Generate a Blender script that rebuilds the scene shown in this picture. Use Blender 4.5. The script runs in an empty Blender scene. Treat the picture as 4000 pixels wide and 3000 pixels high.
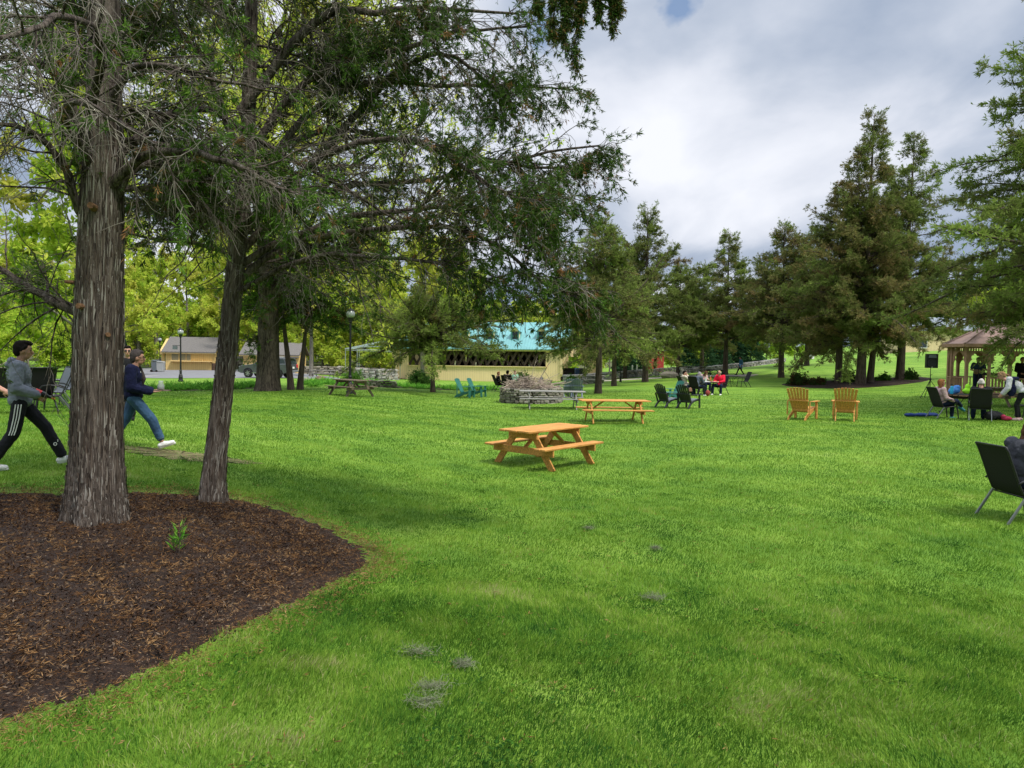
import bpy, math, random
import numpy as np
from mathutils import Matrix, Vector
PI = math.pi
R = math.radians
random.seed(7)
rng = np.random.default_rng(11)
scene = bpy.context.scene
COL = scene.collection

# ---------------------------------------------------------------- camera
FPX = 2700.0; EYE = 2.26; PITCH = math.atan(115 / FPX); ROLL = R(1.0)
cam_d = bpy.data.cameras.new('camera'); cam = bpy.data.objects.new('camera', cam_d); COL.objects.link(cam)
cam_d.sensor_width = 36; cam_d.lens = 36 * FPX / 4000; cam_d.clip_end = 5000; cam_d.clip_start = 0.05
_f = Vector((0, math.cos(PITCH), -math.sin(PITCH))); _r0 = Vector((1, 0, 0)); _u0 = _r0.cross(_f)
_r = _r0 * math.cos(ROLL) + _u0 * math.sin(ROLL); _u = _r.cross(_f)
M = Matrix((( _r.x, _u.x, -_f.x, 0), (_r.y, _u.y, -_f.y, 0), (_r.z, _u.z, -_f.z, EYE), (0, 0, 0, 1)))
cam.matrix_world = M
scene.camera = cam

# ---------------------------------------------------------------- light
EXPO = 0.92
scene.view_settings.view_transform = 'Standard'; scene.view_settings.look = 'None'
scene.view_settings.gamma = 1; scene.view_settings.exposure = EXPO
scene.view_settings.use_curve_mapping = False
SUN_EL, SUN_AZ = R(58), R(130)      # azimuth clockwise from north (+Y)
sd = bpy.data.lights.new('sun', 'SUN'); sd.energy = 2.2; sd.angle = R(10); sd.color = (1, .95, .87)
so = bpy.data.objects.new('sun', sd); COL.objects.link(so)
sdir = Vector((math.sin(SUN_AZ) * math.cos(SUN_EL), math.cos(SUN_AZ) * math.cos(SUN_EL), math.sin(SUN_EL)))
so.rotation_euler = sdir.to_track_quat('Z', 'Y').to_euler(); so.location = sdir * 50
scene.cycles.max_bounces = 6; scene.cycles.diffuse_bounces = 3; scene.cycles.transparent_max_bounces = 12
scene.cycles.use_denoising = True
scene.cycles.sample_clamp_indirect = 4

def NG(nt, typ, **kw):
    n = nt.nodes.new(typ)
    for k, v in kw.items():
        if k.startswith('i_'):
            key = k[2:]
            key = int(key) if key.isdigit() else key.replace('_', ' ')
            n.inputs[key].default_value = v
        else: setattr(n, k, v)
    return n
def ramp(nt, stops, fac=None, interp='LINEAR'):
    n = nt.nodes.new('ShaderNodeValToRGB'); cr = n.color_ramp; cr.interpolation = interp
    while len(cr.elements) < len(stops): cr.elements.new(.5)
    for e, (p, c) in zip(cr.elements, stops):
        e.position = p; e.color = (*c, 1) if not isinstance(c, (int, float)) else (c, c, c, 1)
    if fac is not None: nt.links.new(fac, n.inputs[0])
    return n
def math_n(nt, op, a, b=None, c=None, clamp=False):
    n = nt.nodes.new('ShaderNodeMath'); n.operation = op; n.use_clamp = clamp
    for i, x in enumerate((a, b, c)):
        if x is None: continue
        if isinstance(x, (int, float)): n.inputs[i].default_value = x
        else: nt.links.new(x, n.inputs[i])
    return n.outputs[0]
def mixc(nt, fac, a, b, mode='MIX'):
    n = nt.nodes.new('ShaderNodeMix'); n.data_type = 'RGBA'; n.blend_type = mode
    for s, x in ((0, fac), (6, a), (7, b)):
        if isinstance(x, (int, float)): n.inputs[s].default_value = x
        elif isinstance(x, tuple): n.inputs[s].default_value = (*x, 1) if len(x) == 3 else x
        else: nt.links.new(x, n.inputs[s])
    return n.outputs[2]

W = bpy.data.worlds.new('World'); scene.world = W; W.use_nodes = True
nt = W.node_tree; nt.nodes.clear()
tc = NG(nt, 'ShaderNodeTexCoord'); sep = NG(nt, 'ShaderNodeSeparateXYZ'); nt.links.new(tc.outputs['Generated'], sep.inputs[0])
zc = math_n(nt, 'ADD', math_n(nt, 'MAXIMUM', sep.outputs[2], .0), .17)
px = math_n(nt, 'DIVIDE', sep.outputs[0], zc); py = math_n(nt, 'DIVIDE', sep.outputs[1], zc)
cmb = NG(nt, 'ShaderNodeCombineXYZ'); nt.links.new(px, cmb.inputs[0]); nt.links.new(math_n(nt, 'MULTIPLY', py, .62), cmb.inputs[1]); cmb.inputs[2].default_value = 3.17
def noise(nt, vec, scale, detail=5, rough=.55, dist=0.0, off=None):
    n = NG(nt, 'ShaderNodeTexNoise'); n.inputs['Scale'].default_value = scale; n.inputs['Detail'].default_value = detail
    n.inputs['Roughness'].default_value = rough; n.inputs['Distortion'].default_value = dist
    if vec is not None:
        if off is not None:
            m = NG(nt, 'ShaderNodeMapping'); m.inputs['Location'].default_value = off; nt.links.new(vec, m.inputs[0]); vec = m.outputs[0]
        nt.links.new(vec, n.inputs['Vector'])
    return n.outputs['Fac']
n1 = noise(nt, cmb.outputs[0], .55, 3, .5, .3, (15.2, 6.1, 2)); n2 = noise(nt, cmb.outputs[0], 1.9, 6, .5, .3, (5, 1, 2)); n3 = noise(nt, cmb.outputs[0], .9, 4, .5, .2, (9.2, 4.4, 5))
den = math_n(nt, 'ADD', math_n(nt, 'MULTIPLY', n1, .7), math_n(nt, 'MULTIPLY', n2, .46))
cl = ramp(nt, [(.42, (.60, .615, .66)), (.50, (.485, .51, .57)), (.565, (.345, .385, .46)), (.64, (.22, .27, .36))], den)
sky = NG(nt, 'ShaderNodeTexSky', sky_type='NISHITA', sun_disc=False); sky.sun_elevation = SUN_EL; sky.sun_rotation = SUN_AZ
skc = NG(nt, 'ShaderNodeVectorMath', operation='SCALE'); nt.links.new(sky.outputs[0], skc.inputs[0]); skc.inputs['Scale'].default_value = .10
def gap(cx, cy, rx, ry):     # a small break in the cloud deck
    dx = math_n(nt, 'DIVIDE', math_n(nt, 'SUBTRACT', sepc.outputs[0], cx), rx); dy = math_n(nt, 'DIVIDE', math_n(nt, 'SUBTRACT', sepc.outputs[1], cy), ry)
    return math_n(nt, 'SQRT', math_n(nt, 'ADD', math_n(nt, 'MULTIPLY', dx, dx), math_n(nt, 'MULTIPLY', dy, dy)))
sepc = NG(nt, 'ShaderNodeSeparateXYZ'); nt.links.new(cmb.outputs[0], sepc.inputs[0])
gd = math_n(nt, 'MINIMUM', gap(.055, .95, .05, .085), gap(.33, .895, .05, .05))
gd = math_n(nt, 'ADD', gd, math_n(nt, 'MULTIPLY', math_n(nt, 'SUBTRACT', noise(nt, cmb.outputs[0], 9, 4, .6), .5), 2.6))
hole = ramp(nt, [(.45, .85), (1.0, 0.0)], gd)
cc = mixc(nt, hole.outputs[0], cl.outputs[0], skc.outputs[0])
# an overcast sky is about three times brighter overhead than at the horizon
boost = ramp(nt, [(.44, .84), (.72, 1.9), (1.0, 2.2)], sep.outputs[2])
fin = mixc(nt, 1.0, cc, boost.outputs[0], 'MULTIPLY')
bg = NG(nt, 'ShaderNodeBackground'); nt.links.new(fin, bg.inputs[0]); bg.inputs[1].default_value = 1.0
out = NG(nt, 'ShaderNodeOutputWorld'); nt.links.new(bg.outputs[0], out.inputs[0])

# ---------------------------------------------------------------- terrain
def cam_pt(u, v, s):
    d = FPX / s
    p = Vector((0, 0, EYE)) + (_f + _r * ((u - 2000) / FPX) - _u * ((v - 1500) / FPX)) * d
    return p
CTRL = [(2145,1840,200),(1930,1803,188),(2318,1657,119),(3090,1648,121),(3330,1650,121),(3790,1645,121),(1800,1550,71),(2070,1580,86),
 (2180,1600,95),(2650,1590,90),(2800,1537,68),(3880,2015,280),(2337,1535,67),(2520,1492,46),(2648,1465,40),(2832,1470,42),
 (3050,1480,46),(3270,1495,55),(3510,1495,56),(2890,1452,42),(3100,1405,28),(3400,1385,27),(3560,1380,26),(3900,1362,26),(2500,1478,38),(2400,1483,40),
 (1560,1478,35),(2150,1492,37),(1800,1518,58),(1367,1540,80),(1370,1553,90),(1070,1520,79),(706,1492,52),(640,1442,30),(820,1445,31),(1060,1473,43),
 (160,1605,164),(95,1825,296),(600,1757,236),(375,2040,400),(830,1965,330),(0,3000,980),(2000,3000,970),(3950,3000,900),(2000,2300,480),
 (3900,2400,480),(300,1484,50),(200,1442,30),(800,1530,74),(1130,1522,75),(3850,1560,84),(1250,1470,37),(800,2500,640),(0,2250,520),(1500,2100,350),(2900,2100,330),
 (1250,1450,27),(3960,1850,200),(0,1640,190)]
_cp = np.array([list(cam_pt(*c)) for c in CTRL])
extra = np.array([[-60,130,.9],[0,130,-.2],[40,130,1.2],[90,130,2.9],[-150,220,6],[0,240,1.5],[120,240,4],[250,260,12],[60,260,2.5],[-300,500,14],[0,600,6],[300,600,16],
                  [-40,2,.9],[40,2,.3],[-30,12,.8],[30,12,.3],[45,30,1.2],[75,60,3.2],[-50,40,.7]])
_cp = np.vstack([_cp, extra])
def _feat(x, y):
    y = np.maximum(np.asarray(y, float), 2.0); x = np.asarray(x, float)
    t = np.clip(x / y, -1.6, 1.6)
    return t * 2.2, np.log(y) * 1.0
_fx, _fy = _feat(_cp[:, 0], _cp[:, 1])
def _phi(d): return np.sqrt(d * d + .16)
_K = _phi(np.hypot(_fx[:, None] - _fx[None], _fy[:, None] - _fy[None]))
_n = len(_fx)
_A = np.zeros((_n + 1, _n + 1)); _A[:_n, :_n] = _K - np.eye(_n) * .02; _A[:_n, _n] = 1; _A[_n, :_n] = 1
_w = np.linalg.solve(_A, np.append(_cp[:, 2], 0))
def terr(x, y):
    x = np.asarray(x, float); y = np.asarray(y, float); sh = x.shape
    a, b = _feat(x.ravel(), y.ravel()); o = np.empty(a.size)
    for i in range(0, a.size, 20000):
        k = _phi(np.hypot(a[i:i+20000, None] - _fx[None], b[i:i+20000, None] - _fy[None]))
        o[i:i+20000] = k @ _w[:-1] + _w[-1]
    o = o.reshape(sh)
    return float(o) if sh == () else o
def G(u, v, s):
    p = cam_pt(u, v, s); return (p.x, p.y, terr(p.x, p.y))
def GD(u, d):      # a ground point from a bearing and a distance
    x = (u - 2000) / FPX * d; return (x, d, terr(x, d))

# ---------------------------------------------------------------- materials
def new_mat(name):
    m = bpy.data.materials.new(name); m.use_nodes = True; nt = m.node_tree; nt.nodes.clear()
    o = NG(nt, 'ShaderNodeOutputMaterial'); return m, nt, o
def pm(name, col, rough=.7, var=.25, scale=6.0, bump=.0, bscale=40.0, metal=0.0, stretch=None, col2=None, trans=0.0, spec=.3, tint=False, wear=None):
    """procedural principled material: base colour broken up by two noises"""
    m, nt, o = new_mat(name)
    tc = NG(nt, 'ShaderNodeTexCoord'); vec = tc.outputs['Object']
    if stretch:
        mp = NG(nt, 'ShaderNodeMapping'); mp.inputs['Scale'].default_value = stretch; nt.links.new(vec, mp.inputs[0]); vec = mp.outputs[0]
    a = noise(nt, vec, scale, 5, .6)
    c2 = col2 if col2 else tuple(c * (1 - var) for c in col)
    c1 = tuple(min(1, c * (1 + var * .6)) for c in col)
    rp = ramp(nt, [(.3, c2), (.7, c1)], a); cout = rp.outputs[0]
    if wear:
        b = noise(nt, vec, scale * 3.1, 6, .7, 0, (3, 1, 7)); wr = ramp(nt, [(wear[1], 0.0), (wear[1] + .07, 1.0)], b)
        cout = mixc(nt, wr.outputs[0], cout, wear[0])
    p = NG(nt, 'ShaderNodeBsdfPrincipled'); nt.links.new(cout, p.inputs['Base Color'])
    p.inputs['Roughness'].default_value = rough; p.inputs['Metallic'].default_value = metal
    p.inputs['Specular IOR Level'].default_value = spec
    if trans: p.inputs['Transmission Weight'].default_value = trans
    if bump:
        bn = noise(nt, vec, bscale, 5, .65); bp = NG(nt, 'ShaderNodeBump'); bp.inputs['Strength'].default_value = bump; bp.inputs['Distance'].default_value = .02
        nt.links.new(bn, bp.inputs['Height']); nt.links.new(bp.outputs[0], p.inputs['Normal'])
    nt.links.new(p.outputs[0], o.inputs[0]); return m
def leaf_mat(name, stops, trans=.35, nscale=.35, n2=None, amp=.9):
    """foliage: ramp over the per-point attribute 'tint' shifted a little by a world-space noise"""
    m, nt, o = new_mat(name)
    at = NG(nt, 'ShaderNodeAttribute'); at.attribute_name = 'tint'
    ge = NG(nt, 'ShaderNodeNewGeometry'); oi = NG(nt, 'ShaderNodeObjectInfo')
    n = noise(nt, ge.outputs['Position'], nscale, 3, .6)
    f = math_n(nt, 'ADD', at.outputs['Fac'], math_n(nt, 'MULTIPLY', math_n(nt, 'SUBTRACT', n, .5), amp))
    if n2: f = math_n(nt, 'ADD', f, math_n(nt, 'MULTIPLY', math_n(nt, 'SUBTRACT', noise(nt, ge.outputs['Position'], n2, 3, .6, 0, (3, 8, 1)), .5), amp * .9))
    f = math_n(nt, 'ADD', f, math_n(nt, 'MULTIPLY', math_n(nt, 'SUBTRACT', oi.outputs['Random'], .5), .22))
    rp = ramp(nt, stops, f)
    d = NG(nt, 'ShaderNodeBsdfDiffuse'); t = NG(nt, 'ShaderNodeBsdfTranslucent'); mx = NG(nt, 'ShaderNodeMixShader'); mx.inputs[0].default_value = trans
    nt.links.new(rp.outputs[0], d.inputs[0]); nt.links.new(rp.outputs[0], t.inputs[0])
    nt.links.new(d.outputs[0], mx.inputs[1]); nt.links.new(t.outputs[0], mx.inputs[2]); nt.links.new(mx.outputs[0], o.inputs[0])
    return m

# ---------------------------------------------------------------- objects
def tag(o, label=None, cat=None, group=None, kind=None):
    if label: o['label'] = label
    if cat: o['category'] = cat
    if group: o['group'] = group
    if kind: o['kind'] = kind
    return o
def empty(name, loc, rz=0.0, label=None, cat=None, group=None):
    o = bpy.data.objects.new(name, None); COL.objects.link(o); o.location = loc; o.rotation_euler = (0, 0, rz); o.empty_display_size = .2
    return tag(o, label, cat, group)
def link_mesh(name, me, mat, parent=None, loc=None, rz=None):
    o = bpy.data.objects.new(name, me); COL.objects.link(o)
    for m in (mat if isinstance(mat, (list, tuple)) else [mat]):
        if m is not None: me.materials.append(m)
    if parent is not None: o.parent = parent
    if loc is not None: o.location = loc
    if rz is not None: o.rotation_euler = (0, 0, rz)
    return o
def kids(o): return [c for c in COL.objects if c.parent == o]
def copy_tree(o, loc=None, rz=None, label=None, parent=None, scale=None):
    c = o.copy(); COL.objects.link(c); c.parent = parent
    if loc is not None: c.location = loc
    if rz is not None: c.rotation_euler = (o.rotation_euler[0], o.rotation_euler[1], rz)
    if scale is not None: c.scale = scale if isinstance(scale, tuple) else (scale,) * 3
    if label: c['label'] = label
    for k in list(o.children): copy_tree(k, parent=c)
    return c
def npmesh(name, V, Fs, mat, parent=None, tint=None, smooth=False, loc=None, rz=None):
    """V (n,3); Fs list of (m,k) index arrays"""
    V = np.asarray(V, np.float32); me = bpy.data.meshes.new(name)
    Fs = [np.asarray(f, np.int32) for f in Fs if len(f)]
    me.vertices.add(len(V)); me.vertices.foreach_set('co', V.ravel())
    tot = np.concatenate([np.full(len(f), f.shape[1], np.int32) for f in Fs]); idx = np.concatenate([f.ravel() for f in Fs])
    me.loops.add(len(idx)); me.loops.foreach_set('vertex_index', idx)
    me.polygons.add(len(tot)); st = np.zeros(len(tot), np.int32); st[1:] = np.cumsum(tot)[:-1]
    me.polygons.foreach_set('loop_start', st); me.polygons.foreach_set('loop_total', tot)
    if smooth: me.polygons.foreach_set('use_smooth', np.ones(len(tot), bool))
    if tint is not None:
        a = me.attributes.new('tint', 'FLOAT', 'POINT'); a.data.foreach_set('value', np.asarray(tint, np.float32))
    me.update(calc_edges=True); me.validate()
    return link_mesh(name, me, mat, parent, loc, rz)

class MB:
    def __init__(s): s.v = []; s.f = []
    def add(s, vs, fs):
        b = len(s.v); s.v += [tuple(v) for v in vs]; s.f += [tuple(b + i for i in f) for f in fs]; return s
    def box(s, c, d, rot=None):
        x, y, z = (k / 2 for k in d); vs = [Vector((sx * x, sy * y, sz * z)) for sx in (-1, 1) for sy in (-1, 1) for sz in (-1, 1)]
        if rot is not None:
            if isinstance(rot, (int, float)): rot = Matrix.Rotation(rot, 3, 'Z')
            vs = [rot @ v for v in vs]
        c = Vector(c)
        return s.add([v + c for v in vs], [(0,1,3,2),(4,6,7,5),(0,4,5,1),(2,3,7,6),(0,2,6,4),(1,5,7,3)])
    def beam(s, p0, p1, w, h, side=(0, 1, 0)):
        """board from p0 to p1; w is its size along 'side', h across"""
        p0, p1 = Vector(p0), Vector(p1); ax = (p1 - p0).normalized(); sd = Vector(side); sd = (sd - ax * sd.dot(ax)).normalized(); up = ax.cross(sd)
        vs = [p + sd * (a * w / 2) + up * (b * h / 2) for p in (p0, p1) for a in (-1, 1) for b in (-1, 1)]
        return s.add(vs, [(0,2,3,1),(4,5,7,6),(0,1,5,4),(2,6,7,3),(0,4,6,2),(1,3,7,5)])
    def tube(s, pts, rad, n=8, cap=True):
        pts = [Vector(p) for p in pts]; k = len(pts)
        rad = [rad] * k if isinstance(rad, (int, float)) else rad
        vs = []; ref = None
        for i, p in enumerate(pts):
            t = (pts[min(i + 1, k - 1)] - pts[max(i - 1, 0)]).normalized()
            if ref is None: ref = t.orthogonal().normalized()
            ref = (ref - t * ref.dot(t)).normalized(); b = t.cross(ref)
            for j in range(n):
                a = 2 * PI * j / n; vs.append(p + (ref * math.cos(a) + b * math.sin(a)) * rad[i])
        fs = [(i*n+j, i*n+(j+1)%n, (i+1)*n+(j+1)%n, (i+1)*n+j) for i in range(k-1) for j in range(n)]
        if cap: fs += [tuple(range(n))[::-1], tuple((k-1)*n + j for j in range(n))]
        return s.add(vs, fs)
    def lathe(s, prof, n=16, c=(0, 0, 0)):
        """profile of (r, z)"""
        vs = [(c[0] + r * math.cos(2*PI*j/n), c[1] + r * math.sin(2*PI*j/n), c[2] + z) for r, z in prof for j in range(n)]
        k = len(prof); fs = [(i*n+j, i*n+(j+1)%n, (i+1)*n+(j+1)%n, (i+1)*n+j) for i in range(k-1) for j in range(n)]
        fs += [tuple(range(n))[::-1], tuple((k-1)*n + j for j in range(n))]
        return s.add(vs, fs)
    def prism(s, outline, a, b, axis='y'):
        """outline in the plane across axis, extruded a..b"""
        n = len(outline)
        def P(p, t): return {'y': (p[0], t, p[1]), 'x': (t, p[0], p[1]), 'z': (p[0], p[1], t)}[axis]
        vs = [P(p, a) for p in outline] + [P(p, b) for p in outline]
        return s.add(vs, [tuple(range(n))[::-1], tuple(range(n, 2*n))] + [(i, (i+1)%n, n+(i+1)%n, n+i) for i in range(n)])
    def ell(s, c, r, n=10, m=7, rot=None):
        vs = []; c = Vector(c)
        for i in range(1, m):
            th = PI * i / m
            for j in range(n):
                a = 2*PI*j/n; v = Vector((r[0]*math.sin(th)*math.cos(a), r[1]*math.sin(th)*math.sin(a), r[2]*math.cos(th)))
                vs.append(c + (rot @ v if rot is not None else v))
        top = Vector((0,0,r[2])); 
        if rot is not None: top = rot @ top
        vs += [c + top, c - top]; q = (m-1)*n
        fs = [(i*n+j, (i+1)*n+j, (i+1)*n+(j+1)%n, i*n+(j+1)%n) for i in range(m-2) for j in range(n)]
        fs += [(q, j, (j+1)%n) for j in range(n)] + [(q+1, (m-2)*n+(j+1)%n, (m-2)*n+j) for j in range(n)]
        return s.add(vs, fs)
    def cap(s, p0, p1, r0, r1, n=10):
        """tapered capsule"""
        p0, p1 = Vector(p0), Vector(p1); ax = p1 - p0; L = ax.length; ax = ax / L if L > 1e-6 else Vector((0, 0, 1))
        pts = []; rd = []
        for a in (80, 50, 20): pts.append(p0 - ax * r0 * math.sin(R(a))); rd.append(r0 * math.cos(R(a)))
        for t in (0, .5, 1): pts.append(p0.lerp(p1, t)); rd.append(r0 + (r1 - r0) * t)
        for a in (20, 50, 80): pts.append(p1 + ax * r1 * math.sin(R(a))); rd.append(r1 * math.cos(R(a)))
        return s.tube(pts, rd, n)
    def build(s, name, mat, parent=None, bevel=0, smooth=False, loc=None, rz=None):
        me = bpy.data.meshes.new(name); me.from_pydata(s.v, [], s.f)
        if smooth: me.polygons.foreach_set('use_smooth', [True] * len(me.polygons))
        me.update(); o = link_mesh(name, me, mat, parent, loc, rz)
        if bevel:
            b = o.modifiers.new('bevel', 'BEVEL'); b.width = bevel; b.segments = 1; b.limit_method = 'ANGLE'
        return o

# ---------------------------------------------------------------- branch curves (vectorised)
def norm(a): return a / np.maximum(np.linalg.norm(a, axis=-1, keepdims=True), 1e-9)
def grow(p0, d0, L, S=4, droop=0.0, wig=.15, curl=None, r=None):
    """N curves with S segments; droop bends them down (up when negative)"""
    r = r or rng; N = len(p0); P = np.empty((N, S + 1, 3)); P[:, 0] = p0; d = norm(d0)
    L = np.broadcast_to(L, (N,)); droop = np.broadcast_to(droop, (N,))
    for i in range(S):
        d = d + r.normal(0, wig, (N, 3)); d[:, 2] -= droop / S
        d = norm(d); P[:, i + 1] = P[:, i] + d * (L / S)[:, None]
    return P
def sample(P, idx, t):
    S = P.shape[1] - 1; f = np.clip(t * S, 0, S - 1e-4); i = f.astype(int); fr = (f - i)[:, None]
    a = P[idx, i]; b = P[idx, i + 1]; return a + (b - a) * fr, norm(b - a)
def side_dir(tan, ang, r=None, flat=0.0):
    r = r or rng; N = len(tan); rv = r.normal(0, 1, (N, 3)); rv[:, 2] *= (1 - flat)
    pr = norm(rv - tan * np.sum(rv * tan, 1, keepdims=True)); ang = np.broadcast_to(ang, (N,))[:, None]
    return norm(tan * np.cos(ang) + pr * np.sin(ang))
def tubes(P, rad0, rad1, k=3):
    """all curves as k-sided tubes"""
    N, S1, _ = P.shape; T = np.empty_like(P); T[:, 1:-1] = P[:, 2:] - P[:, :-2]; T[:, 0] = P[:, 1] - P[:, 0]; T[:, -1] = P[:, -1] - P[:, -2]; T = norm(T)
    ref = np.where(np.abs(T[..., 2:3]) > .9, np.array([1., 0, 0]), np.array([0, 0, 1.])); A = norm(np.cross(T, ref)); B = np.cross(T, A)
    rad0 = np.broadcast_to(rad0, (N,)); rad1 = np.broadcast_to(rad1, (N,)); tt = np.linspace(0, 1, S1)
    rr = rad0[:, None] * (1 - tt) + rad1[:, None] * tt
    an = 2 * PI * np.arange(k) / k
    V = P[:, :, None] + rr[:, :, None, None] * (A[:, :, None] * np.cos(an)[None, None, :, None] + B[:, :, None] * np.sin(an)[None, None, :, None])
    base = (np.arange(N) * S1 * k)[:, None, None] + (np.arange(S1 - 1) * k)[None, :, None]; j = np.arange(k)[None, None]; j2 = (np.arange(k) + 1)[None, None] % k
    F = np.stack([base + j, base + j2, base + k + j2, base + k + j], -1).reshape(-1, 4)
    return V.reshape(-1, 3), F
def tufts(p, d, size, K=8, spread=.9, width=.2, tint=None, r=None, flat=0.0):
    """K slim leaf blades (quads) round each point p, fanned about direction d"""
    r = r or rng; N = len(p); size = np.broadcast_to(size, (N,))
    dd = norm(d[:, None] + r.normal(0, spread, (N, K, 3)) * np.array([1, 1, 1 - flat])); L = size[:, None] * r.uniform(.5, 1.1, (N, K))
    st = p[:, None] + dd * (L * r.uniform(0, .35, (N, K)))[..., None]
    w = norm(np.cross(dd, r.normal(0, 1, (N, K, 3)))) * (L * width)[..., None] * .5
    e = st + dd * L[..., None]; mid = st + dd * (L * .45)[..., None]
    V = np.stack([st, mid + w, e, mid - w], 2).reshape(-1, 3)
    F = np.arange(N * K * 4).reshape(-1, 4)
    if tint is None: tint = np.full(N, .5)
    T = np.repeat(tint, K * 4) + np.repeat(r.normal(0, .1, N * K), 4)
    return V, F, T
def join(parts):
    """merge (V,F[,T]) tuples"""
    Vs = []; Fs = {}; Ts = []; b = 0
    for q in parts:
        V, F = q[0], q[1]; Vs.append(V); Fs.setdefault(F.shape[1], []).append(F + b); b += len(V)
        Ts.append(q[2] if len(q) > 2 else np.full(len(V), .5))
    return np.concatenate(Vs), [np.concatenate(f) for f in Fs.values()], np.concatenate(Ts)
# ================================================================ GROUND
m, nt, o = new_mat('lawn'); LAWN = m
ge = NG(nt, 'ShaderNodeNewGeometry'); pos = ge.outputs['Position']
a = noise(nt, pos, .22, 4, .6); b = noise(nt, pos, 1.3, 5, .7, 0, (4, 2, 0)); c = noise(nt, pos, 26, 5, .75)
mp = NG(nt, 'ShaderNodeMapping'); mp.inputs['Rotation'].default_value = (0, 0, R(24)); nt.links.new(pos, mp.inputs[0])
wv = NG(nt, 'ShaderNodeTexWave', wave_type='BANDS', bands_direction='Y'); wv.inputs['Scale'].default_value = .16; wv.inputs['Distortion'].default_value = 1.2; nt.links.new(mp.outputs[0], wv.inputs['Vector'])
f = math_n(nt, 'ADD', math_n(nt, 'MULTIPLY', a, .45), math_n(nt, 'MULTIPLY', b, .35)); f = math_n(nt, 'ADD', f, math_n(nt, 'MULTIPLY', c, .30)); f = math_n(nt, 'ADD', f, math_n(nt, 'MULTIPLY', wv.outputs['Fac'], .07))
rp = ramp(nt, [(.36, (.055, .125, .016)), (.52, (.11, .225, .022)), (.66, (.19, .32, .036)), (.80, (.30, .37, .10))], f)
yl = noise(nt, pos, .5, 4, .65, 0, (31, 7, 0)); yr = ramp(nt, [(.66, 0.0), (.76, .55)], yl)
lc = mixc(nt, yr.outputs[0], rp.outputs[0], (.27, .31, .075))
p = NG(nt, 'ShaderNodeBsdfPrincipled'); p.inputs['Roughness'].default_value = .8; p.inputs['Specular IOR Level'].default_value = .15; nt.links.new(lc, p.inputs['Base Color'])
bp = NG(nt, 'ShaderNodeBump'); bp.inputs['Strength'].default_value = .7; bp.inputs['Distance'].default_value = .06; nt.links.new(c, bp.inputs['Height']); nt.links.new(bp.outputs[0], p.inputs['Normal'])
nt.links.new(p.outputs[0], o.inputs[0])

def polar_ground():
    ths = np.concatenate([np.linspace(-PI, -1.0, 40, endpoint=False), np.linspace(-1.0, 1.0, 200, endpoint=False), np.linspace(1.0, PI, 40, endpoint=False)])
    rs = np.geomspace(.5, 3000, 190); T, RR = np.meshgrid(ths, rs)
    X = RR * np.sin(T); Y = RR * np.cos(T); Z = terr(X, Y)
    far = np.clip((RR - 350) / 900, 0, 1); Z = Z * (1 - far * .4) 
    n = len(ths); V = np.stack([X, Y, Z], -1).reshape(-1, 3); V = np.vstack([V, [[0, 0, terr(0, 0)]]])
    i = np.arange(len(rs) - 1)[:, None] * n; j = np.arange(n)[None]; j2 = (j + 1) % n
    F = np.stack([i + j, i + n + j, i + n + j2, i + j2], -1).reshape(-1, 4)
    C = np.stack([np.full(n, len(V) - 1), np.arange(n), (np.arange(n) + 1) % n], -1)
    F = F[:, ::-1]; C = C[:, ::-1]
    return tag(npmesh('ground', V, [F, C], LAWN, smooth=True), kind='structure')
polar_ground()

def smooth_poly(pts, k=12):
    P = np.array(pts, float); n = len(P); out = []
    for i in range(n):
        a, b, c, d = P[i-1], P[i], P[(i+1)%n], P[(i+2)%n]
        for t in np.linspace(0, 1, k, endpoint=False):
            out.append(.5*((2*b)+(-a+c)*t+(2*a-5*b+4*c-d)*t*t+(-a+3*b-3*c+d)*t**3))
    return np.array(out)
def sheet(name, ctr, pts, mat, lift=.012, dome=0.0, rings=24, jag=.0, edge=None):
    """a sheet draped on the terrain; the outline is star-shaped about ctr"""
    B = smooth_poly(pts); n = len(B); C = np.array(ctr[:2]); 
    if jag: B = B + rng.normal(0, jag, B.shape)
    ts = np.linspace(0, 1, rings + 1)[1:] ** .75
    XY = C[None, None] + (B[None] - C[None, None]) * ts[:, None, None]
    Z = terr(XY[..., 0], XY[..., 1]) + lift + dome * (1 - ts[:, None] ** 4)
    Z += rng.normal(0, dome * .05 if dome else 0, Z.shape)
    if edge is not None: Z[-1] += edge
    V = np.concatenate([XY, Z[..., None]], -1).reshape(-1, 3); V = np.vstack([V, [[C[0], C[1], terr(*C) + lift + dome]]])
    i = np.arange(rings - 1)[:, None] * n; j = np.arange(n)[None]; j2 = (j + 1) % n
    F = np.stack([i + j, i + j2, i + n + j2, i + n + j], -1).reshape(-1, 4); q = np.stack([np.full(n, len(V) - 1), (np.arange(n) + 1) % n, np.arange(n)], -1)
    sa = np.sum(B[:, 0] * np.roll(B[:, 1], -1) - np.roll(B[:, 0], -1) * B[:, 1])
    if sa > 0: F = F[:, ::-1]; q = q[:, ::-1]
    o = tag(npmesh(name, V, [F, q], mat, smooth=True), kind='structure'); return o, B
def inside(poly, x, y):
    r = np.zeros(x.shape, bool); n = len(poly); j = n - 1
    for i in range(n):
        xi, yi = poly[i]; xj, yj = poly[j]; c = ((yi > y) != (yj > y)) & (x < (xj - xi) * (y - yi) / (yj - yi + 1e-12) + xi); r ^= c; j = i
    return r
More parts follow.
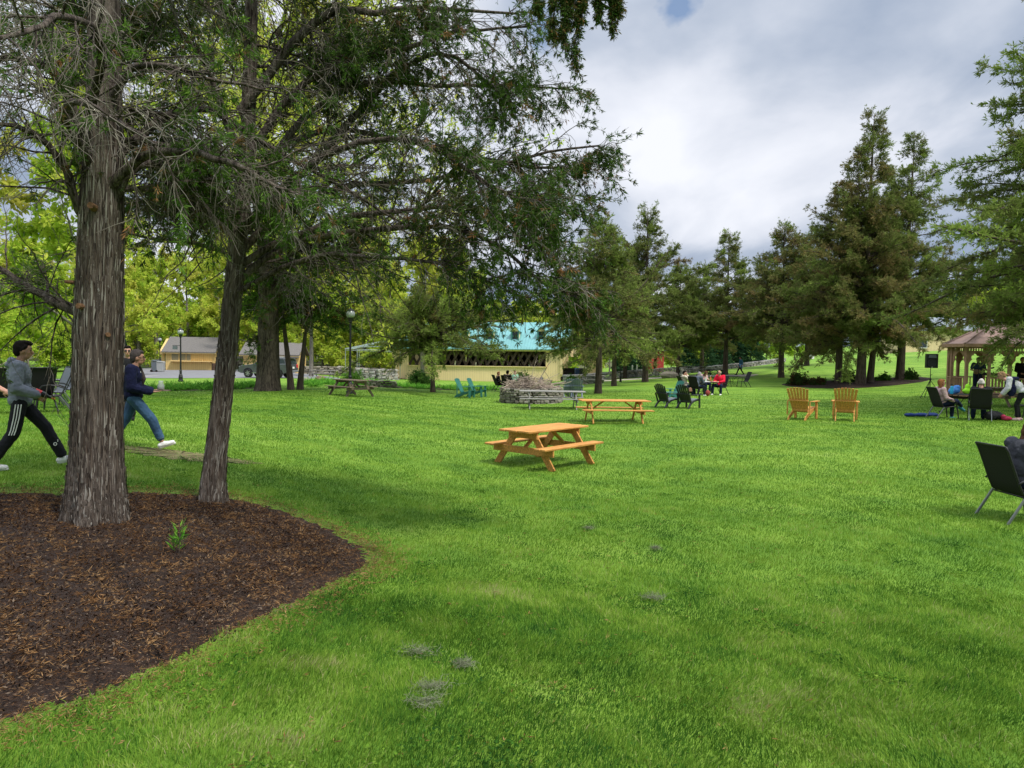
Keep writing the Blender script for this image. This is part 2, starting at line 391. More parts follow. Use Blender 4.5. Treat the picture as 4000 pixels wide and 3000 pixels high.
def edge_dist(poly, x, y):
    d = np.full(x.shape, 1e9)
    for i in range(0, len(poly)):
        a = poly[i - 1]; b = poly[i]; ab = b - a; L = max((ab ** 2).sum(), 1e-9)
        t = np.clip(((x - a[0]) * ab[0] + (y - a[1]) * ab[1]) / L, 0, 1); d = np.minimum(d, np.hypot(x - a[0] - t * ab[0], y - a[1] - t * ab[1]))
    return d

def hit(u, v):
    """the terrain point seen at a place of the photograph (march along the ray)"""
    w = _f + _r * ((u - 2000) / FPX) - _u * ((v - 1500) / FPX); w = np.array(w); ds = np.geomspace(1.2, 400, 900)
    p = np.array([0, 0, EYE]) + w * ds[:, None]; g = terr(p[:, 0], p[:, 1]); k = np.argmax(p[:, 2] < g)
    return p[k - 1 if k else -1]
MULCH = pm('mulch', (.030, .017, .011), .95, .6, 14, 1.0, 60, wear=((.10, .05, .022), .60))
BED = [hit(u, v)[:2] for u, v in ((2, 1912), (300, 1915), (560, 1912), (830, 1925), (1060, 1965), (1300, 2050), (1410, 2105), (1475, 2150), (1490, 2195), (1440, 2235), (1330, 2290), (1180, 2370), (980, 2460), (760, 2580), (500, 2700), (200, 2810), (-300, 2900), (-900, 2600), (-900, 2150), (-500, 1950))]
bed_ob, BEDP = sheet('mulch_bed', hit(450, 2200), BED, MULCH, -.012, .05, 40, .012, edge=-.03)
BARE = pm('bare_earth', (.20, .15, .075), .95, .4, 9, .6, 60, wear=((.12, .2, .03), .5))
bp_c = hit(700, 1775)
BAREP = [(bp_c[0] + 1.15 * math.cos(a) * (1 + .25 * math.sin(3 * a)), bp_c[1] + .45 * math.sin(a)) for a in np.linspace(0, 2*PI, 12, endpoint=False)]
sheet('bare_patch', bp_c, BAREP, BARE, .006, 0, 10, .03)
ASPH = pm('asphalt', (.20, .20, .215), .9, .12, 1.2, .3, 90, wear=((.13, .13, .14), .62))
LOT = [GD(u, d)[:2] for u, d in ((560, 63), (800, 60.5), (1000, 60), (1250, 62), (1330, 66), (1260, 76), (1150, 88), (900, 92), (600, 94), (500, 90), (480, 72))]
lot_ob, LOTP = sheet('parking_lot', GD(820, 76), LOT, ASPH, .02, 0, 30)
PATHM = pm('path_asphalt', (.30, .29, .29), .9, .12, 2, .3, 90)
P1 = [GD(-400, 47)[:2], GD(0, 50)[:2], GD(330, 53.5)[:2], GD(520, 62)[:2], GD(620, 70)[:2], GD(560, 72)[:2], GD(330, 57)[:2], GD(0, 53)[:2], GD(-400, 50)[:2]]
def ribbon(name, line, w, mat, lift=.016):
    L = np.array(line); t = np.linspace(0, len(L) - 1, 90); P = np.stack([np.interp(t, range(len(L)), L[:, k]) for k in (0, 1)], -1)
    T = np.gradient(P, axis=0); T /= np.linalg.norm(T, axis=1, keepdims=True); N = np.stack([-T[:, 1], T[:, 0]], -1)
    rows = np.stack([P + N * (w * s) for s in (-.5, -.17, .17, .5)], 1); Z = terr(rows[..., 0], rows[..., 1]) + lift
    V = np.concatenate([rows, Z[..., None]], -1).reshape(-1, 3); i = np.arange(89)[:, None] * 4; j = np.arange(3)[None]
    F = np.stack([i + j, i + 4 + j, i + 5 + j, i + 1 + j], -1).reshape(-1, 4)[:, ::-1]
    return tag(npmesh(name, V, [F], mat, smooth=True), kind='structure')
ribbon('path', [GD(-500, 51)[:2], GD(0, 54)[:2], GD(330, 57)[:2], GD(560, 70)[:2]], 3.4, PATHM, .03)
GRAV = pm('gravel_path', (.42, .37, .31), .95, .2, 3, .5, 90)
ribbon('gravel_path', [GD(2290, 66)[:2], GD(2450, 66.5)[:2], GD(2650, 65)[:2], GD(2790, 63)[:2], GD(2950, 61)[:2]], 2.6, GRAV, .03)
BED2 = [GD(u, d)[:2] for u, d in ((3040, 50), (3120, 46.5), (3300, 44.5), (3480, 45), (3620, 46.5), (3650, 48.5), (3560, 51), (3300, 52), (3130, 52))]
b2, BED2P = sheet('mulch_island', GD(3350, 48), BED2, MULCH, -.02, .16, 16, .03, edge=-.05)
FFL = pm('forest_floor', (.10, .075, .04), .95, .5, .6, .4, 30, wear=((.07, .15, .02), .5))
sheet('forest_floor', GD(900, 140), [GD(u, d)[:2] for u, d in ((-1500, 118), (-300, 112), (500, 96), (900, 97), (1200, 84), (1500, 74), (1650, 80), (1900, 96), (2300, 112), (2300, 190), (900, 220), (-1500, 220))], FFL, .05, 0, 30)
BEDD = pm('border_soil', (.055, .035, .022), .95, .4, 5, .5, 40)
B3 = [GD(u, d)[:2] for u, d in ((520, 36.5), (700, 36), (960, 37), (1080, 41), (1000, 44), (820, 42.5), (560, 41))]
sheet('border_bed', GD(780, 39.5), B3, BEDD, .015, 0, 8)
B4 = [GD(u, d)[:2] for u, d in ((1480, 46.5), (1620, 45), (1800, 44.5), (1960, 46), (2100, 50), (2080, 53), (1900, 51), (1700, 49.5), (1520, 50))]
sheet('lily_bed', GD(1790, 47.5), B4, BEDD, .015, 0, 8)

# ---------------------------------------------------------------- grass blades
GRASS = leaf_mat('grass_blades', [(.0, (.026, .080, .016)), (.22, (.052, .145, .020)), (.42, (.098, .210, .023)), (.62, (.178, .305, .034)), (.84, (.27, .38, .065)), (1.05, (.40, .37, .18))], .35, .9, 3.4, 1.1)
def grass(n, d0, d1, h, w, seed, quads=1, tmin=-.95, tmax=.95):
    r = np.random.default_rng(seed); lo_, hi_ = d0 * (.78 if d0 > 2 else 1), d1 * 1.28; d = np.sqrt(r.uniform(lo_ ** 2, hi_ ** 2, n)); k_ = r.random(n); d = d[(k_ < np.clip((d - lo_) / (d0 * 1.28 - lo_ + 1e-6), 0, 1) + (d0 < 2)) & (k_ > np.clip((d - d1 * .78) / (d1 * .5), 0, 1))]; n = len(d); t = r.uniform(tmin, tmax, n); x = d * t; y = d
    keep = ~inside(BEDP[::3], x, y); 
    e = edge_dist(BEDP[::3], x, y); keep |= (e < .10) & (r.random(n) < .25)
    keep &= ~(((x - bp_c[0]) / 1.1) ** 2 + ((y - bp_c[1]) / .42) ** 2 < r.uniform(.3, 1.3, n))
    x, y = x[keep], y[keep]; n = len(x); z = terr(x, y)
    # clumps: height, lean and hue vary together in space
    def sn(fx, fy, ph):
        x_ = x + .35 * np.sin(y * 1.3 + ph); y_ = y + .4 * np.sin(x * 1.1 + 2 * ph); return _sn(x_, y_, fx, fy, ph)
    def _sn(x, y, fx, fy, ph): return np.sin(x * fx + ph) * np.sin(y * fy + ph * 1.7) + .6 * np.sin(x * fx * 2.3 + y * fy * 1.9 + ph)
    c1 = sn(1.7, 2.3, 1.0) * .5; c2 = sn(4.1, 5.3, 2.2) * .5; c3 = sn(9, 11, 4.0) * .5
    H = h * (1 + .25 * c1 + .25 * c2 + .2 * c3) * r.uniform(.55, 1.35, n)
    la = sn(.9, 1.3, .3) * 1.5 + sn(3, 2, 5) + r.normal(0, 1.0, n); ll = r.uniform(.1, 1.2, n) ** 1.2
    dx = np.cos(la) * ll * H; dy = np.sin(la) * ll * H
    wa = r.uniform(0, PI, n); W_ = w * r.uniform(.6, 1.3, n); wx = np.cos(wa) * W_ / 2; wy = np.sin(wa) * W_ / 2
    p = np.stack([x, y, z - .005], -1); wv = np.stack([wx, wy, wx * 0], -1)
    tint = .44 + .10 * c1 + .10 * c2 + .06 * c3 + r.normal(0, .15 if d0 < 5 else .08 if d0 < 12 else .045, n) + (r.random(n) < (.03 if d0 < 12 else .0)) * .35
    if quads == 2:
        mid = p + np.stack([dx * .35, dy * .35, H * .62], -1); tip = p + np.stack([dx, dy, H], -1)
        V = np.stack([p - wv, p + wv, mid + wv * .8, mid - wv * .8, tip], 1).reshape(-1, 3); b = np.arange(n)[:, None] * 5
        return V, [b + np.array([[0, 1, 2, 3]]), b + np.array([[3, 2, 4]])], np.repeat(tint, 5)
    tip = p + np.stack([dx * .8, dy * .8, H], -1); V = np.stack([p - wv, p + wv, tip], 1).reshape(-1, 3); b = np.arange(n)[:, None] * 3
    return V, [b + np.array([[0, 1, 2]])], np.repeat(tint, 3)
def build_grass():
    Vs = []; F3 = []; F4 = []; T = []; b = 0
    for a in ((560000, 1.4, 5.2, .036, .0038, 1, 2), (640000, 5.2, 12, .040, .0068, 2, 1), (600000, 12, 24, .043, .0115, 3, 1), (300000, 24, 36, .043, .022, 4, 1)):
        V, F, t = grass(*a); Vs.append(V); T.append(t)
        for f in F: (F3 if f.shape[1] == 3 else F4).append(f + b)
        b += len(V)
    return tag(npmesh('grass', np.concatenate(Vs), [np.concatenate(F4), np.concatenate(F3)], GRASS, tint=np.concatenate(T)), kind='stuff', cat='grass', label='short bright green mown grass of the lawn')
build_grass()

# ---------------------------------------------------------------- litter on the mulch bed
def in_bed(n, seed, d1=9.5):
    r = np.random.default_rng(seed); x = r.uniform(-9, 0, n * 4); y = r.uniform(1.5, d1, n * 4); k = inside(BEDP[::3], x, y); x, y = x[k][:n], y[k][:n]; return r, x, y
def flakes(name, n, seed, size, w, mat, label, lift, K=1, up=.35, spread=1.0, edge=False):
    r, x, y = in_bed(n, seed); n = len(x)
    p = np.stack([x, y, terr(x, y) + .035 + lift], -1)
    e = edge_dist(BEDP[::3], x, y); p[:, 2] -= np.clip(1 - e / .5, 0, 1) * .03
    clump = np.sin(x * 9 + 1) * np.sin(y * 8 + 2) + np.sin(x * 23) * np.sin(y * 19); keep = clump + r.normal(0, .8, n) > (-.2 if K > 1 else -9); p = p[keep]; n = len(p)
    d = r.normal(0, 1, (n, 3)); d[:, 2] = np.abs(d[:, 2]) * up
    V, F, T = tufts(p, norm(d), size * r.uniform(.5, 1.4, n), K, spread, w, r.uniform(0, 1, n), r, .7)
    lim = terr(V[:, 0], V[:, 1]) + .030; V[:, 2] = np.maximum(V[:, 2], lim)
    return tag(npmesh(name, V, [F], mat, tint=T), kind='stuff', cat='litter', label=label)
CHIP = leaf_mat('bark_chips', [(0, (.012, .007, .005)), (.5, (.035, .02, .013)), (.85, (.075, .045, .028)), (1, (.16, .12, .085))], 0, 2)
LITT = leaf_mat('cedar_litter', [(0, (.075, .038, .017)), (.5, (.19, .098, .040)), (1, (.36, .22, .10))], .1, 2)
flakes('bark_mulch', 100000, 21, .026, .35, CHIP, 'dark brown shredded bark mulch', .0)
flakes('cedar_litter', 19000, 22, .037, .10, LITT, 'dry orange brown cedar sprigs scattered over the mulch', .008, 6, .3, 1.2)

def fallen():
    r = np.random.default_rng(31); n = 5200; u = r.random(n); k = r.integers(0, len(BEDP), n); e = BEDP[k] + r.normal(0, .16, (n, 2)); far = r.random(n) < .22; d = r.uniform(1.8, 13, n); e[far] = np.stack([d * r.uniform(-.7, .55, n), d], -1)[far]
    ok = (e[:, 1] > 1.4) & ~(inside(BEDP[::3], e[:, 0], e[:, 1]) & (edge_dist(BEDP[::3], e[:, 0], e[:, 1]) > .12)); e = e[ok]; n = len(e); p = np.stack([e[:, 0], e[:, 1], terr(e[:, 0], e[:, 1]) + r.uniform(.012, .034, n)], -1)
    dd = r.normal(0, 1, (n, 3)); dd[:, 2] *= .3; V, F, T = tufts(p, norm(dd), r.uniform(.02, .045, n), 4, 1.2, .13, r.uniform(.2, 1, n), r, .7)
    tag(npmesh('fallen_sprigs', V, [F], LITT, tint=T), kind='stuff', cat='litter', label='dry brown cedar bits fallen in the grass round the mulch bed').name = 'fallen_litter'
fallen()

def clover():
    r = np.random.default_rng(51); c = 95; d = r.uniform(1.9, 11, c); cx = d * r.uniform(-.6, .8, c); k = r.integers(0, c, 9500); sd_ = r.uniform(.05, .22, c)
    x = cx[k] + r.normal(0, 1, len(k)) * sd_[k]; y = d[k] + r.normal(0, 1, len(k)) * sd_[k] * .8; ok = (y > 1.3) & ~inside(BEDP[::3], x, y); x, y = x[ok], y[ok]; n = len(x)
    p = np.stack([x, y, terr(x, y) + r.uniform(.022, .040, n)], -1); dd = r.normal(0, 1, (n, 3)); dd[:, 2] = .15
    V, F, T = tufts(p, norm(dd), r.uniform(.010, .020, n), 3, 1.0, .75, r.normal(.42, .12, n), r, .8); tag(npmesh('clover', V, [F], GRASS, tint=T), kind='stuff', cat='clover', label='low clover and small weeds growing through the lawn')
clover()
# ================================================================ TREES
def bark(name, c1, c2, fleck, sc=(1, 1, .12), scale=28, bump=1.0, fl=.62, dist=.03):
    m, nt, o = new_mat(name); tc = NG(nt, 'ShaderNodeTexCoord'); mp = NG(nt, 'ShaderNodeMapping'); mp.inputs['Scale'].default_value = sc; nt.links.new(tc.outputs['Object'], mp.inputs[0]); v = mp.outputs[0]
    a = noise(nt, v, scale, 6, .7, .6); b = noise(nt, v, scale * .22, 4, .6, 0, (3, 3, 3)); c = noise(nt, tc.outputs['Object'], 34, 4, .7, 0, (8, 1, 4))
    rp = ramp(nt, [(.40, c1), (.60, c2)], math_n(nt, 'ADD', math_n(nt, 'MULTIPLY', a, .7), math_n(nt, 'MULTIPLY', b, .3)))
    fr = ramp(nt, [(fl, 0.0), (fl + .05, .85)], math_n(nt, 'ADD', math_n(nt, 'MULTIPLY', a, .35), math_n(nt, 'MULTIPLY', c, .65)))
    col = mixc(nt, fr.outputs[0], rp.outputs[0], fleck)
    p = NG(nt, 'ShaderNodeBsdfPrincipled'); p.inputs['Roughness'].default_value = .92; p.inputs['Specular IOR Level'].default_value = .1; nt.links.new(col, p.inputs['Base Color'])
    bp = NG(nt, 'ShaderNodeBump'); bp.inputs['Strength'].default_value = bump; bp.inputs['Distance'].default_value = dist; nt.links.new(a, bp.inputs['Height']); nt.links.new(bp.outputs[0], p.inputs['Normal'])
    nt.links.new(p.outputs[0], o.inputs[0]); return m
BARK_C = bark('cedar_bark', (.022, .016, .013), (.185, .150, .125), (.34, .33, .30), (1, 1, .09), 34, 1.0, .585, .05)
BARK_M = bark('cedar_bark_far', (.045, .033, .025), (.13, .10, .08), (.2, .19, .17), (1, 1, .14), 14, .8, .66)
BARK_O = bark('oak_bark', (.018, .014, .011), (.135, .108, .082), (.26, .26, .22), (1, 1, .22), 15, 1.0, .66, .08)
BARK_G = bark('grey_bark', (.10, .09, .075), (.26, .235, .20), (.33, .33, .29), (1, 1, .3), 5, .6, .66)
TWIG = pm('dead_twig', (.20, .18, .145), .95, .45, 2.0, col2=(.07, .06, .043))
TWIGB = pm('brown_twig', (.075, .055, .042), .95, .4, 3.0)
CEDAR = leaf_mat('cedar_foliage', [(.0, (.26, .14, .06)), (.20, (.08, .08, .025)), (.40, (.05, .085, .024)), (.65, (.075, .145, .026)), (1.0, (.14, .25, .035))], .25, .9)
CEDAR_M = leaf_mat('cedar_foliage_far', [(.0, (.27, .19, .08)), (.28, (.21, .19, .068)), (.52, (.15, .18, .055)), (.78, (.19, .25, .058)), (1.0, (.27, .36, .075))], .3, .35, amp=.6)
SPRING = leaf_mat('spring_leaves', [(.0, (.50, .46, .10)), (.35, (.55, .60, .09)), (.65, (.46, .60, .07)), (1.0, (.26, .44, .05))], .5, .08)
LEAFG = leaf_mat('shrub_leaves', [(.0, (.03, .07, .015)), (.5, (.055, .14, .022)), (1.0, (.12, .26, .035))], .3, .8)
LILY = leaf_mat('lily_leaves', [(.0, (.05, .14, .02)), (.5, (.09, .27, .03)), (1.0, (.22, .42, .05))], .35, .8)
PINEM = leaf_mat('pine_needles', [(.0, (.02, .045, .022)), (.5, (.035, .085, .035)), (1.0, (.07, .14, .06))], .15, .5)

def trunk_mesh(name, path, radii, mat, parent, lobes=0, lob=.0, n=28, S=60, flare=.0, seed=1, bumps=0.0, strips=0):
    """a tapered trunk along a path, with fluted sides"""
    r = np.random.default_rng(seed); P = np.array(path, float); k = len(P); t = np.linspace(0, k - 1, S)
    C = np.stack([np.interp(t, range(k), P[:, i]) for i in range(3)], -1)
    for _ in range(6): C[1:-1] = (C[:-2] + C[2:] + 2 * C[1:-1]) / 4
    rad = np.interp(t, range(k), radii); a = 2 * PI * np.arange(n) / n; h = C[:, 2] - C[0, 2]
    ph = r.uniform(0, 6, 6); prof = np.zeros((S, n))
    for q in range(lobes):
        fr = q + 3; tw = ph[q] + h[:, None] * r.uniform(-.5, .5); prof += np.cos(fr * a[None] + tw) * lob * r.uniform(.4, 1) / (1 + .3 * q)
    prof += np.abs(np.sin(2.5 * a[None] + ph[5] + h[:, None] * .25)) * lob * .8
    low = np.exp(-h / .35)[:, None]; prof = prof * (1 + low * 1.5) + low * flare * (1 + .5 * np.cos(5 * a[None] + ph[4]))
    prof += r.normal(0, bumps, (S, n))
    Rr = rad[:, None] * (1 + prof)
    V = np.stack([C[:, 0, None] + Rr * np.cos(a), C[:, 1, None] + Rr * np.sin(a), np.repeat(C[:, 2, None], n, 1)], -1).reshape(-1, 3)
    i = np.arange(S - 1)[:, None] * n; j = np.arange(n)[None]; j2 = (j + 1) % n
    F = np.stack([i + j, i + j2, i + n + j2, i + n + j], -1).reshape(-1, 4)
    ob = npmesh(name, V, [F], mat, parent, smooth=True)
    if strips:     # loose strips of peeling bark, a little proud of the trunk
        G_ = V.reshape(S, n, 3); m = strips; a_ = r.integers(0, n, m); i0 = r.integers(0, int(S * .62), m); ln = r.integers(1, 5, m); V2 = []; T2 = []
        for q in range(m):
            i1 = min(i0[q] + ln[q], S - 2); f_ = r.random(); A = G_[i0[q], a_[q]] * (1 - f_) + G_[i0[q], (a_[q] + 1) % n] * f_; B = G_[i1, a_[q]] * (1 - f_) + G_[i1, (a_[q] + 1) % n] * f_; o_ = A - C[i0[q]]; o_[2] = 0; o_ /= np.linalg.norm(o_); t_ = np.array([-o_[1], o_[0], 0]); w_ = r.uniform(.0025, .0085); k_ = r.normal(0, .006)
            M_ = (A + B) / 2 + o_ * .006 + t_ * k_; V2 += [A + t_ * w_ * .4, A - t_ * w_ * .4, M_ - t_ * w_, M_ + t_ * w_, B - t_ * w_ * .3 + o_ * r.uniform(.0, .016), B + t_ * w_ * .3 + o_ * r.uniform(0, .016)]
        V2 = np.array(V2); b_ = np.arange(m)[:, None] * 6; npmesh('peeling_bark', V2, [np.concatenate([b_ + np.array([[0, 1, 2, 3]]), b_ + np.array([[3, 2, 4, 5]])])], STRIP, ob, tint=np.repeat(r.random(m), 6))
    return ob
STRIP = leaf_mat('bark_strips', [(0, (.040, .028, .021)), (.4, (.10, .078, .062)), (.8, (.165, .138, .115)), (1.1, (.25, .23, .20))], 0, 3)

# ---- the two cedars in the mulch bed -------------------------------------------------
def near_cedar(base, path, radii, limbs, label, seed, lobes, lob, n_extra, z0, z1, reach, dens=1.0, flare=.25, stubs=(), ncl=100):
    r = np.random.default_rng(seed); t = empty('cedar_tree', base, 0, label, 'tree', 'red cedars standing in the near mulch bed')
    b = np.array(base); tr = trunk_mesh('trunk', path, radii, BARK_C, t, lobes, lob, 44, 110, flare, seed, .008, 2600 if radii[0] > .2 else 1500)
    P = np.array(path, float)
    def at_h(z): return np.stack([np.interp(z, P[:, 2], P[:, 0]), np.interp(z, P[:, 2], P[:, 1]), z], -1)
    # limbs: given by their way-points relative to the base
    L1 = []; R0 = []
    for pts, r0 in limbs:
        q = np.array(pts, float); tt = np.linspace(0, len(q) - 1, 13); c = np.stack([np.interp(tt, range(len(q)), q[:, i]) for i in range(3)], -1)
        for _ in range(2): c[1:-1] = (c[:-2] + c[2:] + 2 * c[1:-1]) / 4
        c[1:] += np.cumsum(r.normal(0, .022, (12, 3)), 0); L1.append(c); R0.append(r0)
    n = n_extra; z = r.uniform(z0, z1, n); az = r.uniform(-.45, PI + .45, n); Ln = reach * (1 - .35 * (z - z0) / (z1 - z0)) * r.uniform(.5, 1.05, n)
    d = np.stack([np.cos(az), np.sin(az), r.uniform(-.05, .55, n)], -1)
    E = grow(at_h(z), d, Ln, 12, r.uniform(-.2, .75, n), .09, r=r)
    L = np.concatenate([np.array(L1), E]) if L1 else E; R1 = np.concatenate([R0, .010 + .0085 * Ln * r.uniform(.6, 1.3, n)]) if L1 else .01 + .0085 * Ln
    lv, lf = tubes(L, R1, R1 * .22, 8)
    limb = npmesh('limbs', lv, [lf], BARK_C, t, smooth=True); limb.name = 'branch_frame'
    Lw = R1 / R1.sum() * (1 + 0 * R1)
    # boughs off the limbs
    N2 = int(720 * dens); i2 = r.choice(len(L), N2, p=np.sqrt(R1) / np.sqrt(R1).sum()); t2 = r.uniform(.12, 1, N2); p, tan = sample(L, i2, t2)
    d2 = side_dir(tan, r.uniform(.35, 1.1, N2), r, .45); d2[:, 2] += r.uniform(-.35, .35, N2); L2 = r.uniform(.35, 1.25, N2) * (1.15 - .5 * t2)
    B2 = grow(p, d2, L2, 6, r.uniform(-.1, .9, N2), .16, r=r); r2 = .0035 + .006 * L2
    # fine twigs off the boughs
    N3 = int(8200 * dens); i3 = r.integers(0, N2, N3); t3 = r.uniform(.08, 1, N3); p, tan = sample(B2, i3, t3); d3 = side_dir(tan, r.uniform(.3, 1.15, N3), r, .2); d3[:, 2] -= r.uniform(0, .7, N3) * .6
    L3 = r.uniform(.12, .50, N3) * (1.2 - .5 * t3); B3 = grow(p, d3, L3, 4, r.uniform(.0, 1.1, N3), .24, r=r)
    V2, F2 = tubes(B2, r2, r2 * .35, 4); V3, F3 = tubes(B3, .0034, .0015, 3)
    V, Fs, _ = join([(V3, F3)]); npmesh('twigs', V, Fs, TWIG, t); npmesh('boughs', V2, [F2], BARK_C, t, smooth=True)
    # green: outer twigs and some clumps inside; brown dead sprigs here and there
    wp = p + b; green = (np.sin(wp[:, 0] * 2.1 + 1) + np.sin(wp[:, 1] * 2.3 + 2) + np.sin(wp[:, 2] * 2.7)) / 3 + r.normal(0, .22, N3)
    outer = t2[i3] * .75 + (np.linalg.norm(p[:, :2] - at_h(p[:, 2])[:, :2], axis=1) / reach) * .75
    right = np.clip((wp[:, 0] + 2.6) / 3.4, 0, 1); nc = int(ncl); ci = r.choice(N3, nc * 6); cs = ci[r.random(nc * 6) < .12 + .88 * right[ci] * (.3 + .7 * np.clip(outer[ci], 0, 1))][:nc]
    cs = np.concatenate([cs, r.choice(N3, int(nc * .30))]); dm = np.full(N3, 9.0)
    for q in cs: dm = np.minimum(dm, np.linalg.norm((p - p[q]) * np.array([1, 1, 1.5]), axis=1) / r.uniform(.10, .34))
    g = (dm < r.uniform(.6, 1.15, N3)) | (r.random(N3) < .04 + .10 * right); gi = np.where(g)[0]; gi = np.repeat(gi, 6); n = len(gi); print('green twigs', g.sum(), N3)
    pt, tn = sample(B3, gi, r.uniform(.15, 1, n)); tint = .60 + .12 * green[gi] + r.normal(0, .12, n); dead = r.random(N3)[gi] < .045; tint[dead] = r.uniform(-.1, .12, dead.sum())
    V, F, T = tufts(pt, tn, r.uniform(.035, .07, n), 9, .6, .2, tint, r)
    npmesh('crown', V, [F], CEDAR, t, tint=T)
    for c, nn, rr in stubs:
        m_ = MB(); c = Vector(c); nn = Vector(nn).normalized(); c = c * 1; m_.tube([c - nn * .08, c + nn * .012], [rr * 1.25, rr], 12); m_.build('sawn_stub', CUT, t)
    return t
CUT = pm('cut_wood', (.16, .085, .042), .9, .5, 30, .6)
B1 = G(375, 2040, 400); B1 = (B1[0], B1[1], B1[2] - .03)
s1 = FPX / B1[1]
def rel(base, u, v, d):
    s = FPX / d; p = cam_pt(u, v, s); return (p.x - base[0], p.y - base[1], p.z - base[2])
path1 = [(0, 0, 0), (0, 0, .35), (.01, .0, 1.0), (.03, 0, 2.0), (.05, .02, 2.8), (.07, .05, 3.8), (.06, .1, 5.0), (.0, .1, 6.5), (.05, .1, 9)]
d1 = B1[1]
limbs1 = [
 ([(.0, 0, 2.05), rel(B1, 200, 1180, d1 + .1), rel(B1, 60, 1050, d1 + .3), rel(B1, -200, 860, d1 + .2)], .065),
 ([(.1, 0, 3.2), rel(B1, 640, 560, d1 - .2), rel(B1, 900, 590, d1 - .5), rel(B1, 1050, 690, d1 - .6), rel(B1, 1250, 760, d1 - .5)], .05),
 ([(.1, .05, 3.0), rel(B1, 560, 610, d1), rel(B1, 700, 620, d1 + .3), rel(B1, 800, 710, d1 + .5), rel(B1, 860, 800, d1 + .7)], .04),
 ([(.1, .05, 3.5), rel(B1, 560, 460, d1 + .3), rel(B1, 760, 380, d1 + .6), rel(B1, 980, 540, d1 + .9), rel(B1, 1300, 720, d1 + 1.2), rel(B1, 1560, 900, d1 + 1.5)], .05),
 ([(.1, .05, 4.0), rel(B1, 560, 260, d1 - .2), rel(B1, 800, 330, d1 - .3), rel(B1, 1150, 400, d1 - .2)], .04),
 ([(.0, 0, 3.4), rel(B1, 230, 480, d1 - .8), rel(B1, 330, 430, d1 - 1.6), rel(B1, 480, 520, d1 - 2.2), rel(B1, 560, 620, d1 - 2.5)], .04),
 ([(-.05, 0, 3.7), rel(B1, 180, 240, d1 - .6), rel(B1, -50, 200, d1 - 1.0), rel(B1, -200, 330, d1 - 1.2)], .05),
 ([(-.05, 0, 2.9), rel(B1, 220, 620, d1 - .4), rel(B1, 50, 500, d1 - .6), rel(B1, -200, 520, d1 - .8)], .045),
 ([(0, -.05, 3.9), rel(B1, 420, 120, d1 - .8), rel(B1, 300, 60, d1 - 1.6), rel(B1, 120, 140, d1 - 2.2), rel(B1, -50, 260, d1 - 2.6)], .04),
]
near_cedar(B1, path1, [.222, .214, .202, .193, .18, .15, .13, .11, .05], limbs1, 'thick fluted cedar trunk in the mulch bed between the two walking people', 5, 4, .055, 20, 2.9, 7.5, 2.6, .9, .28, ncl=95,
   stubs=[((.0, -.235, 2.12), (-.05, -1, .1), .026), ((.20, -.12, 1.86), (.8, -.6, 0), .022), ((-.17, -.15, 2.35), (-.6, -.8, 0), .016), ((.11, -.22, 3.05), (.2, -1, .1), .03)])
B2 = G(830, 1965, 330); B2 = (B2[0], B2[1], B2[2] - .03); d2 = B2[1]
path2 = [(0, 0, 0), (.0, 0, .3), (.08, 0, 1.0), (.16, 0, 1.7), (.22, .02, 2.4), (.30, .05, 3.3), (.38, .1, 4.5), (.42, .1, 6), (.4, .1, 8)]
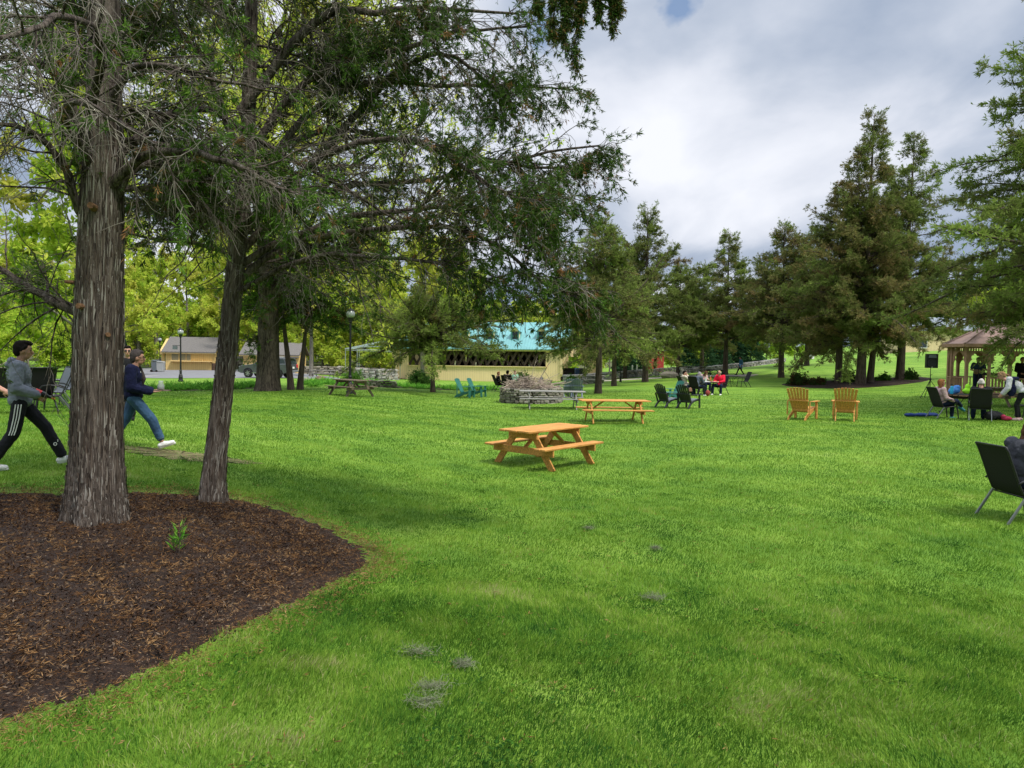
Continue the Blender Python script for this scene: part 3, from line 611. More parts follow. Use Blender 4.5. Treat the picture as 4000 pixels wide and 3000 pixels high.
limbs2 = [
 ([(.28, 0, 3.1), rel(B2, 1120, 690, d2), rel(B2, 1380, 480, d2 + .2), rel(B2, 1500, 300, d2 + .3), rel(B2, 1700, 180, d2 + .2), rel(B2, 1880, 300, d2 + .1), rel(B2, 2020, 420, d2)], .055),
 ([(.32, 0, 4.6), rel(B2, 1250, 30, d2 - .1), rel(B2, 1480, 80, d2 - .2), rel(B2, 1700, 30, d2 - .1), rel(B2, 2030, 60, d2)], .06),
 ([(.25, 0, 2.9), rel(B2, 1180, 740, d2 + .2), rel(B2, 1500, 690, d2 + .5), rel(B2, 1880, 680, d2 + .4), rel(B2, 2120, 560, d2 + .2), rel(B2, 2350, 535, d2)], .05),
 ([(.27, 0, 2.8), rel(B2, 1280, 820, d2 + .2), rel(B2, 1560, 850, d2), rel(B2, 1850, 830, d2 - .2), rel(B2, 2060, 900, d2 - .3), rel(B2, 2180, 1000, d2 - .3)], .045),
 ([(.24, 0, 2.6), rel(B2, 1150, 900, d2 + .2), rel(B2, 1450, 930, d2), rel(B2, 1760, 860, d2 - .3), rel(B2, 1990, 990, d2 - .5), rel(B2, 2130, 1130, d2 - .5), rel(B2, 2260, 1140, d2 - .5)], .045),
 ([(.28, 0, 3.3), rel(B2, 1200, 470, d2 + .3), rel(B2, 1500, 560, d2 + .5), rel(B2, 1900, 640, d2 + .6), rel(B2, 2180, 700, d2 + .4), rel(B2, 2330, 650, d2 + .3)], .045),
 ([(.30, 0, 3.9), rel(B2, 1180, 300, d2), rel(B2, 1500, 240, d2 - .2), rel(B2, 1830, 130, d2 - .4), rel(B2, 2090, 120, d2 - .4)], .05),
 ([(.28, 0, 3.2), rel(B2, 1320, 560, d2 - .6), rel(B2, 1650, 560, d2 - 1.0), rel(B2, 1950, 760, d2 - 1.2), rel(B2, 2140, 860, d2 - 1.2)], .045),
 ([(.30, 0, 3.6), rel(B2, 1300, 300, d2 + .5), rel(B2, 1700, 330, d2 + .8), rel(B2, 2000, 300, d2 + .7), rel(B2, 2220, 340, d2 + .5)], .045),
 ([(.25, 0, 2.7), rel(B2, 900, 760, d2 + .3), rel(B2, 700, 700, d2 + .6), rel(B2, 560, 800, d2 + .9)], .04),
 ([(.25, 0, 2.5), rel(B2, 1200, 1000, d2 - .3), rel(B2, 1500, 1010, d2 - .6), rel(B2, 1800, 1050, d2 - .8), rel(B2, 2000, 1180, d2 - .8)], .035),
 ([(.3, 0, 4.2), rel(B2, 800, 150, d2 - .5), rel(B2, 620, 60, d2 - .8), rel(B2, 450, 100, d2 - 1.2)], .045),
]
near_cedar(B2, path2, [.125, .118, .110, .105, .10, .092, .08, .065, .03], limbs2, 'slimmer leaning cedar trunk right of the thick one in the mulch bed', 9, 3, .05, 9, 2.5, 6.5, 2.4, 1.22, .30, ncl=310)
# a bough that hangs into the picture from a cedar behind the viewer
def hanging_bough():
    r = np.random.default_rng(77); t = empty('cedar_tree', GD(1300, 2.0), 0, 'hanging cedar bough tips against the clouds at the top edge', 'tree'); b = np.array(t.location)
    t.location = (-1.6, .9, terr(-1.6, .9)); b = np.array(t.location)
    trunk_mesh('trunk', [(0, 0, -.05), (0, 0, 2), (.1, 0, 5), (.1, 0, 8)], [.2, .17, .12, .05], BARK_C, t, 3, .05, 24, 40, .2, 3)
    P = [np.array([[.05, .0, 4.2], list(np.array(cam_pt(1700, -700, 600)) - b), list(np.array(cam_pt(2150, -420, 600)) - b), list(np.array(cam_pt(2400, -180, 600)) - b)]),
         np.array([[.05, .0, 3.9], list(np.array(cam_pt(1500, -600, 560)) - b), list(np.array(cam_pt(1850, -330, 560)) - b), list(np.array(cam_pt(2120, -130, 560)) - b)])]
    L = np.array([np.stack([np.interp(np.linspace(0, 3, 13), range(4), q[:, i]) for i in range(3)], -1) for q in P]); v, f = tubes(L, .03, .008, 7); npmesh('branch_frame', v, [f], BARK_C, t, smooth=True)
    tips = [(2170, -60, 2165, 130), (2200, -40, 2215, 180), (2240, -60, 2255, 270), (2225, -80, 2210, 100), (2330, -60, 2345, 60), (2390, -60, 2395, 95), (2290, -50, 2270, 60), (2120, -90, 2100, 40), (2410, -60, 2420, 40)]
    C = []
    for u0, v0, u1, v1 in tips:
        a = np.array(cam_pt(u0, v0 - 60, 600)) - b; e = np.array(cam_pt(u1, v1, 600)) - b; q = a + (e - a) * np.linspace(0, 1, 9)[:, None]; q[1:-1] += r.normal(0, .01, (7, 3)); C.append(q)
    C = np.array(C); v, f = tubes(C, .004, .0015, 4)
    N = 900; i = r.integers(0, len(C), N); tt = r.uniform(.1, 1, N); p, tn = sample(C, i, tt); d = side_dir(tn, r.uniform(.4, .9, N), r); d[:, 2] -= .5; S3 = grow(p, d, r.uniform(.03, .10, N), 2, .5, .2, r=r); v3, f3 = tubes(S3, .0016, .001, 3)
    V, Fs, _ = join([(v, f), (v3, f3)]); npmesh('twigs', V, Fs, TWIGB, t)
    q, tn = sample(S3, np.repeat(np.arange(N), 2), r.uniform(.3, 1, 2 * N)); V, F, T = tufts(q, tn, .036, 8, .6, .24, r.uniform(.2, .55, 2 * N), r); npmesh('crown', V, [F], CEDAR, t, tint=T)
hanging_bough()

# ---- cedars on the far side of the lawn ----------------------------------------------
def cedar_proto(name, h, rad, clear, seed, nb=150, tops=1, sparse_top=.55, flat=0.0, lean=0.0, foliage=1.0, tmean=.5, mat=None, up=.35):
    r = np.random.default_rng(seed); t = empty(name, (0, 0, 0)); r0 = .0125 * h + .07
    lx = lean * h
    trunk_mesh('trunk', [(0, 0, -.1), (0, 0, .4), (lx * .15, 0, h * .2), (lx * .45, 0, h * .5), (lx, 0, h)], [r0 * 1.1, r0, r0 * .82, r0 * .5, .02], BARK_M, t, 3, .05, 14, 24, .12, seed)
    z = clear + (h - clear) * r.uniform(0, 1, nb) ** 1.05; tz = (z - clear) / (h - clear)
    env = np.where(tz < .14, .80 + 1.4 * tz, np.maximum(1.0 - 1.0 * ((tz - .14) / .86) ** .98, .06)) if not flat else (1 - tz ** 2.2)
    az = r.uniform(0, 2 * PI, nb); lob = 1 + .22 * np.sin(az * 2 + seed) + .16 * np.sin(az * 3 + 2 * seed) + .12 * np.sin(z * 2.1 + az)
    Ln = rad * env * lob * r.uniform(.50, 1.2, nb) + .2
    top = r.random(nb) < .10; Ln[top] *= 1.45
    el = up + .5 * tz + r.normal(0, .12, nb); d = np.stack([np.cos(az), np.sin(az), el], -1)
    p0 = np.stack([lx * (z / h) ** 1.2, z * 0, z], -1); L = grow(p0, d, Ln, 8, r.uniform(-.1, .8, nb) * (1 - tz * .8), .10, r=r)
    extra = []
    for k in range(tops - 1):    # a second leader
        zz = h * r.uniform(.35, .5); a = r.uniform(0, 2 * PI); extra.append(grow(np.array([[lx * .4, 0, zz]]), np.array([[.45 * math.cos(a), .45 * math.sin(a), 1]]), h * .42, 8, -.9, .05, r=r)[0])
    if extra:
        ex = np.array(extra); i = np.repeat(np.arange(len(ex)), 22); q, tn = sample(ex, i, r.uniform(.2, 1, len(i))); dd = side_dir(tn, 1.0, r, .3)
        L = np.concatenate([L, grow(q, dd, r.uniform(.3, 1.0, len(i)) * rad * .35, 8, .1, .1, r=r)]); Ln = np.concatenate([Ln, np.full(len(i), rad * .3)]); nb = len(L)
    rr = .008 + .010 * Ln; bits = [tubes(L, rr, rr * .25, 4)]
    if extra: bits.append(tubes(np.array(extra), .05, .012, 5))
    n2 = int(2300 * foliage * (h / 12)); i2 = r.choice(nb, n2, p=Ln / Ln.sum()); t2 = r.uniform(.18, 1, n2) ** .8; p, tn = sample(L, i2, t2); d2 = side_dir(tn, r.uniform(.3, 1.0, n2), r, .55); L2 = r.uniform(.25, .8, n2) * (1.25 - .6 * t2) * (rad / 3.2) ** .4
    B2 = grow(p, d2, L2, 3, r.uniform(-.2, .6, n2), .15, r=r); bits.append(tubes(B2, .007, .003, 3))
    V, Fs, _ = join([(a, b) for a, b in bits]); npmesh('branch_frame', V, Fs, TWIGB, t)
    n3 = n2 * 5; i3 = r.integers(0, n2, n3); t3 = r.uniform(.1, 1, n3); q, tn = sample(B2, i3, t3)
    cl = np.sin(q[:, 0] * 1.9 + seed) * np.sin(q[:, 1] * 1.7) * np.sin(q[:, 2] * 2.3 + seed); keep = r.random(n3) < np.clip(.85 + .6 * cl - .15 * (q[:, 2] > h * sparse_top), .15, 1); q = q[keep]; tn = tn[keep]; i3 = i3[keep]; cl = cl[keep]
    hue = r.normal(0, .16, nb)[i2[i3]]; tint = tmean + .13 + .18 * cl + hue + r.normal(0, .06, len(q)) + .12 * (tn[:, 2])
    tn = tn + np.array([0, 0, .25]); V, F, T = tufts(q, norm(tn), r.uniform(.12, .24, len(q)), 6, .6, .22, tint, r)
    npmesh('crown', V, [F], mat or CEDAR_M, t, tint=T)
    return t
def spot(u, v, s): return G(u, v, s)
CG = 'red cedars round the far edge of the lawn'
cedars = [  # u, v, s, height, radius, clear trunk, seed, tops, lean, hue, label
 (2337, 1535, 67, 9.9, 3.3, 2.9, 31, 3, .0, .56, 'bushy cedar whose grey trunk stands behind the two grey slatted chairs', 210),
 (2398, 1500, 52, 9.5, 2.8, 2.5, 32, 2, -.01, .50, 'dark trunked cedar just right of the one behind the grey chairs', 150),
 (2520, 1492, 46, 14.6, 3.7, 3.0, 33, 2, -.01, .50, 'tall cedar with an open layered top behind the black slatted chairs', 150),
 (2648, 1465, 40, 10.6, 3.4, 3.0, 34, 2, .0, .48, 'cedar with a double trunk behind the seated man in the cream hoodie', 150),
 (2832, 1470, 42, 13.0, 3.4, 3.4, 35, 1, .0, .42, 'thin topped greyish cedar left of the distant walker', 130),
 (3050, 1480, 47, 12.4, 4.3, 3.0, 36, 3, -.01, .34, 'broad brownish cedar standing alone right of the distant walker', 230),
 (3275, 1497, 56, 13.8, 3.9, 2.7, 37, 3, -.01, .40, 'leftmost cedar in the mulch island on the right', 230),
 (3362, 1500, 58, 18.0, 3.6, 3.0, 38, 2, .012, .42, 'tallest cedar of the mulch island, spire against the clouds', 230),
 (3398, 1496, 57, 12.0, 2.6, 3.6, 39, 1, .08, .42, 'leaning forked cedar in the middle of the mulch island', 110),
 (3515, 1496, 56, 16.6, 3.3, 3.0, 40, 2, .02, .42, 'rightmost cedar of the mulch island, left of the loudspeaker', 190),
 (2440, 1470, 38, 11.8, 3.4, 2.6, 44, 2, .0, .50, 'cedar behind, between the two leftmost dark trunks of the far row', 130),
 (2740, 1460, 37, 11.2, 3.3, 2.8, 46, 2, .0, .46, 'cedar behind the seated group, before the stone wall', 130),
 (3150, 1440, 38, 14.0, 3.6, 2.8, 48, 2, .0, .40, 'cedar behind the left end of the mulch island', 150),
 (1690, 1530, 66, 5.0, 4.4, 2.75, 41, 2, .0, .62, 'low spreading cedar in front of the yellow covered bridge', 150),
]
for (u, v, s, h, rd, cl, sd_, tp, ln, hue, lab, nb) in cedars:
    rd *= 1.22 if h > 6 else 1.0; t = cedar_proto('cedar_tree', h, rd, cl * .95, sd_, int(nb * 1.0), tp, .6, flat=(1 if h < 6 else 0), lean=ln, foliage=1.9 * (rd / 3.4) ** 1.5 * (1.5 if h < 6 else 1), tmean=hue, up=.15)
    t.location = spot(u, v, s); tag(t, lab, 'tree', CG)
# the big cedar whose boughs come in from the right edge
t = cedar_proto('cedar_tree', 18, 6.4, 3.3, 55, 330, 2, .7, foliage=4.2, tmean=.55, up=.10); t.location = spot(4230, 1640, 104); tag(t, 'large cedar reaching in over the gazebo from the right edge', 'tree', CG)
t = cedar_proto('cedar_tree', 7.5, 3.0, 3.6, 56, 130, 1, .7, foliage=1.4, tmean=.5, lean=-.12, mat=CEDAR, up=.1); t.location = spot(1135, 1523, 76); tag(t, 'cedar with a leaning trunk just right of the big oak', 'tree', CG)
t = cedar_proto('cedar_tree', 6.8, 3.2, 3.5, 57, 130, 1, .7, foliage=1.4, tmean=.5, lean=.1, mat=CEDAR, up=.1); t.location = spot(1172, 1523, 75); tag(t, 'cedar leaning right, second to the right of the big oak', 'tree', CG)

# ---- the oak and the spring wood ------------------------------------------------------
def leafy(name, h, rad, clear, seed, r0, nb=26, nl=1500, mat=None, barkm=None, K=5, ls=.22, tmean=.4, sub=9, wd=.5, flare=.4, up=.75):
    r = np.random.default_rng(seed); t = empty(name, (0, 0, 0))
    trunk_mesh('trunk', [(0, 0, -.15), (0, 0, .6), (r.normal(0, .1), 0, h * .3), (r.normal(0, .25), r.normal(0, .2), h * .6), (r.normal(0, .5), 0, h * .95)], [r0 * 1.12, r0, r0 * .85, r0 * .5, .03], barkm or BARK_G, t, 3, .04, 16, 30, flare, seed)
    z = clear + (h * .9 - clear) * r.uniform(0, 1, nb); az = r.uniform(0, 2 * PI, nb); tz = (z - clear) / (h - clear)
    Ln = rad * (1 - .45 * tz) * r.uniform(.7, 1.1, nb); d = np.stack([np.cos(az), np.sin(az), up + .4 * tz + r.normal(0, .15, nb)], -1)
    L = grow(np.stack([z * 0, z * 0, z], -1), d, Ln, 7, r.uniform(-.3, .4, nb), .13, r=r); n2 = nb * sub; i2 = r.integers(0, nb, n2); p, tn = sample(L, i2, r.uniform(.2, 1, n2))
    L2 = r.uniform(.5, 2.0, n2) * rad / 4; B = grow(p, side_dir(tn, r.uniform(.4, 1.0, n2), r), L2, 4, r.uniform(-.3, .4, n2), .2, r=r)
    rr = r0 * .16 + .008 * Ln; V, Fs, _ = join([tubes(L, rr, rr * .25, 5), tubes(B, .014 * rad / 4 + .004, .005, 3)]); npmesh('branch_frame', V, Fs, barkm or BARK_G, t)
    i3 = r.integers(0, n2, nl); p, tn = sample(B, i3, r.uniform(.15, 1, nl)); p += r.normal(0, .12, p.shape); hue = r.normal(0, .12, n2)[i3]
    d = tn * .4 + np.array([0, 0, -.3]); V, F, T = tufts(p, norm(d), ls * r.uniform(.7, 1.3, nl), K, 1.0, wd, tmean + hue, r)
    npmesh('crown', V, [F], mat or SPRING, t, tint=T); return t
oak = leafy('oak_tree', 19, 11.5, 4.2, 61, .52, 40, 15000, SPRING, BARK_O, 5, .19, .35, 26, .42, .14, .45); oak.location = G(1048, 1520, 79); tag(oak, 'huge oak with deeply furrowed grey bark in front of the parked car', 'tree')
protos = [leafy('spring_tree', 17, 4.6, (4.5, 2.6, 1.6, 3.6, 2.0)[k], 70 + k, .22 + .04 * (k % 3), 24, 3800 + 500 * k, ls=.34, tmean=(.30, .5, .62, .42, .2)[k], sub=10) for k in range(5)]
r_ = np.random.default_rng(5); WG = 'spring trees in the wood behind the lawn'
rows = [(92, 17, -900, 1900), (106, 19, -1200, 2200), (124, 21, -1400, 2300), (150, 22, -1800, 2400)]
first = [True] * 5
def put(k, loc, rz, sc, label, group):
    if first[k]: o = protos[k]; first[k] = False; o.location = loc; o.rotation_euler = (0, 0, rz); o.scale = sc; o['label'] = label
    else: o = copy_tree(protos[k], loc, rz, label, scale=sc)
    o['category'] = 'tree'; o['group'] = group; return o
LABW = ['bare trunked tree in leaf bud among the grey trunks of the wood', 'pale yellow green spring tree in the wood behind the lawn', 'fresh green leafy tree in the wood behind the lawn', 'thin grey trunked spring tree in the wood behind the lawn', 'golden budding tree in the wood behind the lawn']
for d, n, u0, u1 in rows:
    for q in range(n):
        u = u0 + (u1 - u0) * (q + r_.uniform(-.4, .4) + .5) / n; dd = d * r_.uniform(.94, 1.06); k = int(r_.integers(0, 5)); s = r_.uniform(.8, 1.15) * (1.0 if u < 1900 else .62) * (1.12 if d > 110 else .95)
        put(k, GD(u, dd), r_.uniform(0, 6), (s, s, s * r_.uniform(.9, 1.1)), LABW[k], WG)
# nearer trees seen by name
put(2, GD(330, 50), 2.2, (1.35, 1.35, 1.45), 'tall spring tree whose leaves show through the upper left cedar twigs', WG)
put(4, GD(-250, 48), 0.2, (1.3, 1.3, 1.4), 'spring tree beyond the left edge, its leaves behind the cedar boughs', WG)
put(1, GD(1480, 98), 4.2, (1.3, 1.3, 1.3), 'spring tree behind the left end of the covered bridge', WG)
put(1, GD(75, 66), 1.0, (.8, .8, .62), 'small spring tree with a grey forked trunk left of the thick cedar trunk', WG)
put(3, GD(480, 72), 2.0, (.95, .95, 1.0), 'grey trunked tree beside the bin and lamp at the left kiosk', WG)
put(0, GD(1215, 72), 2.0, (.9, .9, .95), 'pale grey trunked tree behind the far picnic table', WG)
put(3, GD(1650, 74), 0.6, (1.0, 1.0, .9), 'tree with a dark trunk beside the left end of the covered bridge', WG)
bush = leafy('bush', 3.4, 2.3, .3, 81, .06, 26, 1900, SPRING, BARK_G, 5, .22, .55, 8, .55, .1, .6); firstb = True
HG = 'yellow green bushes along the edge of the wood'
for q, (u, d, s, lab) in enumerate([(-250, 84, 1.3, 0), (-60, 80, 1.5, 0), (110, 78, 1.6, 0), (215, 82, 1.4, 0), (300, 84, 1.6, 0), (420, 88, 1.2, 0), (540, 92, 1.3, 0), (1330, 92, 1.2, 0), (1480, 90, 1.2, 0), (1560, 94, 1.3, 0), (2220, 100, 1.6, 0), (2380, 98, 1.5, 0), (2700, 96, 1.2, 0), (2760, 98, 1.5, 0), (2880, 95, 1.4, 0), (2990, 96, 1.3, 0), (3100, 100, 1.3, 0), (2620, 97, 1.3, 0)]):
    if firstb: o = bush; firstb = False; o.location = GD(u, d); o.scale = (s, s, s); tag(o, 'yellow green bush at the edge of the wood', 'bush', HG)
    else: o = copy_tree(bush, GD(u, d), q * 1.3, scale=s)
r_ = np.random.default_rng(44)
for q in range(44):
    u = -1000 + 3300 * (q + r_.uniform(-.3, .3)) / 44; d = r_.uniform(108, 150); sc_ = r_.uniform(1.8, 2.9)
    o = copy_tree(bush, GD(u, d), q * 1.7, 'large pale green bush deep in the wood under the trees', scale=(sc_ * 1.2, sc_, sc_ * 1.0)); o['group'] = 'large bushes deep in the wood'
# conifers far off
def spruce(h, rad, seed, n=2600):
    r = np.random.default_rng(seed); t = empty('spruce_tree', (0, 0, 0)); trunk_mesh('trunk', [(0, 0, -.1), (0, 0, h * .5), (0, 0, h)], [.02 * h, .012 * h, .02], BARK_M, t, 2, .03, 8, 8, .1)
    z = h * (.08 + .92 * r.uniform(0, 1, n) ** 1.3); a = r.uniform(0, 2 * PI, n); q = rad * (1 - z / h) * np.sqrt(r.uniform(.15, 1.1, n)) * (1 + .12 * np.sin(z * 9)) + .03; p = np.stack([q * np.cos(a), q * np.sin(a), z - .15 * q], -1)
    V, F, T = tufts(p, norm(np.stack([np.cos(a), np.sin(a), -.15 + 0 * a], -1)), rad * .16, 5, .5, .3, r.normal(.5, .12, n), r, .5); npmesh('crown', V, [F], PINEM, t, tint=T); return t
sp = spruce(4.2, 1.7, 90)
for q, (u, d, s) in enumerate([(2690, 84, .9), (2440, 90, 1.1), (2810, 88, 1.0), (2760, 83, .8), (2480, 92, 1.2), (2860, 92, 1.3), (2930, 90, 1.1)]):
    if q == 0: o = sp; o.location = GD(u, d); tag(o, 'small blue green spruce beyond the stone wall', 'tree', 'young spruces beyond the stone wall')
    else: o = copy_tree(sp, GD(u, d), q, scale=(s, s, s * (.8 + .1 * q)))
    o.scale = (s, s, s)
sp2 = spruce(17, 4.5, 91, 5000); PG = 'dark pines on the hillside at the right'
for q, (u, d, s) in enumerate([(3690, 150, 1.0), (3760, 145, 1.1), (3850, 150, 1.25), (3950, 148, 1.35), (4080, 150, 1.5), (3640, 158, .85), (4200, 150, 1.5), (3560, 160, .7), (4350, 140, 1.5)]):
    lab = 'dark pine on the wooded hillside behind the gazebo'
    if q == 0: o = sp2; o.location = GD(u, d); tag(o, lab, 'tree', PG)
    else: o = copy_tree(sp2, GD(u, d), q * 1.1)
    o.scale = (s * .9, s * .9, s)
for q, (u, d, s) in enumerate([(3720, 130, .62), (3800, 128, .7), (3880, 130, .75), (3990, 126, .8), (4120, 128, .8), (3650, 135, .5), (3580, 138, .42), (4250, 124, .85)]):
    put(q % 5, GD(u, d), q, (s * .9, s * .9, s), 'light green spring tree on the hillside behind the gazebo', 'spring trees on the right hillside')
for q, (u, d, s) in enumerate([(400, 74, .42), (330, 78, .36), (470, 76, .30), (-120, 96, .8)]): o = copy_tree(sp2, GD(u, d), q, 'dark evergreen at the edge of the wood behind the thick cedar trunk', scale=s); o['group'] = 'dark evergreens behind the thick cedar trunk'

# ---- shrubs and border plants -----------------------------------------------------------
def shrub(rad, h, seed, mat, n=1500, size=.12, hue=.5, ragged=0.3, width=.3, name='shrub'):
    r = np.random.default_rng(seed); t = empty(name, (0, 0, 0)); m = 46; az = r.uniform(0, 2 * PI, m); el = np.arccos(r.uniform(.05, 1, m)); d = np.stack([np.sin(el) * np.cos(az), np.sin(el) * np.sin(az), np.cos(el) * h / rad], -1); Ln = rad * np.linalg.norm(d, axis=1) * r.uniform(1 - ragged, 1.05, m)
    L = grow(np.zeros((m, 3)), d, Ln, 5, .1, .1, r=r); V, F = tubes(L, .014, .004, 4); npmesh('stems', V, [F], TWIGB, t).name = 'stem_frame'
    i = r.integers(0, m, n); p, tn = sample(L, i, r.uniform(.35, 1, n)); p = p + r.normal(0, rad * .13, p.shape); p[:, 2] = np.maximum(p[:, 2], .04)
    V, F, T = tufts(p, norm(tn + np.array([0, 0, .3])), size * r.uniform(.7, 1.3, n), 6, .8, width, hue + r.normal(0, .15, m)[i], r); npmesh('foliage', V, [F], mat, t, tint=T); return t
YEW = leaf_mat('yew_foliage', [(0, (.02, .045, .012)), (.5, (.04, .095, .02)), (1, (.12, .2, .04))], .15, .6)
RHO = leaf_mat('azalea_leaves', [(0, (.10, .045, .025)), (.35, (.035, .06, .018)), (.7, (.05, .12, .022)), (1, (.12, .25, .04))], .2, 1.2)
s = shrub(1.05, 1.15, 101, YEW, 2600, .13); s.location = G(1640, 1500, 50); tag(s, 'round dark yew against the yellow bridge, behind the low cedar', 'shrub')
s = shrub(1.15, 1.25, 102, YEW, 2600, .14, ragged=.45); s.location = G(2030, 1512, 50); tag(s, 'round yew bush behind the brush pile, in front of the bridge', 'shrub')
for q, (u, v, sc, rd, hh, lab) in enumerate([(3120, 1497, 56, .75, 1.0, 'reddish leaved shrub at the left end of the mulch island'), (3195, 1497, 57, .55, .7, 'small low shrub beside the reddish one in the mulch island'), (3305, 1489, 55, .85, .95, 'dark green shrub between the first two trunks of the mulch island'), (3545, 1490, 56, .75, .95, 'dark shrub at the right end of the mulch island'), (3450, 1492, 56, .5, .6, 'thin pale shrub behind the middle of the mulch island'), (2235, 1490, 48, .5, .85, 'small leafy shrub in front of the dry stone wall by the bridge')]):
    s = shrub(rd, hh, 110 + q, RHO if q < 4 else LEAFG, 900, .14, .5 - .1 * (q == 0), .45, .45); s.location = G(u, v, sc); tag(s, lab, 'shrub')
s = shrub(.95, 1.3, 120, LEAFG, 800, .12, .95, .4, .5); s.location = G(1375, 1478, 58); tag(s, 'twiggy bright green shrub behind the lamp post', 'shrub')
def lily(seed, n=70, L=.55, w=.035):
    r = np.random.default_rng(seed); az = r.uniform(0, 2 * PI, n); q = r.uniform(0, .22, n); d = np.stack([np.cos(az), np.sin(az), r.uniform(.8, 2.6, n)], -1)
    C = grow(np.stack([q * np.cos(az), q * np.sin(az), 0 * q], -1), d, L * r.uniform(.6, 1.1, n), 4, r.uniform(1.0, 2.6, n), .06, r=r); T_ = np.cross(norm(C[:, -1] - C[:, 0]), [0, 0, 1.]); T_ = norm(T_)[:, None] * (w * np.array([.7, 1, .9, .6, .1]))[None, :, None] * .5
    V = np.stack([C - T_, C + T_], 2).reshape(-1, 3); b = (np.arange(n) * 10)[:, None, None]; i = (np.arange(4) * 2)[None, :, None]; F = (b + i + np.array([0, 1, 3, 2])[None, None]).reshape(-1, 4)
    return npmesh('lily_clump', V, [F], LILY, tint=np.repeat(r.normal(.5, .15, n), 10))
LL = [lily(130 + k, 80) for k in range(3)]; r_ = np.random.default_rng(8); cnt = 0
def lilies(poly, n, group, label, sc=1.0):
    global cnt
    P = np.array(poly); lo = P.min(0); hi = P.max(0); got = 0; pts = []
    while got < n:
        x = r_.uniform(lo[0], hi[0]); y = r_.uniform(lo[1], hi[1])
        if inside(P, np.array([x]), np.array([y]))[0] and all((x - a) ** 2 + (y - b) ** 2 > .18 for a, b in pts):
            pts.append((x, y)); got += 1; s = sc * r_.uniform(.75, 1.25); k = cnt % 3
            o = LL[k] if cnt < 3 else LL[k].copy()
            if cnt >= 3: COL.objects.link(o)
            cnt += 1; o.location = (x, y, terr(x, y) + .01); o.rotation_euler = (0, 0, r_.uniform(0, 6)); o.scale = (s, s, s); tag(o, label, 'plant', group)
lilies(B3, 60, 'leafy clumps in the border by the parking lot', 'leafy green plant clump in the border below the parking lot', 1.15)
lilies(B4, 85, 'lily clumps below the covered bridge', 'strappy green lily clump in the bed below the covered bridge', .95)
B5 = [GD(u, d)[:2] for u, d in ((1160, 41), (1380, 40), (1490, 45), (1500, 56), (1300, 55), (1170, 50))]
lilies(B5, 60, 'lily clumps behind the lamp post', 'bright green plant clump between the lamp post and the stone wall', 1.1)
B6 = [GD(u, d)[:2] for u, d in ((2100, 57), (2240, 58), (2260, 62), (2120, 62))]
lilies(B6, 14, 'lily clumps beside the bridge portal', 'green plant clump beside the right end of the bridge', 1.0)
B7 = [GD(u, d)[:2] for u, d in ((330, 30), (450, 30), (470, 34), (340, 34))]
lilies(B7, 8, 'plant clumps behind the patio chairs', 'green plant clump at the path behind the patio chairs', .9)
# the leafy sprout in the mulch
t = empty('sprout', tuple(hit(690, 2175)), 0, 'young leafy green plant growing in the mulch right of the thick trunk', 'plant'); r = np.random.default_rng(3)
st = grow(np.zeros((5, 3)) + r.normal(0, .02, (5, 3)) * [1, 1, 0], np.array([[.1, 0, 1], [-.2, .1, 1], [.3, 0, 1], [-.1, -.2, 1], [.15, .2, 1]]), np.array([.27, .22, .2, .24, .16]), 5, .0, .05, r=r); V, F = tubes(st, .0035, .002, 5); npmesh('stem', V, [F], TWIGB, t)
i = r.integers(0, 5, 75); p, tn = sample(st, i, r.uniform(.3, 1, 75)); V, F, T = tufts(p, norm(side_dir(tn, .95, r) + np.array([0, 0, .15])), .105 * r.uniform(.7, 1.1, 75), 1, .1, .17, r.normal(.75, .15, 75), r); npmesh('foliage', V, [F], LILY, t, tint=T)
# dry grey tufts of lichen and twigs on the lawn
DRY = pm('dry_tuft', (.20, .22, .13), .95, .3, 20)
for q, (u, v, s) in enumerate([(1640, 2560, .11), (1690, 2700, .10), (1660, 2760, .09), (1810, 2610, .06), (2550, 2345, .10), (2300, 2070, .07), (2560, 2150, .05)]):
    r = np.random.default_rng(200 + q); n = 170; p = np.stack([r.normal(0, s * .45, n), r.normal(0, s * .3, n), r.uniform(.02, .042, n)], -1); C = grow(p, r.normal(0, 1, (n, 3)) * [1, 1, .12], r.uniform(.02, .07, n), 3, 0, .4, r=r); V, F = tubes(C, .0011, .0008, 3)
    o = npmesh('dry_tuft', V, [F], DRY, loc=tuple(hit(u, v))); tag(o, 'small grey tuft of dry twigs lying on the lawn', 'debris', 'dry grey tufts on the near lawn')
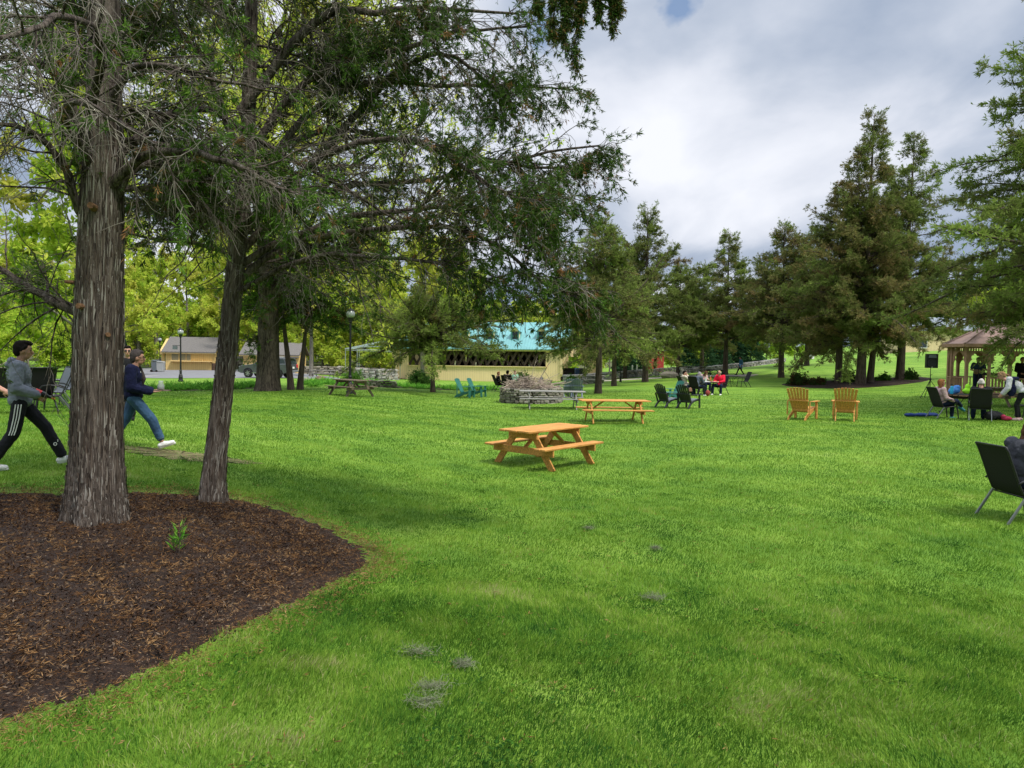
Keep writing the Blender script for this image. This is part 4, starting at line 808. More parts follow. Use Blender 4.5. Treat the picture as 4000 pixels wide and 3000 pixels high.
# ================================================================ BUILDINGS AND WALLS
def boards(name, col, period=.25, axis=0, rough=.75, gap=.06, dark=.55, var=.12):
    """painted vertical boards: thin dark joints every 'period' along an object axis"""
    m, nt, o = new_mat(name); tc = NG(nt, 'ShaderNodeTexCoord'); sp = NG(nt, 'ShaderNodeSeparateXYZ'); nt.links.new(tc.outputs['Object'], sp.inputs[0])
    f = math_n(nt, 'FRACT', math_n(nt, 'DIVIDE', sp.outputs[axis], period)); j = math_n(nt, 'LESS_THAN', f, gap)
    idn = NG(nt, 'ShaderNodeTexWhiteNoise', noise_dimensions='1D'); nt.links.new(math_n(nt, 'FLOOR', math_n(nt, 'DIVIDE', sp.outputs[axis], period)), idn.inputs['W'])
    mp = NG(nt, 'ShaderNodeMapping'); mp.inputs['Scale'].default_value = (3, 3, .35); nt.links.new(tc.outputs['Object'], mp.inputs[0]); n = noise(nt, mp.outputs[0], 4, 5, .65)
    a = mixc(nt, n, tuple(c * (1 - var * 1.6) for c in col), tuple(min(1, c * 1.08) for c in col)); a = mixc(nt, math_n(nt, 'MULTIPLY', idn.outputs[0], .35), a, tuple(c * .82 for c in col)); a = mixc(nt, j, a, tuple(c * dark for c in col))
    p = NG(nt, 'ShaderNodeBsdfPrincipled'); p.inputs['Roughness'].default_value = rough; p.inputs['Specular IOR Level'].default_value = .2; nt.links.new(a, p.inputs['Base Color'])
    bp = NG(nt, 'ShaderNodeBump'); bp.inputs['Strength'].default_value = .6; bp.inputs['Distance'].default_value = .015; nt.links.new(math_n(nt, 'SUBTRACT', 1.0, j), bp.inputs['Height']); nt.links.new(bp.outputs[0], p.inputs['Normal']); nt.links.new(p.outputs[0], o.inputs[0]); return m
YEL = boards('yellow_boards', (.90, .69, .38)); YTRIM = pm('yellow_trim', (.86, .67, .33), .7, .12, 5); YELY = boards('yellow_boards_end', (.86, .64, .32), axis=1)
PALE = boards('pale_yellow_boards', (.76, .60, .34), .22)
TEAL = pm('teal_metal_roof', (.17, .40, .41), .42, .12, 1.5, metal=.0, spec=.5); TEALD = pm('teal_trim', (.06, .22, .20), .5, .15, 3)
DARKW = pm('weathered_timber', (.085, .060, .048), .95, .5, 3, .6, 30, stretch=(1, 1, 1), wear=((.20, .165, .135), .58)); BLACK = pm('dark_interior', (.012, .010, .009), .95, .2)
SHAKE = boards('wood_shakes', (.22, .205, .195), .16, 0, .95, .12, .4, .35)
GLASS = pm('window_glass', (.03, .04, .045), .08, .2, 2, spec=.6); WHITE = pm('white_paint', (.75, .74, .70), .6, .08, 4); SCREEN = pm('shut_blind', (.28, .26, .18), .8, .15, 4)
STONE = pm('field_stone', (.27, .25, .22), .95, .45, 2.2, .6, 22, col2=(.12, .115, .105), wear=((.36, .34, .31), .6)); 
def island_stone(name, cols):
    m, nt, o = new_mat(name); ge = NG(nt, 'ShaderNodeNewGeometry'); n = noise(nt, ge.outputs['Position'], 7, 5, .65); f = math_n(nt, 'ADD', math_n(nt, 'MULTIPLY', ge.outputs['Random Per Island'], .7), math_n(nt, 'MULTIPLY', n, .35))
    rp = ramp(nt, cols, f); p = NG(nt, 'ShaderNodeBsdfPrincipled'); p.inputs['Roughness'].default_value = .92; p.inputs['Specular IOR Level'].default_value = .15; nt.links.new(rp.outputs[0], p.inputs['Base Color'])
    bp = NG(nt, 'ShaderNodeBump'); bp.inputs['Strength'].default_value = .7; bp.inputs['Distance'].default_value = .03; nt.links.new(noise(nt, ge.outputs['Position'], 20, 5, .7), bp.inputs['Height']); nt.links.new(bp.outputs[0], p.inputs['Normal']); nt.links.new(p.outputs[0], o.inputs[0]); return m
STONE = island_stone('field_stone', [(.1, (.055, .05, .042)), (.4, (.15, .135, .11)), (.65, (.25, .225, .18)), (.95, (.36, .33, .28))])
GREYM = pm('grey_plastic', (.13, .15, .17), .5, .12, 3)
FLAG = island_stone('flat_stones', [(.1, (.10, .095, .085)), (.4, (.26, .25, .235)), (.65, (.36, .35, .33)), (.95, (.40, .31, .26))])
# -- covered bridge (its long axis is local x; it faces the viewer along -y) --
bl = cam_pt(1555, 1478, 35.5); br = cam_pt(2190, 1489, 37.5); ang = math.atan2(br.y - bl.y, br.x - bl.x); Lb = (br - bl).length; zb = (bl.z + br.z) / 2
T = empty('covered_bridge', (bl.x, bl.y, bl.z), ang, 'yellow covered bridge with a teal metal roof and dark lattice sides', 'covered bridge'); T.rotation_euler[1] = -math.asin((br.z - bl.z) / Lb)
Wd = 5.2; He = 3.25; Hs = 1.42; Hr = 2.9; ov = .35
def wall_with_hole(mb, y, th):
    x0, x1, a, b = 0, Lb, 1.25, Lb - 1.55
    mb.box(((x0 + x1) / 2, y, Hs / 2 - .1), (x1 - x0, th, Hs + .2)); mb.box((a / 2, y, (Hs + He) / 2), (a, th, He - Hs)); mb.box(((b + x1) / 2, y, (Hs + He) / 2), (x1 - b, th, He - Hs)); return a, b
m = MB(); a, b = wall_with_hole(m, 0, .12); m.build('wall', YEL, T); m = MB(); wall_with_hole(m, Wd, .12); m.build('wall', YEL, T)
m = MB(); m.box(((a + b) / 2, -.09, Hs + .03), (b - a + .3, .22, .08)); m.box((Lb / 2, -.13, He - .09), (Lb + .6, .16, .17)); m.box((b + .03, -.075, (Hs + He) / 2 + .05), (.12, .05, He - Hs - .25)); m.build('sill_board', YTRIM, T)
for k in range(26):
    pass
n = int((b - a) / .80)
for y, mat_ in ((.22, DARKW), (.42, DARKW)):
    for k in range(-2, n + 2):
        x = a + (k + .5) * (b - a) / n; dx = 1.02 * (1 if y < .3 else -1); p0 = Vector((x - dx / 2 * 1.0, y, Hs - .05)); p1 = Vector((x + dx / 2, y, He - .02))
        if min(p0.x, p1.x) < a - .35 or max(p0.x, p1.x) > b + .35: continue
        mb = MB(); mb.beam(p0, p1, .09, .24, side=(0, 1, 0)); mb.build('lattice_beam', mat_, T)
m = MB(); m.box((Lb / 2, Wd / 2, .25), (Lb - .3, Wd - .2, .12)); m.build('floor', DARKW, T)
m = MB(); [m.beam((a + (k + .5) * 1.6, Wd - .3, Hs), (a + (k + 1.2) * 1.6, Wd - .3, He), .09, .24) for k in range(int((b - a) / 1.6) - 1)]; [m.beam((a + (k + 1.2) * 1.6, Wd - .42, Hs), (a + (k + .5) * 1.6, Wd - .42, He), .09, .24) for k in range(int((b - a) / 1.6) - 1)]; m.box(((a + b) / 2, Wd - .35, He - .35), (b - a, .3, .5)); m.build('back_lattice', DARKW, T); m = MB(); [m.box((a + .62 + 1.24 * k, Wd - .16, (Hs + He) / 2), (1.02 + .12 * math.sin(k * 3), .05, He - Hs)) for k in range(int((b - a) / 1.24))]; m.build('interior_shade_panel', BLACK, T)  # last: black panels added behind the lattice, standing in for shade under the roof
m = MB(); m.prism([(-.5, He), (Wd / 2, He + Hr * .93), (Wd + .5, He)], .1, Lb - .1, 'x') if False else None
# roof: two slopes with standing seams
m = MB(); yc = Wd / 2; x0, x1 = -.9, Lb + .8; e0 = (-.45, He - .02); rd = (yc, He + Hr)
m.prism([e0, rd, (Wd + .45, He - .02), (Wd + .45, He + .06), (yc, He + Hr + .09), (-.45, He + .06)], x0, x1, 'x'); rf = m.build('roof', TEAL, T)
m = MB()
for k in range(int((x1 - x0) / .30)):
    x = x0 + .1 + k * .30; m.beam((x, -.45, He + .075), (x, yc, He + Hr + .10), .025, .05, side=(1, 0, 0))
m.build('roof_seams', TEAL, rf).name = 'standing_seam'
for x in (.12, Lb - .12):
    m = MB(); m.prism([(0.08, He), (Wd - .08, He), (yc, He + Hr - .1)], x - .05, x + .05, 'x'); m.build('gable', YELY, T)
def dormer(x):
    f = MB(); yd = .55; zd = He + .95; w = .42; h = 1.0
    # cheeks, front frame, little gable roof
    f.prism([(yd, zd), (yd, zd + h), (yc - .35, zd + h + .02), (yc - .35, zd + h - .3)], x - w, x - w + .05, 'x'); f.prism([(yd, zd), (yd, zd + h), (yc - .35, zd + h + .02), (yc - .35, zd + h - .3)], x + w - .05, x + w, 'x')
    f.prism([(x - w, zd + h), (x + w, zd + h), (x, zd + h + .42)], yd, yd + .06, 'y'); d = f.build('dormer', YTRIM, T)
    g = MB(); g.box((x, yd + .1, zd + h / 2), (w * 2 - .1, .03, h)); g.build('pane', GLASS, d)
    q = MB(); q.box((x - w + .06, yd - .02, zd + h / 2), (.14, .05, h)); q.box((x + w - .06, yd - .02, zd + h / 2), (.14, .05, h)); q.box((x, yd - .02, zd - .03), (w * 2 + .2, .07, .08)); q.box((x, yd + .0, zd + h * .5), (w * 2 - .25, .05, .05)); q.build('frame', TEALD, d)
    r2 = MB(); r2.prism([(x - w - .14, zd + h - .08), (x, zd + h + .50), (x + w + .14, zd + h - .08), (x + w + .14, zd + h), (x, zd + h + .58), (x - w - .14, zd + h)], yd - .18, yc - .1, 'y'); r2.build('dormer_roof', TEAL, d)
for u in (1620, 1725, 1830, 1933, 2037, 2142): dormer((u - 1555) / 37.0)
# portals at both ends
m = MB()
for s_, x in ((-1, 0), (1, Lb)):
    m.prism([(x, -.06 - .1), (x, He + .1), (x + s_ * .9, He + .1), (x + s_ * .75, He - .5), (x + s_ * .22, He - 1.5), (x + s_ * .22, .55), (x, .45)], -.10, -.02, 'y')
    m.box((x + s_ * .1, -.14, (He - .9) / 2 + .6), (.24, .14, He - 1.1))
m.build('portal_trim', YEL, T)
m = MB(); m.box((Lb + 3.2, 3.1, 1.55), (1.6, .14, 3.6)); m.box((Lb + 1.0, 2.4, 3.0), (.14, 5, .9)); m.box((Lb + 3.95, 1.5, 1.55), (.14, 3.2, 3.6)); m.build('portal_wall', YEL, T)
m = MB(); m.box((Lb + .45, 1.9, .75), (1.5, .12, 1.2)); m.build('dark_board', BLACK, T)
def wheelie(loc, rz, label, mat, name='bin'):
    t = empty(name, loc, rz, label, 'bin'); m = MB(); m.prism([(-.26, .04), (.26, .04), (.31, .9), (-.31, .9)], -.27, .27, 'y'); m.build('body', mat, t, .02); m = MB(); m.prism([(-.34, .92), (.34, .92), (.28, 1.02), (-.2, 1.06)], -.3, .3, 'y'); m.build('lid', mat, t, .02)
    m = MB(); [m.tube([(-.27, y, .1), (-.27, y + .05, .1)], .1, 10) for y in (-.3, .25)]; m.build('wheel', BLACK, t); return t
DBLUE = pm('dark_blue_plastic', (.015, .03, .08), .5, .1); DBLK = pm('black_plastic', (.018, .018, .019), .45, .1)
for q, (u, lab, mt) in enumerate(((2256, 'dark blue wheeled bin in the bridge portal', DBLUE), (2270, 'black wheeled bin right of the blue one in the bridge portal', DBLK))): p = cam_pt(u, 1455, 38); wheelie((p.x, p.y - .4, zb + .45), .2, lab, mt)

def stone_wall(name, line, h, th, label, seed, size=.32, cat='wall', mat=None, group=None, closed=False, zoff=-.06, capsize=1.0):
    """dry stone wall: irregular stones in courses along a line of ground points"""
    r = random.Random(seed); mb = MB(); L = [Vector(p) for p in line]; seg = []
    for i in range(len(L) - 1): seg.append((L[i], L[i + 1], (L[i + 1] - L[i]).length))
    tot = sum(s[2] for s in seg); o0 = L[0].copy()
    def pt(d):
        for a, b, l in seg:
            if d <= l: return a.lerp(b, d / l), (b - a).normalized()
            d -= l
        return seg[-1][1], (seg[-1][1] - seg[-1][0]).normalized()
    z = 0
    while z < h - .02:
        ch = r.uniform(.45, .85) * size * (capsize if z + size * .6 > h else 1); d = -r.random() * size
        while d < tot:
            w = r.uniform(.6, 2.0) * size * (1.3 if z < size * .5 else 1); p, tn = pt(max(0, d + w / 2)); 
            k = 7; c = p - o0 + Vector((0, 0, z + ch / 2 + zoff + r.uniform(-.02, .02))); c.z += terr(p.x, p.y) - p.z
            rot = Matrix.Rotation(math.atan2(tn.y, tn.x) + r.uniform(-.12, .12), 3, 'Z') @ Matrix.Rotation(r.uniform(-.1, .1), 3, 'Y')
            b0 = len(mb.v); sx, sy, sz = w * .97, th * r.uniform(.85, 1.1), ch * .97
            vs = []
            for X in (-1, 1):
                for Y in (-1, 1):
                    for Z in (-1, 1): vs.append(c + rot @ Vector((X * sx / 2 * r.uniform(.82, 1), Y * sy / 2 * r.uniform(.88, 1), Z * sz / 2 * r.uniform(.75, 1))))
            mb.add(vs, [(0,1,3,2),(4,6,7,5),(0,4,5,1),(2,3,7,6),(0,2,6,4),(1,5,7,3)]); d += w
        z += ch * .95
    o = mb.build(name, mat or STONE, loc=o0, bevel=.02); return tag(o, label, cat, group)
def line(*uvs): return [Vector(G(*q)) for q in uvs]
stone_wall('stone_wall', line((2340, 1478, 38), (2420, 1478, 38), (2520, 1478, 37), (2640, 1474, 37)), .72, .6, 'dry stone wall with flat capstones behind the cedars, beyond the gravel path', 1, .26, mat=FLAG)
stone_wall('stone_wall', line((2660, 1450, 37), (2760, 1443, 36), (2860, 1440, 35), (2960, 1432, 34), (3060, 1425, 32)), .45, .6, 'low stone wall climbing the slope behind the distant walker', 2, .28, mat=FLAG)
stone_wall('stone_wall', line((2215, 1478, 46), (2280, 1485, 45), (2340, 1487, 44)), .95, .8, 'rough boulder wall beside the right portal of the bridge', 3, .42, mat=FLAG)
stone_wall('stone_wall', line((1400, 1478, 40), (1470, 1474, 40), (1540, 1474, 39)), .95, .9, 'pile of flat stones at the left end of the bridge', 4, .34, mat=FLAG)
stone_wall('stone_wall', line((1180, 1452, 33), (1300, 1448, 32), (1420, 1446, 32), (1540, 1450, 33)), 1.0, .7, 'mossy grey stone wall at the foot of the wood', 5, .36)
stone_wall('stone_wall', line((880, 1436, 29), (960, 1436, 29)), 1.6, .7, 'stone wall between the two yellow kiosks', 6, .36)
stone_wall('stone_wall', line((1440, 1512, 60), (1500, 1512, 60), (1545, 1510, 60)), .5, .5, 'small retaining wall of flat stones in the lily bed', 7, .22)
stone_wall('stone_pillar', line((2661, 1466, 44), (2676, 1466, 44)), .9, .45, 'short stone pillar behind the man in the cream hoodie', 8, .2, 'pillar', FLAG)
def boulder(loc, sx, sy, sz, seed, label, mat):
    r = random.Random(seed); m = MB(); m.ell((0, 0, 0), (sx, sy, sz), 12, 8); m.v = [(v[0] * r.uniform(.86, 1.1), v[1] * r.uniform(.86, 1.1), v[2] * r.uniform(.85, 1.05) + sz * .55) for v in m.v]; o = m.build('boulder', mat, loc=loc, smooth=False); return tag(o, label, 'boulder')
RED = pm('red_brown_stone', (.20, .12, .10), .95, .35, 3, .5)
boulder(G(1252, 1482, 50), .42, .35, .30, 1, 'reddish brown boulder in the grass in front of the far picnic table', RED)
boulder(G(1192, 1492, 52), .36, .3, .22, 2, 'grey boulder at the edge of the parking lot beside the oak', STONE)
boulder(G(2615, 1474, 42), .95, .4, .40, 3, 'long grey boulder at the foot of the double trunked cedar', STONE)
boulder(G(1330, 1440, 30), .8, .6, .7, 4, 'pale boulder among the trunks of the wood', FLAG)

# -- kiosks --
YELK = boards('ochre_boards', (.80, .56, .23)); YELKY = boards('ochre_boards_end', (.78, .54, .22), axis=1); YTK = pm('ochre_trim', (.80, .58, .26), .7, .12, 5)
def kiosk(u0, u1, v, s, dep, hw, rise, label, gable_left=True, counter=True):
    a = cam_pt(u0, v, s); b = cam_pt(u1, v, s); za = min(terr(a.x, a.y), terr(b.x, b.y)) - .1; L = (b - a).length; t = empty('kiosk', (a.x, a.y, za), math.atan2(b.y - a.y, b.x - a.x), label, 'kiosk')
    for y_ in (0, dep): m = MB(); m.box((L / 2, y_, hw / 2), (L, .1, hw)); m.build('wall', YELK, t)
    for x in (.0, L): m = MB(); m.prism([(.05, 0), (dep - .05, 0), (dep - .05, hw), (dep / 2, hw + rise), (.05, hw)], x - .05 + (.05 if x == 0 else -.05), x + .05 + (.05 if x == 0 else -.05), 'x'); m.build('gable', YELKY, t)
    m = MB(); m.prism([(-.5, hw - .12), (dep / 2, hw + rise + .05), (dep + .5, hw - .12), (dep + .5, hw), (dep / 2, hw + rise + .2), (-.5, hw)], -.35, L + .35, 'x'); rf = m.build('roof', SHAKE, t)
    m = MB()
    for k in range(9):
        f0 = k / 9; y = -.5 + (dep / 2 + .5) * f0; z = hw + (rise + .2) * f0; m.box((L / 2, y + .16, z + .04), (L + .7, .36, .03), Matrix.Rotation(math.atan2(rise + .2, dep / 2 + .5) - .08, 3, 'X'))
    m.build('shingle_courses', SHAKE, rf).name = 'shingle'
    m = MB(); m.box((L / 2, -.42, hw - .14), (L + .74, .06, .2)); m.build('fascia', YTK, t)
    if counter:
        for x, w in ((L * .20, 1.0), (L * .35, .9), (L * .475, .62)):
            q = MB(); q.box((x, -.075, 1.75), (w, .04, .85)); f = q.build('window', SCREEN, t); q = MB()
            for dx in (-w / 2, w / 2): q.box((x + dx, -.10, 1.75), (.07, .06, .95))
            for dz in (-.45, .45): q.box((x, -.10, 1.75 + dz), (w + .07, .055, .07))
            q.build('frame', YTK, f)
        q = MB(); q.box((L * .54, -.08, 2.26), (L * .84, .07, .07)); q.box((L * .76, -.08, 1.75), (.06, .06, 1.0)); q.box((L * .955, -.08, 1.75), (.08, .06, 1.0)); q.build('shutter_trim', YTK, t)
        q = MB(); q.box((L * .54, -.3, 1.26), (L * .86, .5, .06)); [q.prism([(-.04, 1.22), (-.42, 1.22), (-.04, .9)], L * f, L * f + .06, 'x') for f in (.15, .34, .53, .72, .92)]; q.build('counter', YTK, t)
    return t, L
K1, L1_ = kiosk(648, 838, 1440, 31, 3.6, 2.45, 1.7, 'yellow kiosk with a shuttered serving counter and grey shake roof')
m = MB(); m.prism([(-.05, 2.1), (-.05, 2.45), (1.8, 4.1), (3.65, 2.45), (3.65, 2.1)], -.8, -.35, 'x'); m.box((-.58, .5, 1.1), (.4, .1, 2.2)); m.build('porch_gable', YELKY, K1)
K2, L2_ = kiosk(950, 1162, 1444, 32, 3.4, 2.35, 1.3, 'yellow kiosk behind the parked car, mostly hidden by the oak', counter=False)
q = MB(); q.box((L2_ - .95, -.08, 1.15), (1.25, .05, 2.1)); sg = q.build('painted_sign', WHITE, K2)
NAVY = pm('navy_paint', (.02, .035, .07), .6, .1)
q = MB()
for i_, (x, z, w, h) in enumerate([(-.35, .85, .05, .22), (-.22, .85, .05, .22), (-.285, .87, .13, .045), (-.08, .85, .05, .22), (.0, .94, .12, .045), (.0, .77, .12, .045), (.16, .85, .05, .22), (.30, .85, .05, .22), (.36, .94, .1, .045), (-.2, .58, .05, .2), (-.1, .58, .05, .2), (.02, .58, .14, .045), (.16, .58, .05, .2), (.3, .5, .12, .045)]): q.box((L2_ - .95 + x, -.112, 1.15 + z), (w, .012, h))
q.ell((L2_ - .95 - .18, -.112, 1.3), (.22, .012, .2)); q.ell((L2_ - .95 + .28, -.112, 1.35), (.2, .012, .16)); q.beam((L2_ - 1.0, -.112, 1.2), (L2_ - .7, -.112, 1.45), .012, .1); q.build('sign_lettering', NAVY, sg)
m = MB(); m.prism([(-.5, 2.0), (.2, 2.35), (.2, 2.45), (-.5, 2.1)], L2_ - 2.1, L2_ + .3, 'x'); m.build('lean_to_roof', SHAKE, K2)
wheelie(G(610, 1437, 33), .1, 'grey lidded bin beside the lamp at the left kiosk', GREYM).scale = (1.5, 1.2, 1.35)
wheelie(G(628, 1437, 33), .1, 'pale grey bin against the left kiosk', pm('pale_bin', (.35, .36, .36), .6, .1)).scale = (1.3, 1.2, 1.2)
REDP = pm('red_plastic', (.62, .035, .035), .45, .1)
t = empty('cooler', G(604, 1437, 33), 0, 'small red cooler box on the ground beside the kiosk bins', 'cooler'); m = MB(); m.box((0, 0, .22), (.62, .4, .44)); m.build('body', REDP, t, .02); m = MB(); m.box((0, 0, .47), (.66, .44, .08)); m.build('lid', WHITE, t, .02)
q = MB(); q.tube([(0, 0, 0), (0, 0, .9)], .38, 14); BARR = pm('barrel_wood', (.10, .06, .04), .8, .3, 6); o = q.build('wooden_barrel', BARR, loc=G(840, 1441, 31)); tag(o, 'dark wooden barrel at the right corner of the left kiosk', 'barrel')

# -- pergola frame --
PIPE = pm('galvanised_pipe', (.42, .47, .48), .4, .1, 3, metal=.6)
p0 = cam_pt(1360, 1400, 38); t = empty('pergola', (p0.x, p0.y, terr(p0.x, p0.y)), ang, 'bare grey pipe pergola beside the left end of the covered bridge', 'pergola')
hp = 3.0
for x, y in ((-.3, 0), (1.0, 0), (-.3, 3.2), (4.4, 3.2)): m = MB(); m.tube([(x, y, -.2), (x, y, hp)], .035, 6); m.build('post', PIPE, t)
for k in range(8): m = MB(); y = k * .45; m.tube([(-.4, y, hp + .03 * k), (4.9, y + .2, hp + .25 + .03 * k)] if k > 4 else [(-.4 , y, hp), (3.2, y + 1.2, hp + .85)], .025, 5); m.build('rafter', PIPE, t)
m = MB(); m.tube([(-.3, 0, hp), (4.9, 0, hp - .12)], .03, 6); m.tube([(-.3, 0, hp - .15), (4.9, 0, hp - .25)], .03, 6); m.build('rail', PIPE, t)

# -- house on the hill, red sheds, posts, picnic extras --
a = cam_pt(3530, 1380, 24); HZ = terr(a.x, a.y); t = empty('house', (a.x, a.y, HZ - .3), -.05, 'pale yellow house with a grey roof on top of the slope, seen through the cedars', 'house')
m = MB(); m.box((9, 4, 2.2), (18, 8, 4.4)); m.build('wall', PALE, t); m = MB(); m.prism([(-.6, 4.4), (4, 6.6), (8.6, 4.4), (8.6, 4.6), (4, 6.85), (-.6, 4.6)], -.6, 18.6, 'x'); m.build('roof', pm('grey_shingles', (.22, .25, .29), .8, .2, 4), t)
for x in (3, 8, 13): m = MB(); m.box((x, -.04, 2.4), (1.1, .06, 1.4)); w_ = m.build('window', GLASS, t); m = MB(); [m.box((x + dx, -.07, 2.4), (.1, .08, 1.6)) for dx in (-.6, .6)]; [m.box((x, -.07, 2.4 + dz), (1.3, .078, .1)) for dz in (-.75, .75)]; m.build('frame', WHITE, w_)
REDB = boards('red_boards', (.42, .05, .045), .2)
for u0, u1, lab in ((2532, 2553, 'left red shed half hidden behind a cedar trunk'), (2565, 2592, 'right red shed with a white post behind the stone wall')):
    a = cam_pt(u0, 1462, 31); b = cam_pt(u1, 1462, 31); L = (b - a).length; t = empty('shed', (a.x, a.y, terr(a.x, a.y)), 0, lab, 'shed'); m = MB(); m.box((L / 2, 1, 1.3), (L, 2, 2.6)); m.build('wall', REDB, t); m = MB(); m.prism([(-.25, 2.6), (1, 3.2), (2.25, 2.6), (2.25, 2.7), (1, 3.32), (-.25, 2.7)], -.2, L + .2, 'x'); m.build('roof', SHAKE, t)
for q, u in enumerate((2470, 2488)): m = MB(); m.box((0, 0, .6), (.13, .13, 1.2)); m.prism([(-.065, 1.2), (.065, 1.2), (0, 1.28)], -.065, .065, 'y'); p = cam_pt(u, 1462, 36); o = m.build('bollard', WHITE, loc=(p.x, p.y, terr(p.x, p.y))); tag(o, ('left', 'right')[q] + ' one of the two white posts behind the stone wall', 'post', 'white posts behind the stone wall')
p = G(3168, 1415, 30); t = empty('utility_box', p, .2, 'small white box on the grass crest between the cedars', 'box'); m = MB(); m.box((0, 0, .3), (.6, .45, .6)); m.build('body', WHITE, t, .03); m = MB(); m.box((0, 0, .63), (.7, .52, .07)); m.build('lid', WHITE, t, .02)

# -- lamp posts --
IRON = pm('black_iron', (.02, .02, .022), .45, .15, 6); GLOBE = pm('lamp_globe', (.36, .38, .38), .15, .1, 3, spec=.6)
def lamp(loc, h, label, first=[None]):
    t = empty('street_lamp', loc, 0, label, 'street lamp', 'black street lamps with glass globes')
    m = MB(); m.lathe([(.19, 0), (.19, .12), (.15, .16), (.15, .4), (.12, .46), (.14, .5), (.09, .58), (.08, .8), (.1, .84), (.062, .9)], 16); m.build('base', IRON, t, smooth=False)
    m = MB(); m.lathe([(.06, .88), (.048, h - .75), (.048, h - .7), (.09, h - .66), (.09, h - .62), (.13, h - .5), (.15, h - .45)], 14); m.build('pole', IRON, t)
    m = MB(); m.lathe([(.13, h - .449), (.21, h - .36), (.22, h - .24), (.17, h - .13), (.10, h - .06)], 16); m.build('globe', GLOBE, t, smooth=True)
    m = MB(); m.lathe([(.18, h - .13), (.15, h - .06), (.05, h - .01), (.02, h + .08)], 14); m.build('cap', IRON, t); return t
lamp(G(1367, 1540, 80), 4.15, 'nearest black street lamp, rising behind the brown picnic table')
l2 = lamp(G(706, 1492, 52), 4.0, 'black street lamp at the near edge of the parking lot')
lamp(G(625, 1436, 33), 4.1, 'black street lamp beside the bins of the left kiosk')
lamp(G(2424, 1478, 44), 3.3, 'slim lamp in front of the stone wall between two cedar trunks').scale = (.6, .6, 1)
t = empty('signal_box', tuple(l2.location), 0, 'small grey box sign hung beside the near parking lot lamp', 'box'); m = MB(); m.box((-.42, 0, 2.55), (.28, .2, .26)); m.build('body', GREYM, t); m = MB(); m.tube([(0, 0, 2.72), (-.6, 0, 2.72)], .02, 5); m.build('bracket', IRON, t)

# -- fire pit and brush pile --
fc = Vector(G(2075, 1562, 82)); ring = []
for k in range(13):
    a_ = 2 * PI * k / 12; q = fc + Vector((1.38 * math.cos(a_), 1.2 * math.sin(a_), 0)); q.z = terr(q.x, q.y); ring.append(q)
o = stone_wall('fire_pit', ring, .74, .30, 'round dry stone fire pit heaped with sticks, behind the grey picnic table', 11, .155, 'fire pit')
m = MB(); m.lathe([(1.25, 0), (1.25, .55), (.9, .62), (0.01, .68)], 20); f_ = m.build('pit_fill', BEDD, o); f_.location = fc - Vector(ring[0]); 
def sticks(name, loc, n, rad, h, seed, label, L=(.5, 1.6)):
    r = np.random.default_rng(seed); a = r.uniform(0, 2 * PI, n); q = rad * np.sqrt(r.random(n)); z = r.uniform(0, 1, n) * h * (1 - (q / rad) ** 1.6) + .03; d = r.normal(0, 1, (n, 3)); d[:, 2] = r.normal(0.1, .32, n); Ls = r.uniform(*L, n)
    p = np.stack([q * np.cos(a), q * np.sin(a), z], -1) - norm(d) * (Ls * .5)[:, None]; p[:, 2] = np.maximum(p[:, 2], .0); C = grow(p, d, Ls, 6, .15, .10, r=r); rr = r.uniform(.006, .028, n); V1 = tubes(C, rr, rr * .5, 5)
    i = r.integers(0, n, n * 2); pp, tn = sample(C, i, r.uniform(.3, 1, n * 2)); C2 = grow(pp, side_dir(tn, .8, r), r.uniform(.2, .6, n * 2), 4, 0, .2, r=r); V2 = tubes(C2, .006, .002, 3); V, Fs, _ = join([V1, V2])
    return tag(npmesh(name, V, Fs, BRUSH, loc=loc), label, 'brush pile')
BRUSH = pm('dry_sticks', (.36, .29, .22), .95, .5, 1.7, col2=(.15, .12, .10))
sticks('brush_pile', (fc.x, fc.y, fc.z + .68), 230, 1.15, .62, 3, 'heap of dry grey brown sticks on the stone fire pit')
p = G(10, 1470, 74); sticks('brush_pile', p, 150, 1.1, 1.35, 4, 'far heap of sticks behind the shoulder of the boy in the hoodie')
# -- the gazebo --
BROWN = pm('brown_stained_wood', (.36, .21, .135), .7, .25, 6, .2, 30); ROOFB = boards('brown_shingles', (.40, .28, .245), .17, 2, .9, .10, .75, .25)
gc = Vector(G(3770, 1552, 82)); gc.z += .02; T = empty('gazebo', gc, 0, 'long brown wooden gazebo with curved brackets and a shingled hip roof', 'gazebo')
T.rotation_euler = (0, 0, R(-25))
PTS = [(-.5, .75), (0, 0), (.9, 0), (1.68, 0), (2.5, 0), (3.3, 0), (3.8, .75), (3.8, 1.8), (3.3, 2.55), (2.2, 2.55), (1.1, 2.55), (0, 2.55), (-.5, 1.8)]
def gzp(x, y, z=0.0): c_, s_ = math.cos(R(-25)), math.sin(R(-25)); return (gc.x + x * c_ - y * s_, gc.y + x * s_ + y * c_, gc.z + z)
NP = len(PTS); cen = 0
def gp(k, off=0.0, z=0.0):
    p = Vector((*PTS[k % NP], 0)); a = Vector((*PTS[(k - 1) % NP], 0)); b = Vector((*PTS[(k + 1) % NP], 0)); n1 = (p - a).normalized(); n2 = (b - p).normalized(); n = Vector((n1.y + n2.y, -n1.x - n2.x, 0)).normalized(); c_ = max(.5, n.dot(Vector((n1.y, -n1.x, 0)))); q = p + n * off / c_; q.z = z; return q
m = MB(); m.prism([gp(k, .12)[:2] for k in range(NP)], .10, .22, 'z'); m.build('floor', BROWN, T); m = MB(); m.prism([gp(k, -.05)[:2] for k in range(NP)], -.25, .098, 'z'); m.build('plinth', BEDD, T)
ZT = 2.52
